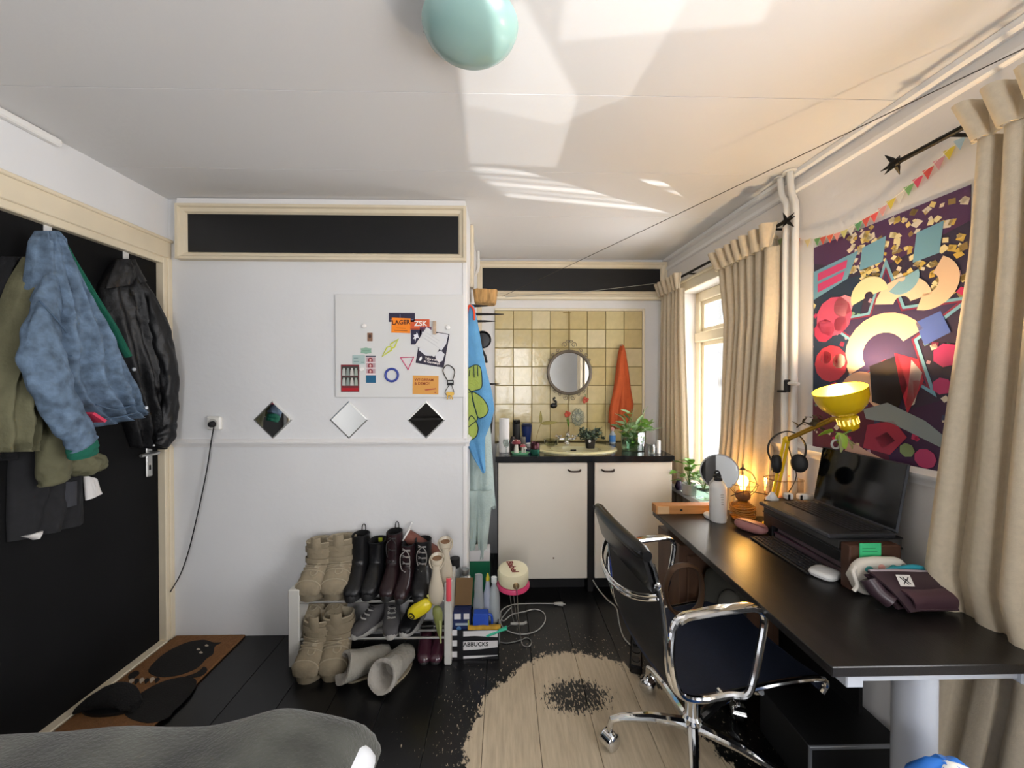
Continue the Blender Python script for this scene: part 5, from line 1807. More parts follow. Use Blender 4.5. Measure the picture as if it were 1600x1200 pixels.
# ================================================================ striped carton and its contents
CX0, CX1, CY0, CY1, CZ = atY(706, 1020, 1.99).x, atY(779, 1020, 1.99).x, 1.985, 2.20, 0.150
t = thing('striped_carton', 'open black and white striped carton beside the shoe rack', 'carton', ((CX0 + CX1) / 2, (CY0 + CY1) / 2, 0))
M_CARB = mat('black_print_card', '101014', 0.5)
M_CARW = mat('white_print_card', 'd4d2d2', 0.6)
for (x0, x1, y0, y1) in ((CX0, CX1, CY0, CY0 + 0.004), (CX0, CX1, CY1 - 0.004, CY1), (CX0, CX0 + 0.004, CY0, CY1), (CX1 - 0.004, CX1, CY0, CY1)):
    MB().bx(x0, x1, y0, y1, 0.0, CZ).build('wall_panel', M_CARB, t, world=True, ang=0)
MB().bx(CX0 + 0.004, CX1 - 0.004, CY0 + 0.004, CY1 - 0.004, 0.0, 0.004).build('bottom_panel', M_CARB, t, world=True, ang=0)
for (z0, z1, s0, s1) in ((0.118, 0.150, 0.002, -0.004), (0.052, 0.096, -0.004, 0.010), (0.006, 0.020, -0.002, 0.012)):
    pl = [(CX0 + 0.06, z0 + s0), (CX0 + 0.12, z0 + s0 + 0.002), (CX1 - 0.004, z0 + s1), (CX1 - 0.004, z1), (CX0 + 0.14, z1 - 0.001), (CX0 + 0.06, z1 - 0.003)]
    MB().prism(pl, 0.0008, T(0, CY0, 0) @ RX(90)).build('stripe', M_CARW, t, world=True, ang=0)
for z in (0.125, 0.07, 0.012):
    MB().bx(CX0 + 0.002, CX0 + 0.028, CY0 - 0.0008, CY0, z, z + 0.03).build('stripe', M_CARW, t, world=True, ang=0)
text_mesh('ABBUCKS', 0.030, T(CX0 + 0.125 - t.location.x, CY0 - 0.0012 - t.location.y, 0.078) @ TXT, 'lettering', mat('ink_15151a', '15151a', 0.6), t, 0.0003)
# tall blue carton with a brown flap
x0, x1 = atY(708, 960, 2.01).x, atY(735, 960, 2.01).x
t = thing('blue_carton', 'tall dark blue printed carton with an open brown flap', 'carton', ((x0 + x1) / 2, 2.04, 0.006))
zt_ = atY(720, 957, 2.01).z
MB().bx(x0, x1, 2.01, 2.075, 0.006, zt_ - 0.002).build('body', mat('navy_print', '1f2c55', 0.5), t, world=True, ang=0)
MB().add([(x0, 2.075, zt_), (x1, 2.075, zt_), (x1 + 0.008, 2.10, zt_ + 0.135), (x0 + 0.006, 2.10, zt_ + 0.135), (x0, 2.078, zt_), (x1, 2.078, zt_), (x1 + 0.008, 2.103, zt_ + 0.135), (x0 + 0.006, 2.103, zt_ + 0.135)],
         [(0, 1, 2, 3), (7, 6, 5, 4), (0, 4, 5, 1), (1, 5, 6, 2), (2, 6, 7, 3), (3, 7, 4, 0)]).build('flap', mat('brown_cardboard', '6f5636', 0.8, var=0.1), t, world=True, ang=0)
MB().bx(x0 + 0.006, x0 + 0.040, 2.0085, 2.0097, zt_ - 0.035, zt_ - 0.006).bx(x0 + 0.055, x1 - 0.006, 2.0085, 2.0097, zt_ - 0.035, zt_ - 0.006).build('white_print', M_CARW, t, world=True, ang=0)
MB().bx(x0 + 0.012, x1 - 0.012, 2.0085, 2.0097, zt_ - 0.068, zt_ - 0.056).build('title_print', mat('ink_9aa6b2', '9aa6b2', 0.6), t, world=True, ang=0)
MB().bx(x1 - 0.014, x1 - 0.006, 2.0085, 2.0097, 0.05, zt_ - 0.04).build('yellow_edge_print', mat('ink_a8b04a', 'a8b04a', 0.6), t, world=True, ang=0)
for dz, c_ in ((0.085, '4d7fb4'), (0.112, '7fa83e')):
    MB().lathe([(0, 0), (0.012, 0), (0.012, 0.001), (0, 0.001)], 18, T(x0 + 0.03, 2.0096, zt_ - dz) @ RX(90)).build('badge_print', mat('ink_' + c_, c_, 0.6), t, world=True)
MB().lathe([(0, 0), (0.016, 0), (0.016, 0.001), (0.008, 0.0012), (0, 0.0012)], 18, T(x0 + 0.03, 2.0096, zt_ - 0.148) @ RX(90)).build('badge_print', mat('ink_c3bcc4', 'c3bcc4', 0.6), t, world=True)


def bottle(name, px, pyb, y, prof, m, label, cat='bottle', cap=None, seg=20, z=None, extra=None, rot=None):
    p = atY(px, pyb, y)
    zz = p.z if z is None else z
    t = thing(name, label, cat, (p.x, y, zz), rot=rot)
    MB().lathe(prof, seg).build('body', m, t, ang=40)
    if cap:
        MB().lathe(cap[0], seg).build('cap', cap[1], t, ang=40)
    return t


M_STEEL = mat('brushed_steel', 'a9abab', 0.28, metal=0.95)
bottle('steel_flask', 727, 960, 2.135, [(0, 0), (0.033, 0), (0.035, 0.006), (0.035, 0.33), (0.028, 0.352), (0.020, 0.36), (0, 0.362)], M_STEEL, 'brushed steel flask standing behind the blue carton', 'flask', ([(0.018, 0.362), (0.020, 0.365), (0.020, 0.392), (0.008, 0.396), (0, 0.396)], M_STEEL), z=0.006)
bottle('grey_flask', 711, 960, 2.155, [(0, 0), (0.034, 0), (0.036, 0.006), (0.036, 0.37), (0.030, 0.40), (0, 0.402)], mat('grey_steel', '8b8e8d', 0.4, metal=0.6), 'grey flask with a black screw cap beside the cream shoes', 'flask', ([(0.026, 0.402), (0.028, 0.405), (0.028, 0.45), (0, 0.452)], M_BLKM), z=0.0)
# blue jug
xa, xb = atY(739, 975, 2.03).x, atY(764, 975, 2.03).x
t = thing('blue_jug', 'bright blue plastic measuring jug in the striped carton', 'jug', ((xa + xb) / 2, 2.035, 0.08))
MB().loft([[Vector((sx * w_, sy * d_, z)) for sx, sy in ((-1, -1), (1, -1), (1, 1), (-1, 1))] for w_, d_, z in ((0.044, 0.022, 0.0), (0.045, 0.024, 0.01), (0.039, 0.022, 0.13), (0.037, 0.020, 0.138))]).build('body', mat('cobalt_plastic', '1b49b0', 0.3), t, ang=30)
MB().tube(spline([(0.03, 0, 0.12), (0.055, 0, 0.118), (0.058, 0, 0.06), (0.036, 0, 0.035)], 4), 0.006, 8).build('handle', MATS['cobalt_plastic'], t)
M_CLEAR = glass_mat('clear_plastic', 'dfe8ea', 0.25, 0.1)
M_FROST = mat('frosted_plastic', 'b9c2c6', 0.35, trans=0.3)
bottle('clear_bottle', 772, 975, 2.10, [(0, 0), (0.030, 0), (0.032, 0.01), (0.032, 0.25), (0.026, 0.29), (0.012, 0.32), (0.012, 0.335), (0, 0.336)], M_FROST, 'clear plastic bottle with a pale cap beside the round lamp', 'bottle', ([(0.013, 0.336), (0.016, 0.336), (0.016, 0.362), (0, 0.364)], mat('pale_cap', 'cfd6d8', 0.4)), z=0.006)
bottle('squeeze_bottle', 762, 975, 2.10, [(0, 0), (0.022, 0), (0.024, 0.01), (0.022, 0.20), (0.014, 0.23), (0.010, 0.27), (0, 0.275)], mat('milky_plastic', 'aeb6c8', 0.4, trans=0.2), 'slim milky squeeze bottle with a yellow tip', 'bottle', ([(0.010, 0.27), (0.010, 0.285), (0.004, 0.31), (0, 0.312)], mat('yellow_tip', 'c2b62f', 0.5)), z=0.08)
# crumpled plastic bag
p = atY(748, 958, 2.09)
t = thing('plastic_bag', 'upright crumpled clear plastic bag in the striped carton', 'bag', (p.x, 2.09, 0.12))
rg = []
for i in range(14):
    u = i / 13
    w_ = 0.036 * (1 - 0.45 * u)
    rg.append([Vector((w_ * math.cos(a) * (1 + 0.25 * noise.noise(Vector((math.cos(a) * 2, math.sin(a) * 2, u * 6)))), 0.6 * w_ * math.sin(a), u * 0.27 + 0.006 * noise.noise(Vector((a, u * 4, 2))))) for a in [2 * PI * k / 18 for k in range(18)]])
MB().loft(rg).build('bag_body', mat('clear_bag_plastic', 'b3b9bd', 0.25, trans=0.4), t, ang=40)
# pliers-like green grip, yellow sponge, cloth
A, B = atY(760, 993, 1.99), atY(792, 981, 1.99)
t = thing('green_grip', 'turquoise grip lying over the front corner of the striped carton', 'tool', (A.x, 1.99, CZ + 0.002))
MB().tube([A, A.lerp(B, 0.3), A.lerp(B, 0.7), B], [0.010, 0.012, 0.010, 0.013], 8, flat=0.7).build('grip', mat('turquoise_plastic', '35b08e', 0.4), t, world=True)
p = atY(757, 990, 2.01)
t = thing('sponge', 'ochre yellow sponge between the blue jug and the turquoise grip', 'sponge', (p.x, 2.01, CZ - 0.05))
rg = []
for k in range(7):
    u = k / 6
    rg.append([Vector(((u - 0.5) * 0.17, 0.018 * math.cos(a), 0.045 + 0.016 * math.sin(a) + 0.006 * noise.noise(Vector((u * 8, a, 0))))) for a in [2 * PI * k_ / 12 for k_ in range(12)]])
MB().loft(rg).build('foam', mat('ochre_foam', 'b08a2e', 0.9, var=0.3, vscale=30), t, ang=50)

# green and white box behind, at the alcove
x0, x1 = atY(729, 880, 2.42).x, atY(765, 880, 2.42).x
zt_, zm_ = atY(745, 861, 2.42).z, atY(745, 877, 2.42).z
t = thing('green_box', 'tall green box with a white top band under the hanging towels', 'box', ((x0 + x1) / 2, 2.47, 0))
MB().bx(x0, x1, 2.42, 2.52, 0, zm_).build('body', mat('green_card', '0f6b4a', 0.5), t, world=True, ang=0)
MB().bx(x0, x1, 2.42, 2.52, zm_, zt_).build('top_band', M_CARW, t, world=True, ang=0)

# ================================================================ drum lamp on wire legs
pc = atY(802, 905, 2.14)
LX, LY = pc.x, 2.16
zt_ = 0.405
t = thing('drum_lamp', 'round cream drum lamp with pink ring and red script on thin wire legs', 'lamp', (LX, LY, 0.0))
M_IVORY = mat('ivory_plastic', 'e0d9b8', 0.3, coat=0.2)
Mt = T(0, 0, 0) @ T(0, 0, 0.36) @ RX(6) @ T(0, 0, -0.36)
MB().lathe([(0.0, 0.285), (0.045, 0.285), (0.05, 0.30), (0.083, 0.315), (0.088, 0.33), (0.088, 0.372), (0.082, 0.388), (0.066, 0.396), (0, 0.397)], 36, Mt).build('drum', M_IVORY, t, ang=40)
MB().lathe([(0.082, 0.294), (0.094, 0.290), (0.094, 0.298), (0.087, 0.312), (0.08, 0.312)], 36, Mt).build('pink_ring', mat('pink_enamel', 'd04672', 0.3), t, ang=40)
MB().lathe([(0, 0.255), (0.03, 0.255), (0.045, 0.272), (0.05, 0.292), (0, 0.292)], 24, Mt).build('socket', mat('pale_plastic', 'd0ccc4', 0.4), t, ang=40)
MB().lathe([(0, 0), (0.015, 0), (0.018, 0.003), (0.012, 0.006), (0, 0.006)], 16, T(0.014, -0.084, 0.332) @ RX(90)).build('knob', mat('brown_knob', '8a7350', 0.4, metal=0.6), t)
text_mesh('Babel', 0.052, Mt @ T(-0.008, 0.004, 0.3985) @ RZ(-72), 'lettering', mat('ink_7d2a2a', '7d2a2a', 0.6), t, 0.0003, 'CENTER', 0.25)
M_WIRE = mat('steel_wire', 'a5a5a2', 0.3, metal=0.9)
b = MB()
b.tube(spline([(0.014, -0.090, 0.33), (0.018, -0.096, 0.30), (0.026, -0.08, 0.16), (0.040, -0.07, 0.035), (0.052, -0.085, 0.006), (0.085, -0.09, 0.004), (0.098, -0.05, 0.004), (0.075, -0.02, 0.004), (0.042, -0.04, 0.005), (-0.03, -0.06, 0.004), (-0.09, -0.05, 0.004)], 5), 0.0028, 6)
b.build('wire_foot', M_WIRE, t)
for xx in (-0.02, 0.0):
    MB().tube([(xx, -0.01, 0.256), (xx + 0.016, -0.012, 0.12), (xx + 0.026, -0.02, 0.085)], 0.0025, 6).build('wire_strut', M_WIRE, t)
MB().tube([(-0.015, -0.02, 0.085), (0.055, -0.03, 0.09), (0.075, -0.032, 0.10)], 0.007, 8).build('inline_switch', M_PALE, t)
MB().tube([(0.026, -0.02, 0.09), (0.030, 0.03, 0.004)], 0.0025, 6).build('wire_strut', M_WIRE, t)
MB().tube([(0.010, -0.02, 0.09), (-0.06, 0.05, 0.004)], 0.0025, 6).build('wire_strut', M_WIRE, t)
cp = [(800, 948), (790, 958), (782, 972), (792, 985), (815, 991), (838, 986), (851, 972), (850, 958), (836, 952), (818, 956), (800, 960), (786, 970), (783, 955), (800, 945), (830, 943), (866, 943)]
cz = [0.09, 0.05, 0.004, 0.004, 0.004, 0.004, 0.004, 0.004, 0.004, 0.01, 0.012, 0.004, 0.004, 0.004, 0.004, 0.004]
b = MB()
b.tube(spline([atZ(a, c, z) for (a, c), z in zip(cp, cz)], 5), 0.0035, 6)
t2 = thing('lamp_cord', 'pale grey cord coiled on the floor under the drum lamp', 'cord', (LX, LY, 0))
b.build('cord', M_PALE, t2, world=True)
A, B = atZ(866, 943, 0.01), atZ(880, 944, 0.01)
MB().tube([A, A.lerp(B, 0.5), B], [0.006, 0.012, 0.013], 8).tube([B, B + (B - A).normalized() * 0.015], 0.003, 6).build('plug', M_PALE, t2, world=True)
# ================================================================ towels and pegs beside the sink
def hang_y(name, parent, rows, Y, m, nfold, famp, seed, th=0.03, nrow=34, nseg=24, M=None):
    """cloth hanging in a plane of depth Y; rows: (py_l, px_l, py_r, px_r). Returns the object and its surface function"""
    rs = lerp_rows([(i, *r) for i, r in enumerate(rows)], nrow)
    def surf(i, s_):
        _, pl, xl, pr, xr_ = rs[i]
        v = i / (nrow - 1)
        P = atY(xl, pl, Y).lerp(atY(xr_, pr, Y), s_)
        f = math.sin(2 * PI * nfold * (s_ + 0.06 * math.sin(v * 4 + seed)) + seed) * famp * (0.25 + v)
        f += noise.noise(Vector((s_ * 3 + seed, v * 4, 1))) * famp
        P.y -= th * max(0, math.sin(PI * s_)) ** 0.6 + f
        return P
    grid = [[surf(i, j / (nseg - 1)) for j in range(nseg)] for i in range(nrow)]
    o = MB().sheet(grid, 0.006).build(name, m, parent, world=True, ang=80)
    return o, grid


def patch_on(grid, px_poly, off, name, m, parent):
    """a printed patch following the cloth: polygon in photograph pixels, projected on the nearest cloth point"""
    flat = [p for r in grid for p in r]
    def depth(a, c):
        q = atY(a, c, flat[0].y)
        best = min(flat, key=lambda p: (p.x - q.x) ** 2 + (p.z - q.z) ** 2)
        return best.y
    pts = px_poly
    b = MB()
    cx = sum(p[0] for p in pts) / len(pts)
    cy = sum(p[1] for p in pts) / len(pts)
    dense = spline([(p[0], p[1], 0) for p in pts], 4, True)
    rings = []
    for f in (1.0, 0.66, 0.33):
        ring = []
        for p in dense:
            a, c = cx + (p.x - cx) * f, cy + (p.y - cy) * f
            ring.append(atY(a, c, depth(a, c) - off))
        rings.append(ring)
    n = len(dense)
    vs = [p for r in rings for p in r] + [atY(cx, cy, depth(cx, cy) - off)]
    fs = []
    for k in range(2):
        for i in range(n):
            j = (i + 1) % n
            fs.append((k * n + i, k * n + j, (k + 1) * n + j, (k + 1) * n + i))
    for i in range(n):
        fs.append((2 * n + i, 2 * n + (i + 1) % n, 3 * n))
    b.add(vs, fs)
    o = b.build(name, m, parent, world=True, ang=80)
    MB().tube([p + Vector((0, -0.001, 0)) for p in rings[0]], 0.0028, 5, True).build('outline_print', mat('towel_outline', '16303a', 0.9), parent, world=True)
    return o


M_TOWB = mat('blue_terry', '5c95c0', 0.95, var=0.18, vscale=6, bump=0.5, bscale=120)
M_TOWG = mat('aqua_grey_terry', 'a9bab6', 0.95, var=0.12, vscale=8, bump=0.5, bscale=90)
M_TOWO = mat('rust_orange_terry', 'b8552c', 0.95, var=0.12, vscale=10, bump=0.5, bscale=90)
M_PETAL = mat('lime_green_terry', '9dae55', 0.95, bump=0.5, bscale=120)

t = thing('hanging_cloth', 'pale aqua-grey fringed towel hanging below the blue towel', 'towel', (XP + 0.08, 2.50, 0.5))
o, g = hang_y('cloth', t, [(600, 727, 600, 758), (650, 727, 645, 764), (720, 728, 716, 769), (775, 729, 772, 772), (797, 731, 790, 775)], 2.48, M_TOWG, 2.4, 0.012, 3)
o, g2 = hang_y('cloth_tail', t, [(765, 729, 765, 750), (800, 731, 800, 747), (840, 733, 840, 744), (862, 734, 862, 741)], 2.46, M_TOWG, 1.5, 0.008, 5, nrow=16, nseg=12)
o, g3 = hang_y('cloth_tail', t, [(765, 744, 765, 768), (800, 746, 800, 766), (840, 747, 840, 762), (864, 748, 864, 759)], 2.45, M_TOWG, 1.5, 0.010, 9, nrow=16, nseg=12)
b = MB()
for gg in (g[-1], g3[-1]):
    for p in gg[::1]:
        b.tube([p, p + Vector((random.uniform(-0.006, 0.006), random.uniform(-0.004, 0.004), -0.022))], 0.0022, 5)
fr = b.build('fringe', M_TOWG, t, world=True)
fr['kind'] = 'stuff'

t = thing('blue_towel', 'blue beach towel with lime green petals hanging on the closet side', 'towel', (XP + 0.08, 2.40, 0.95))
o, g = hang_y('cloth', t, [(478, 729, 478, 740), (500, 728, 500, 745), (540, 727, 540, 752), (580, 727, 578, 759), (615, 727, 612, 768), (645, 727, 640, 772), (668, 728, 662, 766), (690, 729, 684, 757), (715, 740, 712, 757), (738, 755, 736, 758)], 2.38, M_TOWB, 1.6, 0.010, 1, nrow=44, nseg=30)
for poly in ([(730, 580), (736, 573), (744, 570), (751, 575), (753, 592), (752, 606), (742, 610), (729, 611)], [(729, 613), (736, 612), (739, 628), (744, 645), (746, 655), (738, 662), (729, 664)], [(738, 613), (748, 617), (758, 627), (763, 640), (758, 650), (748, 653), (744, 643), (740, 628)], [(729, 667), (735, 650), (742, 655), (747, 668), (744, 682), (734, 688), (729, 684)]):
    patch_on(g, poly, 0.009, 'petal_print', M_PETAL, t)
for (a0, c0, a1, c1) in ((740, 572, 741, 590), (746, 572, 747, 588), (734, 578, 733, 588)):
    MB().tube([atY(a0, c0, 2.335), atY(a1, c1, 2.335)], 0.0025, 5).build('outline_print', MATS['towel_outline'], t, world=True)
# red-orange loop it hangs from
t = thing('red_strap', 'red-orange strap knotted above the blue towel', 'strap', atY(735, 490, 2.36))
MB().tube(spline([atY(a, c, 2.34) for a, c in ((729, 508), (730, 490), (733, 478), (738, 480), (741, 488), (741, 500))], 4), 0.012, 8, flat=0.5).build('strap', mat('coral_red_cloth', 'e2512f', 0.8), t, world=True)

# peg rail on the closet side with long black pegs
t = thing('peg_rail', 'rail of long black pegs on the side of the closet', 'peg rail', (XP, 2.75, 1.95))
for (a0, c0, a1, Y) in ((738, 478, 762, 2.45), (741, 491, 787, 2.62), (750, 502, 774, 2.85), (762, 600, 780, 2.9)):
    A = atY(a0, c0, Y)
    A.x = XP
    B = atY(a1, c0, Y)
    MB().tube([A, A.lerp(B, 0.5), B], [0.010, 0.008, 0.003], 8).build('peg', M_BLKM, t, world=True)
MB().bx(XP, XP + 0.012, 2.38, 2.95, atY(741, 491, 2.62).z - 0.02, atY(741, 491, 2.62).z + 0.02, 0.003).build('rail', M_CREAM, t, world=True, ang=0)
# straw basket on the top peg
p = atY(758, 476, 2.46)
t = thing('straw_basket', 'small straw basket resting on the topmost black peg', 'basket', (p.x, 2.50, p.z + 0.009))
rg = []
for (z, w_, d_) in ((0.0, 0.060, 0.06), (0.01, 0.070, 0.07), (0.06, 0.076, 0.075), (0.085, 0.080, 0.078), (0.085, 0.072, 0.07), (0.02, 0.062, 0.06)):
    rg.append([Vector((w_ * math.copysign(abs(math.cos(a)) ** 0.6, math.cos(a)), d_ * math.copysign(abs(math.sin(a)) ** 0.6, math.sin(a)), z + 0.006 * noise.noise(Vector((a * 3, z * 30, 0))))) for a in [2 * PI * k / 28 for k in range(28)]])
MB().loft(rg).build('basket', mat('straw', 'b08a57', 0.85, var=0.4, vscale=50, bump=0.8, bscale=90, stretch=(1, 1, 0.15)), t, ang=30)
# black pan hanging
p = atY(754, 531, 2.85)
t = thing('frying_pan', 'small black pan hanging upright behind the blue towel', 'pan', (p.x, p.y, p.z))
MB().lathe([(0, -0.02), (0.055, -0.02), (0.066, 0.015), (0.062, 0.015), (0.052, -0.014), (0, -0.014)], 24, RX(90)).build('pan_body', mat('black_enamel', '121213', 0.25), t, ang=40)
MB().tube([(-0.01, 0, -0.06), (0.02, 0, -0.12), (0.03, 0, -0.17)], 0.009, 8).build('handle', M_BLKM, t)
# dark bag and canisters deeper in the gap
p = atY(768, 690, 2.95)
t = thing('dark_umbrella', 'folded black umbrella hanging beside the paper towel roll', 'umbrella', (p.x - 0.03, 2.95, 1.0))
rg = []
for (z, r_) in ((0.0, 0.012), (0.05, 0.028), (0.2, 0.040), (0.33, 0.034), (0.40, 0.018)):
    rg.append([Vector(((r_ + 0.004 * math.cos(6 * a)) * math.cos(a), (r_ + 0.004 * math.cos(6 * a)) * math.sin(a), z)) for a in [2 * PI * k / 24 for k in range(24)]])
MB().loft(rg).build('canopy', M_BLKM, t)
MB().tube([(0, 0, 0.40), (0, 0, 0.47)], 0.008, 8).build('handle', M_BLKM, t)
# white pipe in the alcove corner
t = thing('corner_pipe', 'thin white water pipe bending down beside the straw basket', 'pipe', (XP + 0.03, 3.0, 2.0))
MB().tube(spline([atY(747, 392, 3.02), atY(747, 420, 3.02), atY(739, 435, 2.9), atY(738, 455, 2.9), atY(738, 475, 2.9)], 5), 0.012, 8).build('pipe', mat('white_pipe_paint', 'e0ddd6', 0.35), t, world=True)
MB().lathe([(0.018, 0), (0.018, 0.02), (0.012, 0.02), (0.012, 0)], 12, T(*atY(738, 456, 2.9))).build('coupling', MATS['white_pipe_paint'], t, world=True)

# ================================================================ on the worktop
def onw(px, py, z=ZW):
    return atZ(px, py, z)


def lathe_thing(name, px, py, prof, m, label, cat, seg=24, cap=None, part='body', group=None, sc=1.0, z=ZW + 0.0005):
    p = atZ(px, py, ZW)
    t = thing(name, label, cat, (p.x, p.y, z), group=group)
    MB().lathe(prof, seg).build(part, m, t, ang=40)
    if cap:
        MB().lathe(cap[0], seg).build(cap[2] if len(cap) > 2 else 'cap', cap[1], t, ang=40)
    return t


lathe_thing('paper_towel_roll', 788, 706, [(0, 0), (0.037, 0), (0.037, 0.24), (0.020, 0.24), (0.018, 0.236), (0, 0.236)], mat('white_paper_roll', 'dcdad8', 0.9, bump=0.2, bscale=40), 'white paper towel roll standing at the end of the worktop', 'paper roll')
lathe_thing('black_canister', 807, 695, [(0, 0), (0.030, 0), (0.031, 0.004), (0.031, 0.165), (0.028, 0.17), (0, 0.17)], M_BLKM, 'tall black canister behind the mushroom figures', 'canister', cap=([(0.0285, 0.170), (0.030, 0.172), (0.030, 0.196), (0.026, 0.20), (0, 0.20)], M_BLK))
lathe_thing('blue_tumbler', 823, 693, [(0, 0), (0.029, 0), (0.031, 0.004), (0.041, 0.13), (0.0415, 0.14), (0, 0.14)], mat('navy_plastic', '1c2f63', 0.3), 'navy blue travel tumbler beside the black canister', 'tumbler', cap=([(0.043, 0.14), (0.044, 0.15), (0.036, 0.158), (0.036, 0.165), (0, 0.165)], mat('navy_lid', '141f40', 0.3), 'lid'))
t = lathe_thing('grey_beaker', 817, 700, [(0, 0), (0.023, 0), (0.024, 0.003), (0.021, 0.085), (0.019, 0.085), (0.02, 0.01), (0, 0.01)], mat('smoky_glass', '7d776f', 0.2, trans=0.3), 'smoky grey beaker in front of the navy tumbler', 'beaker')
lathe_thing('dark_jar', 802, 699, [(0, 0), (0.026, 0), (0.028, 0.02), (0.026, 0.06), (0.018, 0.075), (0.018, 0.085), (0, 0.086)], mat('dark_glaze', '2a211f', 0.2), 'small dark glazed jar in front of the black canister', 'jar')
t = lathe_thing('candle_jar', 836, 709, [(0, 0), (0.030, 0), (0.033, 0.006), (0.033, 0.075), (0.029, 0.08), (0.027, 0.076), (0.027, 0.02), (0, 0.02)], mat('metallic_plum', '3a1a20', 0.15, metal=0.7), 'round metallic plum candle jar with a green foot', 'candle')
MB().lathe([(0.0305, -0.0002), (0.0345, 0.006), (0.0345, 0.032), (0.032, 0.034)], 24).build('green_foot', mat('metallic_green', '2f6b58', 0.2, metal=0.6), t, ang=40)
# green tray with toadstools
p = onw(813, 709)
t = thing('green_tray', 'small shallow green tray at the front of the worktop', 'tray', (p.x, p.y, ZW + 0.0005))
MB().loft([sring(0, 0, 0.058, 0.042, 0, 28), sring(0, 0, 0.068, 0.048, 0.012, 28), sring(0, 0, 0.064, 0.045, 0.013, 28), sring(0, 0, 0.054, 0.038, 0.004, 28)]).build('tray', mat('green_glaze', '6fae86', 0.25), t, ang=40)
for (dx, dy, hh, rr0, cp_, lb) in ((-0.028, 0.0, 0.095, 0.034, '7c2f36', 'toadstool figure with a plum red cap on the green tray'), (0.018, 0.012, 0.06, 0.022, 'a04a50', 'small toadstool figure with a pink-red cap behind the tray'), (0.034, -0.01, 0.045, 0.012, 'd9d4cc', 'tiny white mushroom figure at the tray edge')):
    tt = thing('toadstool', lb, 'figurine', (p.x + dx, p.y + dy, ZW + 0.0055), group='toadstool figures')
    MB().lathe([(0, 0), (rr0 * 0.5, 0), (rr0 * 0.42, hh * 0.3), (rr0 * 0.30, hh * 0.7), (0, hh * 0.72)], 14).build('stalk', mat('pale_stalk', 'd8d3c6', 0.5), tt)
    MB().lathe([(0, hh * 0.66), (rr0 * 0.9, hh * 0.68), (rr0, hh * 0.74), (rr0 * 0.75, hh * 0.92), (rr0 * 0.3, hh), (0, hh)], 18).build('mushroom_cap', mat('cap_' + cp_, cp_, 0.35), tt)
    if rr0 > 0.02:
        for k in range(5):
            a = k * 1.26
            MB().ball((rr0 * 0.65 * math.cos(a), rr0 * 0.65 * math.sin(a), hh * 0.93), rr0 * 0.12, 8, 5).build('spot', mat('white_spot', 'e6e0d8', 0.5), tt)
# glass stem vase (tall clear) beside tray
lathe_thing('stem_glass', 791, 711, [(0, 0), (0.022, 0), (0.020, 0.003), (0.004, 0.006), (0.0035, 0.05), (0.016, 0.062), (0.024, 0.085), (0.022, 0.105), (0.021, 0.105), (0.0225, 0.085), (0.014, 0.064), (0, 0.06)], glass_mat('clear_glass', 'eef2f0', 0.3), 'small clear stemmed glass in front of the paper roll', 'glass')
p = onw(829, 697)
tag(MB().loft([sring(p.x, p.y, 0.035, 0.03, ZW + 0.0005, 20), sring(p.x, p.y, 0.042, 0.036, ZW + 0.022, 20), sring(p.x, p.y, 0.038, 0.032, ZW + 0.022, 20), sring(p.x, p.y, 0.03, 0.025, ZW + 0.006, 20)]).build('soap_dish', mat('white_porcelain', 'e6e4e0', 0.2), ang=40), 'small white porcelain dish behind the plum candle jar', 'dish')


# leaves --------------------------------------------------------------
def leaf_mesh(L, W, curl=0.3, n=6, fold=0.15, tip=1.4):
    g_ = []
    for i in range(n + 1):
        u = i / n
        w = W / 2 * (math.sin(PI * min(0.98, u ** (1 / tip) * 0.95 + 0.03)) ** 0.8)
        y = L * u
        z = -curl * L * u * u
        g_.append([Vector((-w, y, z + fold * w)), Vector((-w * 0.5, y, z + fold * w * 0.3)), Vector((0, y, z)), Vector((w * 0.5, y, z + fold * w * 0.3)), Vector((w, y, z + fold * w))])
    b = MB().sheet(g_, 0.0012)
    return b


def leaf_data(name, L, W, curl, m, **kw):
    o = leaf_mesh(L, W, curl, **kw).build(name, m, None, ang=60)
    d = o.data
    bpy.data.objects.remove(o)
    return d


def add_leaf(parent, data, pos, yaw, pitch, sc=1.0, roll=0.0, name='leaf'):
    o = bpy.data.objects.new(name, data)
    COL.objects.link(o)
    o.parent = parent
    o.location = pos
    o.rotation_euler = Euler((R(pitch), R(roll), R(yaw)), 'XYZ')
    o.scale = (sc, sc, sc)
    return o


M_LEAFP = mat('pale_green_leaf', '9fbf8f', 0.4, var=0.2, vscale=20, translucent=0.2)
M_LEAFG = mat('bright_green_leaf', '6f9a3e', 0.4, var=0.2, vscale=20, translucent=0.3)
M_LEAFD = mat('dark_green_leaf', '2c3a2a', 0.5, var=0.3, vscale=25)
M_LEAFY = mat('olive_leaf', '93894a', 0.5, var=0.2, vscale=20, translucent=0.2)
M_STEM = mat('green_stem', '5f7d3a', 0.5)

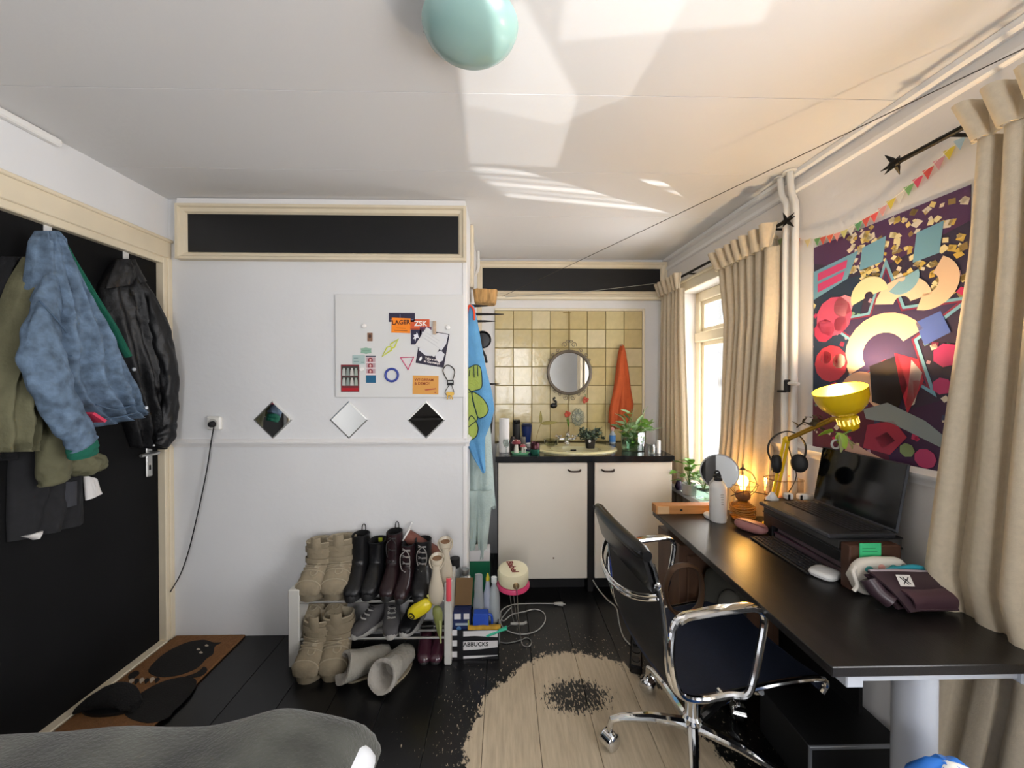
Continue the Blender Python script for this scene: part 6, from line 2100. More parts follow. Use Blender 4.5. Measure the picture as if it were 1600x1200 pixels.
# sprout in a dish of water
p = onw(836, 700)
t = thing('sprout', 'single olive sprout with two long leaves rising behind the plum candle jar', 'plant', (p.x, p.y, ZW + 0.002))
q = [atY(a, c, p.y) - Vector((p.x, p.y, ZW + 0.002)) for a, c in ((836, 694), (839, 680), (845, 662))]
q[0].z = max(q[0].z, 0.0)
MB().tube(spline([(0, 0, 0)] + q, 4), 0.0025, 6).build('stem', mat('tan_stem', 'a08a54', 0.6), t)
ld = leaf_data('long_leaf', 0.115, 0.028, 0.1, M_LEAFY)
add_leaf(t, ld, q[2], -82, 18, 1.1, 65)
add_leaf(t, ld, q[2], 0, 84, 0.85)
tag(lathe_thing('glass_dish', 836, 699, [(0, 0), (0.016, 0), (0.018, 0.002), (0.02, 0.018), (0.018, 0.018), (0.016, 0.004), (0, 0.004)], MATS['clear_glass'], 'tiny clear dish holding the olive sprout', 'dish'))
# clear bowl in the basin
p = onw(859, 700)
t = thing('glass_bowl', 'clear glass bowl standing on the rim of the basin', 'bowl', (p.x + 0.01, p.y, ZW + 0.0145))
MB().lathe([(0, 0), (0.03, 0), (0.05, 0.012), (0.057, 0.05), (0.055, 0.05), (0.047, 0.014), (0.028, 0.003), (0, 0.003)], 26).build('bowl', glass_mat('frosty_glass', 'dfe0cf', 0.35, 0.1), t, ang=40)
# bushy dark plant in a black pot
p = onw(922, 703)
t = thing('potted_plant', 'dark bushy plant in a small black pot on the basin rim', 'plant', (p.x, p.y, ZW + 0.015))
MB().loft([sring(0, 0, 0.030, 0.030, 0, 20, 4), sring(0, 0, 0.038, 0.038, 0.065, 20, 4), sring(0, 0, 0.034, 0.034, 0.065, 20, 4), sring(0, 0, 0.03, 0.03, 0.05, 20, 4)]).build('pot', mat('black_pot', '17140f', 0.4), t, ang=40)
rnd = random.Random(4)
b = MB()
for k in range(330):
    a, e = rnd.uniform(0, 2 * PI), rnd.uniform(-0.25, 1.0)
    rr0 = rnd.uniform(0.35, 1.0)
    c = Vector((0.105 * rr0 * math.cos(a) * math.cos(e), 0.075 * rr0 * math.sin(a) * math.cos(e), 0.085 + 0.085 * rr0 * math.sin(e)))
    M4 = T(*c) @ Euler((rnd.uniform(0, 3), rnd.uniform(0, 3), rnd.uniform(0, 6.28))).to_matrix().to_4x4()
    s_ = rnd.uniform(0.008, 0.016)
    b.add([(-s_ * 0.6, 0, 0), (0, -s_, 0.002), (s_ * 0.6, 0, 0), (0, s_, 0.003)], [(0, 1, 2, 3)], rnd.choice((0, 0, 0, 1)), M4)
fo = b.build('foliage', [M_LEAFD, mat('grey_green_leaf', '5c6f5a', 0.5)], t, ang=0, recalc=False)
fo['kind'] = 'stuff'
b = MB()
for k in range(14):
    a = k * 0.9
    b.tube([(0, 0, 0.05), (0.05 * math.cos(a), 0.04 * math.sin(a), 0.12), (0.09 * math.cos(a), 0.06 * math.sin(a), 0.13 + 0.03 * math.sin(k * 2.1))], 0.0015, 5)
b.build('stems', M_LEAFD, t)
MB().ball((-0.012, -0.036, 0.055), (0.010, 0.006, 0.011), 10, 6).build('white_tag', mat('white_porcelain', 'e6e4e0', 0.2), t)
# label bottle behind
lathe_thing('label_bottle', 957, 693, [(0, 0), (0.022, 0), (0.024, 0.004), (0.024, 0.075), (0.014, 0.09), (0.010, 0.095), (0.010, 0.105), (0, 0.105)], M_FROST, 'small clear bottle with a blue label and pink stopper', 'bottle', cap=([(0.010, 0.104), (0.013, 0.106), (0.014, 0.125), (0.006, 0.134), (0, 0.134)], mat('pink_stopper', 'd9a39a', 0.5), 'stopper'))
q = onw(957, 693)
o = MB().lathe([(0.0246, 0.015), (0.0248, 0.016), (0.0248, 0.068), (0.0246, 0.069)], 24).build('label', mat('blue_label', '4f86c2', 0.5), bpy.data.objects['label_bottle'], ang=40)
# glass vase with pale-leaved plant
p = onw(994, 706)
VX, VY = p.x, p.y + 0.06
t = thing('vase_plant', 'pale green leafy cuttings in a wide clear glass vase by the curtain', 'plant', (VX, VY, ZW + 0.0005))
vp = []
for (r_, z) in ((0.072, 0.0), (0.082, 0.004), (0.088, 0.06), (0.090, 0.125), (0.088, 0.135)):
    vp.append((r_, z))
rgv = [[Vector(((r_ * (1 + 0.035 * math.cos(8 * a))) * math.cos(a), 0.75 * r_ * (1 + 0.035 * math.cos(8 * a)) * math.sin(a), z)) for a in [2 * PI * k / 48 for k in range(48)]] for r_, z in vp]
MB().loft(rgv, True, False).build('vase', glass_mat('vase_glass', 'dcebe2', 0.4, 0.03), t, ang=40)
rgw = [[Vector((0.93 * v.x, 0.93 * v.y, max(0.006, min(0.085, v.z)))) for v in r_] for r_ in rgv[:4]]
MB().loft(rgw).build('water', glass_mat('greenish_water', 'cfe0d2', 0.15, 0.0), t, ang=40)
MB().tube([v * 1.005 for v in rgv[-1]], 0.004, 8, True).build('vase_rim', glass_mat('vase_glass', 'dcebe2', 0.4, 0.03), t)
rnd = random.Random(8)
lds = [leaf_data('leaf', 0.072, 0.044, 0.25, M_LEAFP), leaf_data('leaf', 0.066, 0.038, 0.3, M_LEAFG), leaf_data('leaf', 0.08, 0.036, 0.15, M_LEAFP)]
b = MB()
for k in range(17):
    a = 2 * PI * k / 17 + rnd.uniform(-0.2, 0.2)
    sp = rnd.uniform(0.25, 1.0)
    hz = rnd.uniform(0.20, 0.33) - 0.07 * sp
    tip = Vector((0.135 * sp * math.cos(a) + 0.02, 0.075 * sp * math.sin(a), hz))
    mid = Vector((0.055 * math.cos(a), 0.04 * math.sin(a), 0.13))
    pts = spline([(0.03 * math.cos(a + 2), 0.025 * math.sin(a + 2), 0.02), mid, tip], 4)
    b.tube(pts, 0.002, 5)
    for j in range(4):
        u = 0.45 + 0.18 * j
        q = pts[min(len(pts) - 1, int(u * (len(pts) - 1)))]
        add_leaf(t, rnd.choice(lds), q, math.degrees(a) - 90 + rnd.uniform(-75, 75), rnd.uniform(-5, 70), rnd.uniform(0.75, 1.1), rnd.uniform(-40, 40))
for k in range(10):
    a = rnd.uniform(0, 6.28)
    add_leaf(t, rnd.choice(lds), (0.045 * math.cos(a), 0.035 * math.sin(a), rnd.uniform(0.03, 0.08)), rnd.uniform(0, 360), rnd.uniform(-10, 80), 0.75, rnd.uniform(-40, 40))
b.build('stems', M_STEM, t)
lathe_thing('jam_jar', 1018, 709, [(0, 0), (0.022, 0), (0.024, 0.004), (0.024, 0.05), (0.019, 0.058), (0.019, 0.066), (0.017, 0.066), (0.017, 0.056), (0.022, 0.05), (0.022, 0.006), (0, 0.006)], MATS['clear_glass'], 'little clear jar beside the glass vase', 'jar')
lathe_thing('white_candle', 1029, 708, [(0, 0), (0.013, 0), (0.013, 0.088), (0.010, 0.09), (0, 0.088)], mat('white_wax', 'e4e2dc', 0.4), 'slim white candle beside the glass vase', 'candle', cap=([(0.001, 0.088), (0.001, 0.098), (0, 0.098)], M_BLKM, 'wick'))

# ================================================================ round mirror with wrought iron scrolls
YM = YB - 0.035
pc = atY(889.5, 582, YM)
t = thing('round_mirror', 'round mirror in a grey scrolled iron frame hung on the tiles', 'mirror', (pc.x, YM, pc.z))
RM = 33.5 / 600 * YM
M_IRONG = mat('pewter_iron', '6f675c', 0.4, metal=0.5)
MB().lathe([(0, -0.004), (RM - 0.006, -0.004), (RM - 0.006, 0.0), (0, 0.0)], 48, RX(90)).build('glass', M_MIRR, t, ang=30)
b = MB()
b.torus((0, -0.004, 0), RM + 0.001, 0.0105, 'Y', 48, 10)
b.build('frame', M_IRONG, t)
b = MB()
b.torus((0, -0.010, 0), RM - 0.010, 0.0035, 'Y', 48, 8)
b.build('inner_bead', M_IRONG, t)


def scroll(b, c, r0, r1, a0, a1, rad=0.0026, n=20):
    pts = []
    for i in range(n + 1):
        u = i / n
        a = R(a0 + (a1 - a0) * u)
        r_ = r0 + (r1 - r0) * u
        pts.append(Vector((c[0] + r_ * math.cos(a), -0.002, c[1] + r_ * math.sin(a))))
    b.tube(pts, rad, 6)


b = MB()
for s_ in (-1, 1):
    for k, ang in enumerate((62, 46, 32)):
        a = R(ang)
        c = ((RM + 0.026 - 0.004 * k) * math.cos(a) * s_, (RM + 0.026 - 0.004 * k) * math.sin(a))
        scroll(b, c, 0.016 - 0.002 * k, 0.004, 90 + 60 * s_, 90 + 60 * s_ - 430 * s_)
    scroll(b, (s_ * 0.038, RM + 0.052), 0.024, 0.006, 90 - 120 * s_, 90 - 120 * s_ + 470 * s_)
    scroll(b, (s_ * 0.014, RM + 0.078), 0.014, 0.004, 90 - 100 * s_, 90 - 100 * s_ + 380 * s_)
    for k, ang in enumerate((-66, -52)):
        a = R(ang)
        c = ((RM + 0.022) * math.cos(a) * s_, (RM + 0.022) * math.sin(a))
        scroll(b, c, 0.015, 0.004, 90 - 60 * s_, 90 - 60 * s_ + 430 * s_)
    scroll(b, (s_ * 0.028, -RM - 0.032), 0.022, 0.005, -90 + 110 * s_, -90 + 110 * s_ - 440 * s_)
b.tube([(0, -0.002, RM), (0, -0.002, RM + 0.09)], 0.0035, 6)
b.tube([(0, -0.002, -RM), (0, -0.002, -RM - 0.06)], 0.003, 6)
b.build('scrollwork', M_IRONG, t)
ztop = atY(889, 488, YM).z - pc.z
b = MB()
for s_ in (-1, 1):
    b.tube([(s_ * 0.003, 0.01, ztop), (s_ * 0.006, 0.0, RM + 0.085)], 0.0022, 5)
b.tube([(-0.05, 0.016, ztop), (0.02, 0.016, ztop + 0.003)], 0.003, 5)
b.build('hanging_cord', mat('jute_cord', '8a7442', 0.8), t)

# ornaments on the tiles below the mirror
p = atY(865, 630, YB - 0.02)
t = thing('swan_hook', 'black swan-shaped hook on the tiles below the round mirror', 'hook', (p.x, YB - 0.013, p.z))
MB().ball((0, -0.012, -0.02), (0.030, 0.012, 0.022), 16, 10).build('body', M_BLK, t)
MB().tube(spline([(0.014, -0.012, -0.014), (0.022, -0.012, 0.012), (0.006, -0.012, 0.022), (0.002, -0.012, 0.04), (0.014, -0.012, 0.046)], 4), [0.008] * 17, 8).build('neck', M_BLK, t)
for (a, c, lb, col) in ((886, 647, 'red paper rose on a green stem hanging below the mirror', 'b8523e'), (914, 625, 'small red bloom at the lower edge of the mirror', 'b0503c')):
    p = atY(a, c, YB - 0.04)
    t = thing('rose', lb, 'flower', p)
    b = MB()
    for k in range(9):
        aa = k * 2.4
        rr0 = 0.006 + 0.0016 * k
        b.ball((rr0 * math.cos(aa), -0.004 - 0.001 * k, rr0 * math.sin(aa)), (0.012, 0.006, 0.013), 10, 6)
    b.build('petals', mat('rose_' + col, col, 0.6, var=0.2), t)
    MB().tube(spline([(0, 0, -0.01), (0.004, 0, -0.05), (0.016, 0.004, -0.09)] if a < 900 else [(0, 0, 0.0), (0.006, 0.002, 0.03), (0.0, 0.004, 0.05)], 4), 0.003, 6).build('stem', M_STEM, t)
    if a < 900:
        ll = leaf_data('leaf', 0.045, 0.018, 0.2, M_LEAFG)
        add_leaf(t, ll, (0.008, -0.004, -0.06), -30, -70)
        add_leaf(t, ll, (0.0, -0.004, -0.04), 200, -50)
        MB().tube([(0.0, 0.0, 0.01), (0.004, 0.004, 0.09)], 0.0012, 5).build('thread', MATS['jute_cord'], t)
p = atY(903, 652, YB - 0.03)
t = thing('glass_ornament', 'translucent glass blossom ornament stuck to the tiles', 'ornament', p)
b = MB()
for k in range(10):
    aa = 2 * PI * k / 10
    b.ball((0.036 * math.cos(aa), 0.004 * math.cos(3 * aa), 0.050 * math.sin(aa)), (0.02, 0.008, 0.026), 10, 6)
b.ball((0, -0.006, 0), (0.03, 0.010, 0.04), 14, 8)
b.build('blossom', mat('milky_glass', 'dfe3d2', 0.06, trans=0.75, ior=1.3), t, ang=60)

# orange towel on the tiles
pz = atY(970, 541, YB - 0.03)
t = thing('hand_towel', 'rust orange hand towel hanging on the tiles beside the mirror', 'towel', (pz.x, YB - 0.03, 1.0))
hang_y('cloth', t, [(541, 969, 541, 974), (552, 966, 552, 978), (580, 962, 580, 982), (610, 958, 610, 986), (635, 954, 632, 990), (652, 951, 648, 987), (672, 954, 664, 978)], YB - 0.03, M_TOWO, 2.4, 0.012, 2, th=0.035, nrow=36, nseg=30)
hang_y('cloth_fold', t, [(548, 968, 548, 973), (590, 964, 590, 974), (640, 952, 636, 966), (660, 951, 668, 962)], YB - 0.06, M_TOWO, 1.2, 0.008, 6, th=0.02, nrow=20, nseg=14)
MB().tube(spline([atY(a, c, YB - 0.03) for a, c in ((969, 545), (970, 539), (973, 539), (974, 545))], 4), 0.003, 6).build('loop', M_TOWO, t, world=True)
tag(MB().tube([pz + Vector((0, 0.025, 0.004)), pz + Vector((0, -0.006, 0.002)), pz + Vector((0, -0.008, 0.012))], 0.004, 6).build('towel_hook', M_ALU), 'small metal hook holding the orange hand towel', 'hook')
# ================================================================ on the desk
def ond(px, py, z=ZT):
    return atZ(px, py, z)


Z0 = ZT + 0.0006
# wooden box along the far edge
M_PINE = mat('honey_pine', 'b07a45', 0.5, var=0.2, vscale=8, stretch=(0.6, 6, 6))
M_PINEL = mat('pale_pine', 'cfa97c', 0.5, var=0.15, vscale=8)
xa, xb = atY(1021, 790, 2.04).x, atY(1116, 790, 2.04).x
t = thing('wooden_box', 'long low honey-coloured wooden box along the far edge of the desk', 'box', ((xa + xb) / 2, 2.03, Z0))
MB().bx(xa, xb, 2.005, 2.062, Z0, Z0 + 0.046, 0.002).build('body', M_PINE, t, world=True, ang=0)
MB().bx(xa + 0.008, xa + 0.07, 2.002, 2.006, Z0 + 0.003, Z0 + 0.042, 0.001).build('end_plate', M_PINEL, t, world=True, ang=0)
MB().ball((xa + 0.135, 2.004, Z0 + 0.022), (0.007, 0.003, 0.006), 10, 6).build('catch', M_BLKM, t, world=True)
# make-up mirror
pc = atY(1124, 737, 1.955)
t = thing('vanity_mirror', 'round grey-backed vanity mirror on a white disc foot', 'mirror', (pc.x, 1.955, Z0))
zc = pc.z - Z0
MB().lathe([(0, 0), (0.052, 0), (0.055, 0.004), (0.055, 0.014), (0.048, 0.018), (0, 0.019)], 32, T(-0.02, 0.0, 0)).build('foot', mat('white_gloss_plastic', 'dddddb', 0.3), t, ang=40)
MB().tube([(-0.02, 0, 0.015), (-0.012, 0.008, 0.1), (0, 0.008, zc - 0.07)], 0.007, 10).build('stem', MATS['white_gloss_plastic'], t)
Mm = T(0, 0, zc) @ RZ(-27) @ RX(-4)
RMk = 27.5 / 600 * 1.955
MB().lathe([(0, -0.006), (RMk, -0.006), (RMk + 0.002, 0), (RMk, 0.006), (RMk - 0.004, 0.006), (RMk - 0.004, 0.0035), (0, 0.0035)], 48, Mm @ RX(90)).build('rim', mat('grey_plastic', '9b9c9e', 0.35), t, ang=40)
MB().lathe([(0, 0), (RMk - 0.005, 0), (RMk - 0.005, 0.001), (0, 0.001)], 48, Mm @ T(0, -0.0036, 0) @ RX(90)).build('glass', M_MIRR, t, ang=30)
# white drinking bottle
p = ond(1127, 817)
t = thing('drinking_bottle', 'white metal drinking bottle with a black looped cap', 'bottle', (p.x, p.y + 0.03, Z0))
MB().lathe([(0, 0), (0.038, 0), (0.040, 0.004), (0.040, 0.165), (0.037, 0.178), (0.024, 0.192), (0.020, 0.197), (0.020, 0.203), (0, 0.203)], 28).build('body', mat('white_lacquer', 'cfcdc8', 0.4), t, ang=40)
MB().lathe([(0.019, 0.203), (0.020, 0.205), (0.019, 0.214), (0.012, 0.22), (0, 0.221)], 20).build('cap', M_BLKM, t)
MB().torus((0, 0, 0.226), 0.011, 0.0045, 'Y', 18, 8).build('cap_loop', M_BLKM, t)
b = MB()
for k in range(5):
    b.bx(-0.010 + 0.001 * k, 0.006, -0.0405, -0.0398, 0.14 - 0.012 * k, 0.144 - 0.012 * k)
b.build('engraving', mat('grey_print', '9a9890', 0.5), t, ang=0)
# lantern lamp
p = ond(1164, 812)
LNX, LNY = p.x, p.y + 0.02
t = thing('wire_lantern', 'glowing lantern lamp of amber glass with a wire cage', 'lamp', (LNX, LNY, Z0))
M_AMBG = mat('amber_glass', 'd99a3c', 0.08, trans=0.75, ior=1.3)
MB().lathe([(0, 0), (0.052, 0), (0.056, 0.006), (0.056, 0.02), (0.046, 0.032), (0.054, 0.05), (0.05, 0.07), (0.03, 0.085), (0.022, 0.092), (0, 0.094)], 28).build('glass_foot', M_AMBG, t, ang=50)
b = MB()
for k in range(5):
    pts = [Vector((0.057 * math.cos(a), 0.057 * math.sin(a), 0.02 + 0.011 * k + 0.004 * math.sin(a * 2 + k))) for a in [2 * PI * i / 24 for i in range(24)]]
    b.tube(pts, 0.003, 5, True)
b.build('rope_coils', mat('tan_rope', '8a6430', 0.8), t)
MB().ball((0, 0, 0.118), (0.036, 0.036, 0.030), 20, 12).build('collar_ball', mat('brown_twine', '5a3f28', 0.7, var=0.4, vscale=30), t)
b = MB()
for k in range(6):
    a0 = 2 * PI * k / 6
    b.tube(spline([(0.036 * math.cos(a0), 0.036 * math.sin(a0), 0.125), (0.066 * math.cos(a0), 0.066 * math.sin(a0), 0.16), (0.068 * math.cos(a0), 0.068 * math.sin(a0), 0.195), (0.045 * math.cos(a0), 0.045 * math.sin(a0), 0.235), (0.010 * math.cos(a0), 0.010 * math.sin(a0), 0.252)], 5), 0.0018, 5)
b.torus((0, 0, 0.18), 0.069, 0.0016, 'Z', 28, 5)
b.lathe([(0, 0.25), (0.014, 0.25), (0.012, 0.256), (0.004, 0.262), (0.003, 0.275), (0, 0.285)], 12)
b.build('wire_cage', mat('dark_wire', '4a463e', 0.35, metal=0.8), t)
MB().lathe([(0, 0.148), (0.012, 0.148), (0.013, 0.16), (0.024, 0.18), (0.026, 0.197), (0.018, 0.215), (0, 0.221)], 20).build('bulb', mat('glowing_bulb', 'ffb347', 0.4, emis='ffb040', estr=18.0), t)
li = bpy.data.lights.new('lantern_light', 'POINT')
li.energy = 8.0
li.color = (1.0, 0.56, 0.16)
li.shadow_soft_size = 0.028
lo = bpy.data.objects.new('lantern_light', li)
lo.location = (LNX, LNY, Z0 + 0.195)
COL.objects.link(lo)
# pink pouch
p = ond(1182, 836)
t = thing('pink_pouch', 'dusty pink zip pouch lying in front of the lantern', 'pouch', (p.x, p.y + 0.04, Z0), rz=R(-62))
rg = []
for i in range(13):
    u = i / 12 * 2 - 1
    hw = 0.036 * (1 - abs(u) ** 4) ** 0.5 + 0.002
    hh = 0.026 * (1 - abs(u) ** 3) ** 0.6 + 0.001
    rg.append([Vector((u * 0.075, hw * math.copysign(abs(math.cos(a)) ** 0.8, math.cos(a)), 0.026 + hh * math.copysign(abs(math.sin(a)) ** 0.9, math.sin(a)))) for a in [2 * PI * k / 18 for k in range(18)]])
MB().loft(rg).build('body', mat('dusty_pink_leather', '9c6a66', 0.5, var=0.1), t, ang=60)
MB().tube(spline([(-0.07, -0.018, 0.044), (0, -0.026, 0.050), (0.07, -0.018, 0.044)], 5), 0.0022, 5).build('zip', mat('pink_zip', '6d4644', 0.5), t)
# keyboard
t = thing('keyboard', 'black compact keyboard lying in front of the laptop', 'keyboard', (1.165, 1.525, Z0))
KX0, KX1, KY0, KY1 = 1.103, 1.215, 1.365, 1.69
MB().bx(KX0, KX1, KY0, KY1, Z0, Z0 + 0.010, 0.003).build('case', mat('keyboard_black', '17171a', 0.45), t, world=True, ang=0)
kd = MB().box((0, 0, 0), (0.0155, 0.0165, 0.005), 0.0015).build('key', mat('key_black', '2a2a2e', 0.3), None, ang=0)
kdat = kd.data
bpy.data.objects.remove(kd)
kdat.materials.append(mat('key_grey', '2b2b2e', 0.4))
for r_ in range(5):
    for c in range(16):
        o = bpy.data.objects.new('key', kdat)
        COL.objects.link(o)
        o.parent = t
        o.location = (KX0 + 0.018 + r_ * 0.0195 - 1.165, KY0 + 0.016 + c * 0.0195 - 1.525, 0.0125)
# stack under the laptop
def slab(name, x0, x1, y0, y1, z0, z1, m, label, cat, rz=0.0, bev=0.003, part='cover', group=None, pages=None):
    t = thing(name, label, cat, ((x0 + x1) / 2, (y0 + y1) / 2, z0), rz=R(rz), group=group)
    w, d, h = (x1 - x0) / 2, (y1 - y0) / 2, z1 - z0
    if pages:
        MB().bx(-w, w, -d, d, 0, h * 0.14, 0.001).build(part, m, t, ang=0)
        MB().bx(-w, w, -d, d, h * 0.86, h, 0.001).build(part, m, t, ang=0)
        MB().bx(-w + 0.004, w - 0.002, -d + 0.004, d - 0.004, h * 0.14, h * 0.86).build('pages', pages, t, ang=0)
    else:
        MB().bx(-w, w, -d, d, 0, h, bev).build(part, m, t, ang=0)
    return t


M_PAGE = mat('paper_pages', '5a4a50', 0.8)
slab('folder', 1.222, 1.395, 1.31, 1.70, Z0, Z0 + 0.028, mat('plum_card', '4c1f38', 0.4), 'plum ring folder at the bottom of the stack beside the keyboard', 'folder', 2, pages=M_PAGE)
slab('notebook', 1.22, 1.398, 1.32, 1.69, Z0 + 0.029, Z0 + 0.055, mat('black_cover', '161618', 0.5), 'black notebook on the plum folder', 'notebook', -1.5, pages=M_PAGE)
slab('document_tray', 1.205, 1.398, 1.312, 1.70, Z0 + 0.056, Z0 + 0.105, mat('black_tray', '1a1a1c', 0.4), 'black document case under the laptop', 'case', 0)
slab('tablet', 1.18, 1.398, 1.312, 1.69, Z0 + 0.106, Z0 + 0.116, mat('grey_tablet', '54565a', 0.35, metal=0.4), 'slim grey tablet on top of the document case', 'tablet', 0)
slab('sketchbook', 1.165, 1.398, 1.308, 1.70, Z0 + 0.117, Z0 + 0.158, mat('black_cover', '161618', 0.5), 'thick black sketchbook directly under the laptop', 'book', 0, pages=mat('dark_pages', '3c3a38', 0.8))
# brown box with green note
t = thing('brown_box', 'brown wooden box with a green sticky note, next to the stack under the laptop', 'box', (1.28, 1.33, Z0))
MB().bx(1.168, 1.345, 1.265, 1.302, Z0, Z0 + 0.150, 0.003).build('body', mat('dark_walnut', '4b3023', 0.5, var=0.2, vscale=6), t, world=True, ang=0)
q0, q1 = atY(1343, 849, 1.264), atY(1376, 876, 1.264)
tag(MB().bx(q0.x, q1.x, 1.2625, 1.2645, q1.z, q0.z).build('sticky_note', mat('mint_note', '3fbf80', 0.7), ang=0), 'mint green sticky note on the brown box', 'note')
MB().bx(q0.x + 0.008, q1.x - 0.02, 1.2615, 1.2626, q0.z - 0.018, q0.z - 0.016).bx(q0.x + 0.008, q1.x - 0.014, 1.2615, 1.2626, q0.z - 0.028, q0.z - 0.026).build('handwriting', mat('ink_2a8a5c', '2a8a5c', 0.6), bpy.data.objects['sticky_note'], ang=0)
# laptop
ZL = Z0 + 0.160
LX0, LX1, LY0, LY1 = 1.125, 1.365, 1.30, 1.665
t = thing('laptop', 'open dark grey laptop raised on the stack of books', 'laptop', ((LX0 + LX1) / 2, (LY0 + LY1) / 2, ZL))
M_LAP = mat('gunmetal_laptop', '4a4b50', 0.28, metal=0.7)
bs = MB().bx(LX0, LX1, LY0, LY1, ZL, ZL + 0.016, 0.004).build('base', M_LAP, t, world=True, ang=0)
MB().bx(LX0 + 0.10, LX1 - 0.02, LY0 + 0.02, LY1 - 0.02, ZL + 0.016, ZL + 0.0168).build('keyboard_well', M_BLKM, bs, world=True, ang=0)
for r_ in range(6):
    for c in range(15):
        o = bpy.data.objects.new('key', kdat)
        COL.objects.link(o)
        o.parent = bs
        o.scale = (0.95, 1.2, 0.3)
        o.location = Vector((LX0 + 0.112 + r_ * 0.0195, LY0 + 0.036 + c * 0.021, ZL + 0.018)) - Vector(t.location)
MB().bx(LX0 + 0.02, LX0 + 0.09, LY0 + 0.12, LY1 - 0.12, ZL + 0.016, ZL + 0.0166).build('touchpad', mat('touchpad_grey', '3d3e43', 0.3, metal=0.4), bs, world=True, ang=0)
Ml = T(LX1, 0, ZL + 0.016) @ RY(10)
sc = MB().bx(0, 0.009, LY0, LY1, 0, 0.245, 0.004, Ml).build('screen_lid', M_LAP, t, world=True, ang=0)
MB().bx(-0.001, 0.0004, LY0 + 0.006, LY1 - 0.006, 0.012, 0.24, 0.0, Ml).build('display', mat('dark_display', '06080a', 0.08, spec=0.6), sc, world=True, ang=0)
MB().tube([(LX1 - 0.002, LY0 + 0.04, ZL + 0.014), (LX1 - 0.002, LY1 - 0.04, ZL + 0.014)], 0.007, 10).build('hinge', M_BLKM, t, world=True)
# white case
p = ond(1300, 908)
t = thing('earbud_case', 'small white rounded charging case on the desk', 'case', (p.x, p.y + 0.03, Z0), rz=R(25))
MB().loft([sring(0, 0, 0.034, 0.030, 0.0, 28, 3.5), sring(0, 0, 0.044, 0.040, 0.006, 28, 3.5), sring(0, 0, 0.046, 0.042, 0.014, 28, 3.5), sring(0, 0, 0.042, 0.038, 0.023, 28, 3.5), sring(0, 0, 0.03, 0.026, 0.026, 28, 3)]).build('shell', mat('white_gloss_plastic', 'dddddb', 0.3), t, ang=60)
MB().loft([sring(0, 0, 0.0466, 0.0426, 0.013, 28, 3.5), sring(0, 0, 0.0466, 0.0426, 0.0142, 28, 3.5)], False, False).build('seam', mat('grey_seam', 'a5a5a3', 0.4), t, ang=60)


def puffy(t, L, W, Hh, m, name='body', pw=4.0, lift=0.0, wob=0.004, seed=0, M=None):
    rg = []
    n = 15
    for i in range(n):
        u = i / (n - 1) * 2 - 1
        f = max(0.02, 1 - abs(u) ** pw) ** 0.5
        ring = []
        for k in range(22):
            a = 2 * PI * k / 22
            v = Vector((u * L / 2, W / 2 * (0.85 + 0.15 * f) * math.copysign(abs(math.cos(a)) ** 0.7, math.cos(a)), Hh / 2 + Hh / 2 * f * math.copysign(abs(math.sin(a)) ** 0.9, math.sin(a)) + lift))
            v += Vector((0, 0, wob * noise.noise(v * 28 + Vector((seed, 0, 0))))) if math.sin(a) > 0 else Vector()
            ring.append(v)
        rg.append(ring)
    return MB().loft(rg, M=M).build(name, m, t, ang=60)


# patterned pencil case
p = ond(1385, 893)
t = thing('patterned_pouch', 'white cloth pencil case with teal and pink leaf print', 'pouch', (1.245, 1.240, Z0), rz=R(2))
puffy(t, 0.20, 0.042, 0.125, mat('white_canvas', 'cfcabf', 0.85, var=0.05), seed=2)
for (dx, dz, c_, w_) in ((-0.055, 0.092, '3f8f8c', 0.015), (-0.012, 0.098, 'd99a90', 0.013), (0.028, 0.096, '3f8f8c', 0.013), (0.065, 0.100, '5b6f6c', 0.010)):
    MB().ball((dx, -0.0185, dz), (w_, 0.004, w_ * 0.75), 12, 6, M=None).build('leaf_print', mat('print_dot_' + c_, c_, 0.8), t)
MB().tube(spline([(-0.095, -0.01, 0.10), (-0.112, -0.02, 0.085), (-0.108, -0.03, 0.05), (-0.118, -0.028, 0.03)], 5), [0.006] * 16, 8).build('zip_pull', mat('white_canvas', 'cfcabf', 0.85), t)
# turquoise pouch
t = thing('turquoise_pouch', 'turquoise glasses pouch leaning behind the plum sleeve', 'pouch', (1.300, 1.205, Z0 + 0.0), rot=(R(0), R(-3), R(2)))
puffy(t, 0.175, 0.026, 0.112, mat('turquoise_fabric', '2d93a6', 0.7, var=0.08), seed=5)
# plum sleeve pouch
t = thing('plum_sleeve', 'shiny dark plum padded sleeve with a white logo tag', 'pouch', (1.27, 1.125, Z0))
M_PLUM = mat('dark_plum_nylon', '3a2b31', 0.35, var=0.12, vscale=5)
O_ = Vector((1.27, 1.125, Z0))
c00, c10, c11, c01 = (Vector((1.150, 1.183, 0.846)) - O_, Vector((1.345, 1.183, 0.842)) - O_, Vector((1.378, 1.128, 0.752)) - O_, Vector((1.215, 1.128, 0.752)) - O_)
gr = []
for i in range(19):
    u = i / 18
    row = []
    for j in range(17):
        v = j / 16
        q = c00.lerp(c10, u).lerp(c01.lerp(c11, u), v)
        q += Vector((0, -0.012, 0.012)) * math.sin(PI * v) * (0.6 + 0.4 * math.sin(PI * u))
        q += Vector((0, -0.02, 0.004)) * max(0, 0.25 - u) * 2 * v
        row.append(q)
    gr.append(row)
MB().sheet(gr, 0.008).build('flap', M_PLUM, t, ang=60)
back = [[p + Vector((0.0, 0.012 + 0.02 * j / 16, -0.016)) for j, p in enumerate(r_)] for r_ in gr]
back = [[Vector((p.x, p.y, max(p.z, 0.006))) for p in r_] for r_ in back]
MB().sheet(back, 0.008).build('back_panel', M_PLUM, t, ang=60)
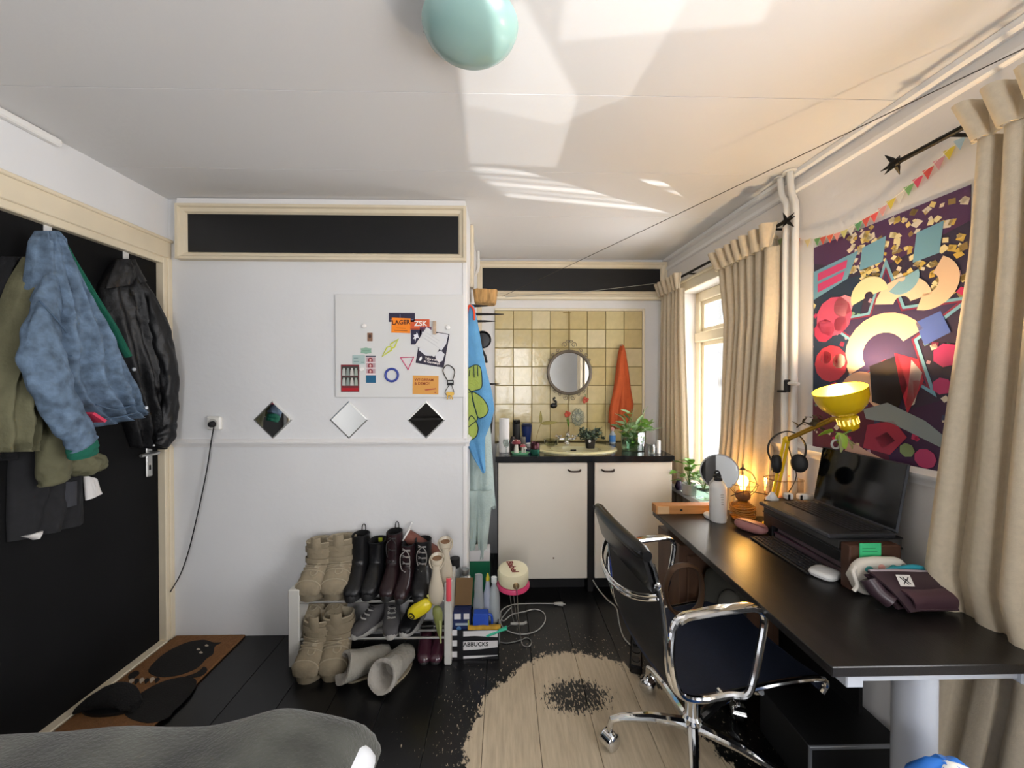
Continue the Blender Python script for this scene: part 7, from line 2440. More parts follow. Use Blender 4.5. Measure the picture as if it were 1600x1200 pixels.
MB().tube(spline([c00 + Vector((0.006, 0.004, -0.026)), c00.lerp(c01, 0.35) + Vector((-0.006, 0.004, -0.022)), c00.lerp(c01, 0.75) + Vector((-0.010, 0.004, -0.006))], 5), [0.024] * 6 + [0.022] * 5, 16).build('roll', M_PLUM, t, ang=60)
MB().tube(spline([c00 + Vector((0.004, 0, 0.002)), c00.lerp(c10, 0.5) + Vector((0, 0, 0.004)), c10], 5), 0.0045, 8).build('piping', mat('pale_piping', '9a8f94', 0.4), t)
pk = []
for i in range(9):
    u = 0.16 + 0.80 * i / 8
    pk.append([c00.lerp(c10, u).lerp(c01.lerp(c11, u), v) + Vector((0, -0.020, 0.010)) * math.sin(PI * min(1, (v - 0.48) * 1.9 + 0.1)) + Vector((0, -0.006, 0.006)) for v in (0.48, 0.6, 0.72, 0.84, 0.96, 1.0)])
MB().sheet(pk, 0.006).build('front_pocket', mat('plum_pocket', '4a343b', 0.3, var=0.1), t, ang=60)
qt = c00.lerp(c10, 0.36).lerp(c01.lerp(c11, 0.36), 0.30) + Vector((0, -0.016, 0.016))
Mtg = T(*qt) @ RZ(-4) @ RX(58)
MB().box((0, 0, 0), (0.042, 0.032, 0.0016), 0.0007, Mtg).build('logo_tag', mat('white_tag', 'cfccc6', 0.6), t)
b = MB()
for (x0, y0, x1, y1) in ((-0.013, 0.010, 0.005, -0.011), (-0.005, 0.010, 0.012, -0.010), (-0.009, -0.011, 0.004, 0.004), (0.003, -0.002, 0.013, 0.010)):
    b.tube([(x0, y0, 0.001), (x1, y1, 0.001)], 0.0014, 5, M=Mtg)
b.build('logo_strokes', M_BLKM, t)

# glass jar and chargers behind the stack
p = atY(1262, 785, 1.80)
t = thing('glass_tank', 'square clear glass container behind the laptop', 'container', (1.335, 1.80, Z0))
b = MB()
rgv = [sring(0, 0, 0.07, 0.055, z, 32, 5) for z in (0.0, 0.22, 0.24)]
b.loft(rgv, True, False)
b.build('glass', glass_mat('tank_glass', 'efe6d8', 0.3), t, ang=40)
MB().tube([v for v in sring(0, 0, 0.07, 0.055, 0.24, 32, 5)], 0.004, 6, True).build('rim', glass_mat('tank_glass', 'efe6d8', 0.3), t)
MB().ball((0.0, -0.005, 0.10), (0.05, 0.035, 0.06), 16, 10).build('pink_cloth', mat('pink_tissue', 'b98a80', 0.8), t)
p = atY(1236, 772, 1.72)
for (px, py, yy, s_, lb, m) in ((1231, 772, 1.74, (0.03, 0.04, 0.03), 'white plug adapter with a dark face behind the laptop base', M_SOCK), (1258, 775, 1.73, (0.07, 0.03, 0.028), 'long white charger block behind the laptop base', M_SOCK)):
    q = atY(px, py, yy)
    t = thing('charger', lb, 'charger', (q.x, yy, ZL + 0.0), group='white chargers')
    MB().box((0, 0, s_[2] / 2), s_, 0.006).build('body', m, t)
    MB().box((-s_[0] / 2 + 0.006, -s_[1] / 2 - 0.0005, s_[2] / 2), (0.010, 0.001, s_[2] * 0.8)).build('face', M_BLKM, t)
slab('shelf_box', 1.215, 1.33, 1.705, 1.765, Z0, ZL - 0.0008, mat('black_cover', '161618', 0.5), 'black box file carrying the chargers behind the laptop', 'box')
t = thing('tissue', 'crumpled white tissue beside the chargers', 'tissue', (1.235, 1.735, ZL))
rg = []
for i in range(8):
    u = i / 7
    rg.append([Vector(((0.03 * (1 - u * 0.75)) * math.cos(a) * (1 + 0.5 * noise.noise(Vector((math.cos(a) * 2, math.sin(a) * 2, u * 5)))), 0.02 * (1 - u * 0.75) * math.sin(a), u * 0.035)) for a in [2 * PI * k / 16 for k in range(16)]])
MB().loft(rg).build('paper', mat('white_paper', 'd9d7d2', 0.7), t, ang=40)
# ================================================================ yellow desk lamp
M_YEL = mat('yellow_enamel', 'd9b414', 0.25, coat=0.3)
YLp = 1.46
pn, po = atY(1329, 673, YLp), atY(1308, 608, YLp)
base = Vector((1.262, 1.79, Z0))
t = thing('desk_lamp', 'yellow architect desk lamp with its shade turned up to the ceiling', 'lamp', base)
elb = atY(1229, 687, 1.735)
sh0 = atY(1300, 655, 1.52)
MB().lathe([(0, 0), (0.03, 0), (0.03, 0.03), (0.014, 0.035), (0.012, 0.06), (0, 0.06)], 16, T(*base)).build('clamp', M_YEL, t, world=True)
for d in (-0.010, 0.010):
    MB().tube([base + Vector((d, 0, 0.05)), elb + Vector((d, 0, 0))], 0.0065, 8).build('lower_arm', M_YEL, t, world=True)
    MB().tube([elb + Vector((0, d, 0.0)), sh0 + Vector((0, d, 0))], 0.006, 8).build('upper_arm', mat('brass_yellow', 'a8852a', 0.35, metal=0.6), t, world=True)
MB().ball(elb, 0.016, 12, 8).build('elbow_joint', M_YEL, t, world=True)
ax = (po - pn).normalized()
ax = (ax + Vector((0, -0.05, 0))).normalized()
pn = pn + Vector((0, 0.0, 0))
rotm = Vector((0, 0, 1)).rotation_difference(ax).to_matrix().to_4x4()
Ms = T(*pn) @ rotm
Hs = (po - pn).length
sh = MB().lathe([(0, 0.0), (0.018, 0.002), (0.03, 0.012), (0.033, 0.028), (0.033, 0.056), (0.028, 0.062), (0.032, 0.068), (0.052, 0.080), (0.072, 0.104), (0.083, 0.134), (0.086, Hs), (0.0838, Hs), (0.0805, 0.134), (0.070, 0.106), (0.050, 0.084), (0.02, 0.072), (0, 0.072)], 40, Ms).build('shade', M_YEL, t, world=True, ang=50)
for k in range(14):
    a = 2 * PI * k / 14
    MB().box((0.0335 * math.cos(a), 0.0335 * math.sin(a), 0.042), (0.002, 0.005, 0.022), 0.0005, Ms @ T(0.0335 * math.cos(a), 0.0335 * math.sin(a), 0) @ RZ(math.degrees(a)) @ T(-0.0335 * math.cos(a), -0.0335 * math.sin(a), 0)).build('vent_slot', mat('vent_glow', 'ffe08a', 0.5, emis='ffd45a', estr=1.2), sh, world=True)  # self-lit strips stand in for bulb light showing through the slots
MB().ball((0, 0, 0.095), (0.022, 0.022, 0.026), 16, 10, M=Ms).build('bulb', mat('lamp_bulb', 'fff2d8', 0.4, emis='ffe2b0', estr=25.0), t, world=True)
MB().tube([sh0, pn + ax * 0.05], 0.010, 8).build('swivel', mat('brass_yellow', 'a8852a', 0.35, metal=0.6), t, world=True)
li = bpy.data.lights.new('desk_lamp_light', 'POINT')
li.energy = 11.0
li.color = (1.0, 0.78, 0.52)
li.shadow_soft_size = 0.03
lo = bpy.data.objects.new('desk_lamp_light', li)
lo.location = pn + ax * (Hs - 0.040)
COL.objects.link(lo)
MB().tube(spline([elb, atY(1238, 720, 1.74), atY(1243, 750, 1.76), base + Vector((0.03, 0.0, 0.09))], 5), 0.0025, 5).build('cord', M_BLKM, t, world=True)
# plastic ivy twisted round the lamp
p = atY(1262, 662, 1.60)
t = thing('ivy_twig', 'sprig of dry leaves twisted round the upper arm of the yellow lamp', 'twig', p)
rnd = random.Random(3)
b = MB()
b.tube(spline([atY(a, c, 1.60) for a, c in ((1245, 668), (1256, 660), (1268, 664), (1280, 655), (1292, 662))], 5), 0.003, 5)
b.build('stem', mat('dark_twig', '3a2f1e', 0.7), t, world=True)
ld1 = leaf_data('small_leaf', 0.034, 0.020, 0.4, mat('dry_leaf', '4a3f2a', 0.6))
for k in range(16):
    a, c = rnd.uniform(1246, 1290), rnd.uniform(652, 668)
    add_leaf(t, ld1, atY(a, c, 1.58 + rnd.uniform(-0.02, 0.02)) - p, rnd.uniform(0, 360), rnd.uniform(-60, 60), rnd.uniform(0.6, 1.1))
p = atY(1312, 683, 1.42)
t = thing('lime_sprig', 'sprig of lime green leaves hanging below the neck of the yellow lamp', 'leaves', p)
ld2 = leaf_data('lime_leaf', 0.062, 0.036, 0.2, mat('lime_leaf', '9dba3a', 0.4, translucent=0.3))
ld3 = leaf_data('pale_leaf', 0.066, 0.045, 0.3, mat('pale_leaf', 'b9bf86', 0.4, translucent=0.3))
for (a, c, yw, pt_, rl, d) in ((1302, 674, 80, -8, 40, ld2), (1312, 678, 200, -70, 0, ld3), (1318, 682, 250, -40, 30, ld3), (1310, 676, 150, -80, 20, ld2), (1325, 685, 285, -20, 50, ld3)):
    add_leaf(t, d, atY(a, c, 1.42) - p, yw, pt_, 1.0, rl)
MB().tube(spline([atY(a, c, 1.43) for a, c in ((1330, 672), (1318, 678), (1306, 676))], 4), 0.003, 5).build('stem', M_STEM, t, world=True)
MB().torus((0, 0, 0), 0.016, 0.004, 'Y', 20, 6, M=T(*(atY(1306, 694, 1.42) - p))).build('white_band', M_PALE, t)
# headphones
YH = 1.70
t = thing('headphones', 'black over-ear headphones hanging on the yellow lamp arm', 'headphones', atY(1231, 730, YH))
hb = [atY(a, c, YH) for a, c in ((1206, 722), (1200, 705), (1203, 690), (1214, 679), (1230, 674), (1246, 679), (1257, 692), (1259, 706), (1254, 722))]
MB().tube(spline(hb, 5), 0.006, 8, flat=0.5).build('headband', mat('headband_black', '1a1713', 0.4), t, world=True)
for (a, c, rz_) in ((1215, 725, 50), (1249, 724, -35)):
    q = atY(a, c, YH)
    Mh = T(*q) @ RZ(rz_) @ RX(90)
    cu_ = MB().lathe([(0, -0.016), (0.028, -0.016), (0.033, -0.008), (0.033, 0.004), (0.026, 0.012), (0.010, 0.016), (0, 0.016)], 22, Mh, sy=1.25).build('ear_cup', M_BLKM, t, world=True, ang=50)
    MB().lathe([(0.012, -0.022), (0.027, -0.022), (0.032, -0.016), (0.030, -0.012), (0.012, -0.014)], 22, Mh, sy=1.25).build('ear_pad', mat('soft_black_pad', '0f0f10', 0.7), cu_, world=True, ang=50)
# wall cable and lamp cord on desk
tag(MB().tube(spline([atZ(1142, 775, Z0 + 0.12), atY(1165, 768, 1.86), atY(1195, 772, 1.84), atY(1222, 778, 1.80)], 5), 0.0022, 5).build('string_cord', M_BLKM), 'thin dark cord running from the lantern past the chargers', 'cord')

# ================================================================ window sill plants
M_POTG = mat('grey_stoneware', 'a7a9a8', 0.5)
for (px, py, lb, n, seed, m, h_) in ((1080, 775, 'bright green leafy plant in a grey pot on the window sill nearest the sink', 22, 5, M_LEAFG, 0.16), (1104, 782, 'small green plant in a glass pot on the sill behind the vanity mirror', 20, 9, M_LEAFP, 0.10)):
    p = atZ(px, py, 0.676)
    t = thing('sill_plant', lb, 'plant', (p.x, p.y + 0.03, 0.676), group='plants on the window sill')
    rr0 = 0.045 if seed == 5 else 0.055
    MB().lathe([(0, 0), (rr0 * 0.8, 0), (rr0, 0.008), (rr0 * 1.05, 0.075), (rr0 * 0.95, 0.078), (rr0 * 0.9, 0.06), (0, 0.06)], 24).build('pot', M_POTG if seed == 5 else glass_mat('pot_glass', 'd6ece2', 0.35), t, ang=40)
    MB().lathe([(0, 0.058), (rr0 * 0.9, 0.06), (0, 0.066)], 16).build('soil', mat('dark_soil', '2a2019', 0.9), t)
    rnd = random.Random(seed)
    ld_ = leaf_data('leaf', 0.065, 0.042, 0.35, m)
    b = MB()
    for k in range(n):
        a = rnd.uniform(0, 2 * PI)
        sp = rnd.uniform(0.02, 0.085)
        z = 0.08 + rnd.uniform(0.02, h_) * (1 - sp * 4)
        q = Vector((sp * math.cos(a), sp * math.sin(a), z))
        b.tube(spline([(0, 0, 0.06), (q.x * 0.4, q.y * 0.4, z * 0.8), q], 3), 0.0016, 5)
        add_leaf(t, ld_, q, math.degrees(a) - 90 + rnd.uniform(-50, 50), rnd.uniform(0, 60), rnd.uniform(0.7, 1.15), rnd.uniform(-30, 30))
    b.build('stems', M_STEM, t)
p = atZ(1066, 768, 0.676)
t = thing('amethyst', 'small dark purple vase on the sill next to the leafy plant', 'vase', (p.x, p.y + 0.05, 0.676))
MB().lathe([(0, 0), (0.02, 0), (0.028, 0.02), (0.02, 0.05), (0.012, 0.065), (0.014, 0.075), (0, 0.074)], 18).build('body', mat('purple_glaze', '3a2c3f', 0.2), t, ang=40)

# ================================================================ under the desk
p = atZ(1068, 950, 0.0)
t = thing('tan_bag', 'dark shoulder bag with a broad tan strap under the desk', 'bag', (1.0, 1.725, 0.0))
M_TAN = mat('tan_leather', '4f3826', 0.5, var=0.1)
rg = []
for (z, w_, d_) in ((0.0, 0.09, 0.045), (0.02, 0.11, 0.055), (0.20, 0.115, 0.055), (0.46, 0.10, 0.045), (0.58, 0.07, 0.03), (0.60, 0.02, 0.01)):
    rg.append([Vector((w_ * math.copysign(abs(math.cos(a)) ** 0.7, math.cos(a)), d_ * math.copysign(abs(math.sin(a)) ** 0.7, math.sin(a)), z + 0.01 * noise.noise(Vector((a, z * 9, 3))))) for a in [2 * PI * k / 22 for k in range(22)]])
MB().loft(rg).build('body', mat('charcoal_canvas', '3a3830', 0.8), t, ang=60)
pts = [atY(a, c, 1.60) - Vector(t.location) for a, c in ((1048, 893), (1062, 884), (1080, 884), (1093, 896), (1097, 920), (1093, 945), (1080, 958), (1062, 960), (1046, 948), (1040, 920))]
ringpath = spline(pts, 5, True)
rg = []
for q in ringpath:
    rg.append([q + Vector((dx, dy, 0)) for dx, dy in ((-0.004, -0.018), (0.004, -0.018), (0.004, 0.018), (-0.004, 0.018))])
MB().tube(ringpath, 0.020, 8, True, flat=0.4).build('strap', M_TAN, t)
MB().ball((0.0, -0.05, 0.46), (0.05, 0.03, 0.06), 12, 8).build('front_pocket', mat('grey_canvas', '55524a', 0.8), t)
# black trainers-like cable heap behind the chair
t = thing('power_strip', 'black power strip with a pale cable loop on the floor behind the chair', 'power strip', (0.70, 2.0, 0.0), rz=R(70))
MB().box((0, 0, 0.022), (0.30, 0.06, 0.044), 0.008).build('body', mat('gloss_black_plastic', '101012', 0.2), t)
for k in range(4):
    MB().lathe([(0, 0), (0.017, 0), (0.019, 0.003), (0.013, 0.0035), (0, 0.001)], 16, T(-0.10 + 0.065 * k, 0, 0.044)).build('outlet', M_BLKM, t)
MB().box((0.07, 0.0, 0.065), (0.045, 0.04, 0.04), 0.006).build('plug', M_BLKM, t)
cpts = [(926, 906, 0.08), (936, 922, 0.03), (950, 938, 0.005), (963, 950, 0.005), (967, 972, 0.005), (974, 995, 0.005), (988, 1010, 0.005), (1003, 1017, 0.005), (1010, 1012, 0.005), (1003, 1002, 0.005)]
tag(MB().tube(spline([atZ(a, c, z) for a, c, z in cpts], 5), 0.0042, 6).build('floor_cable', mat('pale_grey_cable', '9b9a94', 0.4)), 'pale grey cable running from the cabinets across the floor behind the chair', 'cable')
# blue bag at the corner
t = thing('blue_bag', 'blue plastic carrier bag with a white stripe at the desk leg', 'bag', (1.015, 0.845, 0.0))
M_BLUE = mat('blue_woven_plastic', '2f6fc4', 0.35, var=0.1, vscale=10)
rg = []
for (z, w_, d_) in ((0.0, 0.085, 0.055), (0.03, 0.10, 0.06), (0.30, 0.105, 0.06), (0.46, 0.10, 0.06), (0.535, 0.08, 0.05), (0.57, 0.04, 0.028), (0.575, 0.012, 0.01)):
    rg.append([Vector((w_ * math.copysign(abs(math.cos(a)) ** 0.75, math.cos(a)), d_ * math.copysign(abs(math.sin(a)) ** 0.75, math.sin(a)), z + 0.012 * noise.noise(Vector((math.cos(a) * 2, math.sin(a) * 2, z * 12))))) for a in [2 * PI * k / 28 for k in range(28)]])
MB().loft(rg).build('bag_body', M_BLUE, t, ang=60)
b = MB()
gr = []
for j in range(12):
    u = j / 11 * 2 - 1
    gr.append([Vector((0.006 + u * 0.07, -0.03 + 0.02 * k, 0.582 - 0.05 * u * u - 0.010 * abs(k - 1))) for k in range(3)])
MB().sheet(gr, 0.003).build('white_stripe', mat('white_plastic', 'dfddd6', 0.35), t, ang=60)
# ================================================================ heating pipes
M_PIPE = mat('white_pipe_paint', 'e0ddd6', 0.35)
for (pxs, lb) in (([(1219, 288), (1222, 305), (1229, 320), (1228, 345), (1227, 480), (1226, 600), (1224, 740), (1222, 800)], 'white heating pipe nearer the window'), ([(1234, 282), (1237, 300), (1243, 318), (1243, 345), (1241, 480), (1240, 600), (1237, 740), (1235, 800)], 'white heating pipe nearer the poster')):
    P = [atW(a, c, 0.045) for a, c in pxs]
    bot = P[-1].copy()
    yl = P[3].y
    for q in P[3:]:
        q.y = yl
        q.x = xr(yl) - 0.045
    P[-1].z = 0.02
    P[0].z = H - 0.002
    t = thing('heating_pipe', lb + ' running from ceiling to floor', 'pipe', (P[-1].x, P[-1].y, 0), group='pair of heating pipes')
    MB().tube(spline(P[:4], 5) + P[4:], 0.0145, 12).build('pipe', M_PIPE, t, world=True)
    MB().lathe([(0.016, 0), (0.03, 0), (0.03, 0.006), (0.016, 0.008)], 20, T(P[0].x, P[0].y, H - 0.009)).build('ceiling_collar', M_PIPE, t, world=True)
q = atW(1230, 603, 0.075)
t = thing('pipe_valve', 'black shut-off valve with a white lever clamped to the pipes', 'valve', q)
MB().box((0, 0, 0.0), (0.022, 0.022, 0.06), 0.004).box((-0.012, 0.02, -0.026), (0.018, 0.045, 0.012), 0.003).build('valve_body', M_BLKM, t)
MB().tube([(0, -0.008, 0.012), (0.0, -0.045, 0.014), (0, -0.07, 0.010)], [0.007, 0.010, 0.008], 8).build('lever', M_PIPE, t)

# ================================================================ poster (plain colourful stand-in, no figure)
cA, cB = atW(1273, 380), atW(1518, 303)
cC, cD = atW(1268, 700), atW(1467, 745)
py0, py1 = cA.y, cB.y          # far edge, near edge along the wall
pzt, pzb = 2.058, 1.135
PW, PH = abs(py0 - py1) * math.sqrt(1 + WK * WK), pzt - pzb
ymid = (py0 + py1) / 2
t = thing('poster', 'large colourful poster of abstract shapes and confetti above the desk', 'poster', (xr(ymid) - 0.002, ymid, pzb), rot=(0, 0, math.atan(WK) - PI / 2))
# local x: from the far edge (0) towards the camera (PW); local z up; faces -y (into the room)
P0 = T(-PW / 2, 0, 0)
MB().bx(0, PW, -0.0006, 0.0006, 0, PH, 0, P0).build('sheet', mat('poster_ground', '332a40', 0.35), t, ang=0)


def pp(polys, name, lay, joined=False):
    """polys: (colour, [(u, v) ...]) with u to the right and v down, both 0..1"""
    Mp = P0 @ T(0, -0.0006 - 0.00035 * lay, 0) @ RX(90)
    if joined:
        cols_ = sorted(set(c for c, _ in polys))
        b = MB()
        for c, pl in polys:
            b.prism([(u * PW, PH * (1 - v)) for u, v in pl], 0.0003, Mp, cols_.index(c))
        o = b.build(name, [mat('poster_' + c, c, 0.4) for c in cols_], t, ang=0)
        o['kind'] = 'stuff'
        return
    for c, pl in polys:
        MB().prism([(u * PW, PH * (1 - v)) for u, v in pl], 0.0003, Mp).build(name, mat('poster_' + c, c, 0.4), t, ang=0)


def ngon(u, v, r, n=18, asp=PW / PH, rot=0.0):
    return [(u + r * math.cos(2 * PI * k / n + rot), v + r * asp * math.sin(2 * PI * k / n + rot)) for k in range(n)]


def star(u, v, r, ri, asp=PW / PH, rot=-PI / 2):
    return [(u + (r if k % 2 == 0 else ri) * math.cos(PI * k / 5 + rot), v + (r if k % 2 == 0 else ri) * asp * math.sin(PI * k / 5 + rot)) for k in range(10)]


rnd = random.Random(21)


def arc(u, v, r0, r1, a0, a1, n=12):
    asp = PW / PH
    out = [(u + r1 * math.cos(R(a0 + (a1 - a0) * k / n)), v + r1 * asp * math.sin(R(a0 + (a1 - a0) * k / n))) for k in range(n + 1)]
    return out + [(u + r0 * math.cos(R(a1 + (a0 - a1) * k / n)), v + r0 * asp * math.sin(R(a1 + (a0 - a1) * k / n))) for k in range(n + 1)]


def clamp(pl):
    return [(min(0.998, max(0.002, u)), min(0.998, max(0.002, v))) for u, v in pl]


pp([('24344a', [(0, 0.2), (0.45, 0.2), (0.3, 0.6), (0, 0.75)]), ('4b2b52', [(0, 0), (1, 0), (1, 0.12), (0.5, 0.2), (0, 0.08)]), ('5a1f33', [(0, 0.75), (0.5, 0.7), (0.6, 1), (0, 1)]), ('3c1f42', [(0.6, 0.8), (1, 0.7), (1, 1), (0.6, 1)])], 'ground_shape', 1)
cf = []
for k in range(190):
    u = rnd.uniform(0.30, 0.98)
    v = rnd.uniform(0.015, 0.42) * (0.25 + 0.75 * u)
    s_ = rnd.uniform(0.012, 0.036)
    a = rnd.uniform(0, 3.14)
    cf.append((rnd.choice(('dcc67e', 'e6d6a2', 'c9a950', 'd9cdb6', '8a7444')), clamp([(u + s_ * math.cos(a + q) * (1.0 if i % 2 else 0.7), v + s_ * 0.5 * math.sin(a + q)) for i, q in enumerate((0, 1.5, 3.1, 4.6))])))
pp(cf, 'confetti', 2, True)
ss = []
for k in range(150):
    u, v = rnd.uniform(0.0, 0.98), rnd.uniform(0.28, 0.98)
    s_ = rnd.uniform(0.008, 0.026)
    a = rnd.uniform(0, 3.14)
    ss.append((rnd.choice(('d8c68a', 'b58f9a', '6f8f7a', 'b8325c', 'd9cdb8', '39405e', '7d2a44')), clamp([(u + s_ * math.cos(a + q), v + s_ * 0.6 * math.sin(a + q)) for q in (0, 1.6, 3.1, 4.7)])))
pp(ss, 'specks', 2.5, True)
pp([('6f9fb4', star(0.56, 0.47, 0.50, 0.20)), ('6f9fb4', [(0.0, 0.12), (0.37, 0.09), (0.29, 0.20), (0.0, 0.26)])], 'star', 3)
pp([('7c2c44', star(0.56, 0.47, 0.445, 0.178)), ('6f9fb4', [(0.40, 0.085), (0.56, 0.07), (0.54, 0.17), (0.38, 0.18)]), ('6f9fb4', [(0.74, 0.10), (0.88, 0.09), (0.86, 0.2), (0.72, 0.21)])], 'star_inset', 4)
pp([('3a3050', star(0.56, 0.47, 0.41, 0.164))], 'star_core', 5)
pp([('cf4474', [(0.04, 0.135), (0.29, 0.115), (0.28, 0.15), (0.04, 0.172)]), ('cf4474', [(0.04, 0.188), (0.27, 0.162), (0.25, 0.198), (0.04, 0.228)])], 'title_bar', 5)
pp([('c9506e', ngon(0.18, 0.36, 0.15, 11)), ('b93656', ngon(0.10, 0.42, 0.09, 9)), ('d98a98', ngon(0.26, 0.32, 0.08, 9)), ('c96a84', ngon(0.24, 0.40, 0.06, 8)), ('4a5fa8', [(0.74, 0.44), (0.87, 0.41), (0.92, 0.49), (0.79, 0.53)]), ('4a5fa8', [(0.3, 0.71), (0.43, 0.69), (0.45, 0.77), (0.33, 0.79)])], 'petal_shape', 6)
pp([('d9b596', arc(0.55, 0.55, 0.14, 0.27, 150, 330)), ('e0c4a6', arc(0.66, 0.36, 0.05, 0.17, 190, 350)), ('dcbc9c', arc(0.80, 0.30, 0.06, 0.16, -60, 110)), ('d2a88a', arc(0.40, 0.72, 0.06, 0.16, 200, 400))], 'peach_crescent', 6)
pp([('e6d5a6', arc(0.45, 0.30, 0.03, 0.13, 160, 350)), ('7fa9bc', arc(0.66, 0.26, 0.02, 0.10, -20, 140)), ('1b171c', [(0.46, 0.60), (0.64, 0.56), (0.70, 0.68), (0.64, 0.78), (0.48, 0.75)]), ('a8283c', [(0.62, 0.55), (0.76, 0.58), (0.79, 0.66), (0.70, 0.79), (0.65, 0.66)]), ('d6cec6', [(0.72, 0.58), (0.78, 0.63), (0.74, 0.75), (0.69, 0.77)])], 'block', 7)
pp([('b83848', ngon(0.16, 0.58, 0.14, 12)), ('d6c8b4', ngon(0.12, 0.55, 0.05, 10)), ('d6c8b4', ngon(0.23, 0.57, 0.055, 10)), ('8c1f30', ngon(0.23, 0.57, 0.03, 6)), ('a8324e', ngon(0.12, 0.55, 0.025, 6)), ('b8386a', ngon(0.28, 0.73, 0.09, 9)), ('c03a62', ngon(0.20, 0.71, 0.07, 8)), ('b8386a', ngon(0.90, 0.57, 0.07, 7)), ('b8386a', ngon(0.88, 0.68, 0.05, 7))], 'round_shape', 7)
pp([('858f92', [(0.42, 0.785), (0.58, 0.75), (0.80, 0.81), (0.92, 0.87), (0.88, 0.90), (0.60, 0.83), (0.44, 0.825)]), ('9a2840', [(0.45, 0.85), (0.62, 0.82), (0.70, 0.88), (0.60, 0.96), (0.42, 0.95)]), ('4c2436', [(0.50, 0.90), (0.58, 0.87), (0.63, 0.90), (0.55, 0.94)]), ('c9a089', [(0.30, 0.92), (0.44, 0.96), (0.60, 0.99), (0.34, 0.998), (0.28, 0.998)]), ('b03866', ngon(0.80, 0.95, 0.06, 9)), ('b03866', ngon(0.93, 0.92, 0.05, 8)), ('7a8a5c', ngon(0.70, 0.93, 0.045, 7))], 'lower_shape', 8)

# ================================================================ bunting
flags = [(1219, 377, 'a9c08a'), (1232, 379, 'd9d3c4'), (1246, 378, 'd97a50'), (1262, 378, 'd6c28c'), (1277, 376, '6d9a5e'), (1286, 374, 'cf5a4a'), (1297, 371, 'dd6a4e'), (1308, 368, 'e0938a'), (1319, 364, 'c9c27a'), (1330, 359, 'd9d3c4'), (1341, 352, '5f9a6a'), (1353, 345, 'd85c50'), (1366, 338, 'dd5a58'), (1379, 328, 'd99a94'), (1392, 317, 'd9c04a'), (1406, 307, 'd9d3c4'), (1420, 295, '7aa86a'), (1434, 283, 'd9506a'), (1450, 269, 'd9554e'), (1467, 254, 'd99aa0'), (1483, 238, 'dcc84a'), (1500, 222, 'a9c4d4')]
PB = [atW(a, c, 0.012) for a, c, _ in flags]
t = thing('bunting', 'string of small coloured paper pennants along the window wall', 'bunting', PB[8])
MB().tube(spline([atW(1206, 372, 0.03)] + [p + Vector((0, 0, 0.012)) for p in PB] + [atW(1512, 210, 0.03)], 3), 0.0012, 5).build('string', mat('white_string', 'd8d4cc', 0.7), t, world=True)
for (a, c, col), p in zip(flags, PB):
    w_ = 0.017
    dv = Vector((-WK, 1, 0)).normalized()
    b = MB()
    n_ = Vector((-1, -WK, 0)).normalized() * 0.0006
    tri = [p + dv * w_ + Vector((0, 0, 0.012)), p - dv * w_ + Vector((0, 0, 0.012)), p + Vector((0, 0, -0.024))]
    b.loft([[q + n_ for q in tri], [q - n_ for q in tri]])
    b.build('pennant', mat('pennant_' + col, col, 0.7), t, world=True, ang=0)

# ================================================================ washing line
A, B = atY(785, 463, 3.0), atW(1612, 70, 0.02)
tag(MB().tube([A, A.lerp(B, 0.3) - Vector((0, 0, 0.006)), A.lerp(B, 0.6) - Vector((0, 0, 0.006)), B], 0.0016, 6).build('washing_line', mat('dark_line', '3a342c', 0.7)), 'thin dark line stretched from the alcove under the ceiling to the window wall', 'line')
A, B = atY(790, 464, 3.0), atY(1033, 442, 3.05)
t = tag(MB().tube([A, A.lerp(B, 0.5) - Vector((0, 0, 0.015)), B], 0.002, 6).build('alcove_line', mat('pale_line', '8a8880', 0.7)), 'pale thin line across the alcove to the curtain rod', 'line')

# ================================================================ ceiling lamp
p = Vector((-0.090, 1.055, H))
t = thing('ceiling_lamp', 'round pale green glass ceiling lamp', 'lamp', (p.x, p.y, H - 0.11))
M_AQUA = mat('pale_green_glass', '8fb0aa', 0.25, coat=0.4)
MB().lathe([(0, 0.0), (0.05, 0.004), (0.095, 0.018), (0.122, 0.04), (0.130, 0.058), (0.127, 0.062), (0.118, 0.044), (0.09, 0.024), (0, 0.008)], 48).build('glass_bowl', M_AQUA, t, ang=60)
MB().lathe([(0, 0.06), (0.075, 0.06), (0.08, 0.066), (0.08, 0.11), (0, 0.11)], 32).build('mount', mat('brown_mount', '6d6459', 0.5), t, ang=40)
for k in range(3):
    a = 2 * PI * k / 3 - 1.2
    MB().box((0.130 * math.cos(a), 0.130 * math.sin(a), 0.060), (0.008, 0.012, 0.012), 0.002, T(0, 0, 0)).build('clip', M_ALU, t)

# dark shelf unit added at the rear wall for the little mirrors to reflect
t = thing('rear_shelf', 'dark open shelf unit added behind the photographer for the diamond mirrors to reflect', 'shelf', (-1.2, YREAR + 0.16, 0))
M_DSH = mat('dark_shelf', '26211e', 0.5)
for xx in (-1.80, -0.62):
    MB().bx(xx, xx + 0.03, YREAR + 0.005, YREAR + 0.3, 0, 1.7).build('side_panel', M_DSH, t, world=True, ang=0)
for zz in (0.05, 0.45, 0.85, 1.25, 1.67):
    MB().bx(-1.77, -0.62, YREAR + 0.005, YREAR + 0.3, zz, zz + 0.03).build('shelf_board', M_DSH, t, world=True, ang=0)
MB().bx(-1.80, -0.60, YREAR + 0.002, YREAR + 0.012, 0, 1.7).build('back_panel', M_DSH, t, world=True, ang=0)

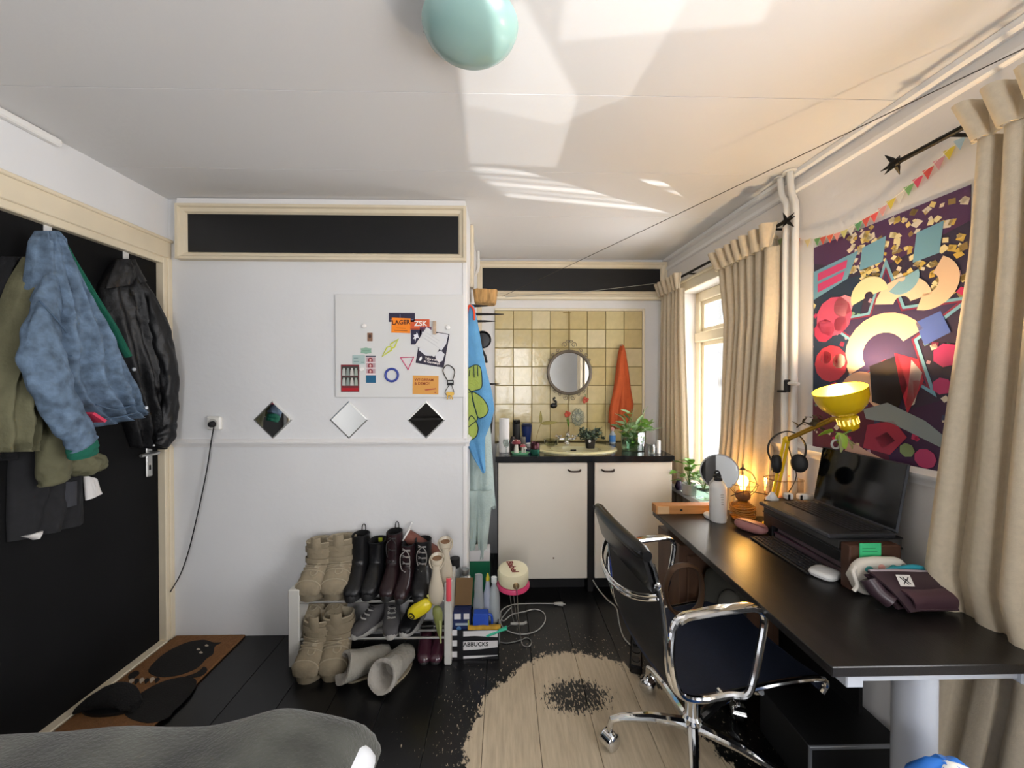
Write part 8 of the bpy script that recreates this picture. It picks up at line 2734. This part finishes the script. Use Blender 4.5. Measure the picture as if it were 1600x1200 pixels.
# ================================================================ stand-in lamps for sun glints on the ceiling, shaped by masks
def glint(name, loc, polys, watts, col=(1.0, 0.99, 0.97), blur=0.0, size=0.01):
    """a point lamp standing in for sun glints, masked to drawn patches: polys of ceiling points (convex)"""
    d = bpy.data.lights.new(name, 'POINT')
    d.energy = watts
    d.color = col
    d.shadow_soft_size = size
    d.use_nodes = True
    nt = d.node_tree
    for n in list(nt.nodes):
        nt.nodes.remove(n)
    out = nt.nodes.new('ShaderNodeOutputLight')
    em = nt.nodes.new('ShaderNodeEmission')
    nt.links.new(em.outputs[0], out.inputs[0])
    g = nt.nodes.new('ShaderNodeNewGeometry')
    L = Vector(loc)
    acc = None
    for (poly, wgt) in polys:
        P = [Vector((q.x, q.y, H)) for q in poly]
        cen = sum(P, Vector()) / len(P)
        prod = None
        for i in range(len(P)):
            n_ = (P[i] - L).cross(P[(i + 1) % len(P)] - L).normalized()
            if n_.dot(cen - L) < 0:
                n_ = -n_
            dt = nt.nodes.new('ShaderNodeVectorMath')
            dt.operation = 'DOT_PRODUCT'
            nt.links.new(g.outputs['Incoming'], dt.inputs[0])
            dt.inputs[1].default_value = n_ * GSIGN
            gt = nt.nodes.new('ShaderNodeMapRange')
            gt.inputs['From Min'].default_value = -blur
            gt.inputs['From Max'].default_value = blur + 0.0006
            nt.links.new(dt.outputs['Value'], gt.inputs['Value'])
            if prod is None:
                prod = gt.outputs[0]
            else:
                m_ = nt.nodes.new('ShaderNodeMath')
                m_.operation = 'MULTIPLY'
                nt.links.new(prod, m_.inputs[0])
                nt.links.new(gt.outputs[0], m_.inputs[1])
                prod = m_.outputs[0]
        m_ = nt.nodes.new('ShaderNodeMath')
        m_.operation = 'MULTIPLY'
        nt.links.new(prod, m_.inputs[0])
        m_.inputs[1].default_value = wgt
        if acc is None:
            acc = m_.outputs[0]
        else:
            a_ = nt.nodes.new('ShaderNodeMath')
            a_.operation = 'ADD'
            nt.links.new(acc, a_.inputs[0])
            nt.links.new(m_.outputs[0], a_.inputs[1])
            acc = a_.outputs[0]
    nt.links.new(acc, em.inputs['Strength'])
    o = bpy.data.objects.new(name, d)
    o.location = loc
    COL.objects.link(o)
    return o


GSIGN = 1.0


def cp(*px):
    return [atZ(a, c, H) for a, c in px]


glint('sun_glint_lamp', (3.2, -2.2, -0.6), [(cp((637, 0), (820, 0), (903, 152), (870, 262), (683, 253)), 1.0), (cp((575, -60), (1110, -60), (985, 150), (870, 195), (620, 143), (605, 50)), 0.6), (cp((873, 66), (890, -60), (1240, -60), (1190, 38)), 0.75)], 420)
st = []
for k, (dy, w_) in enumerate(((0, 1.0), (13, 0.5), (24, 0.9), (34, 0.4), (44, 0.7))):
    st.append((cp((740 + k * 12, 262 + dy * 0.9), (1090 + k * 14, 288 + dy * 1.1), (1092 + k * 14, 294 + dy * 1.1), (742 + k * 12, 267 + dy * 0.9)), w_))
glint('sun_glint_lamp', (3.0, 3.3, -0.6), st, 650, blur=0.004)
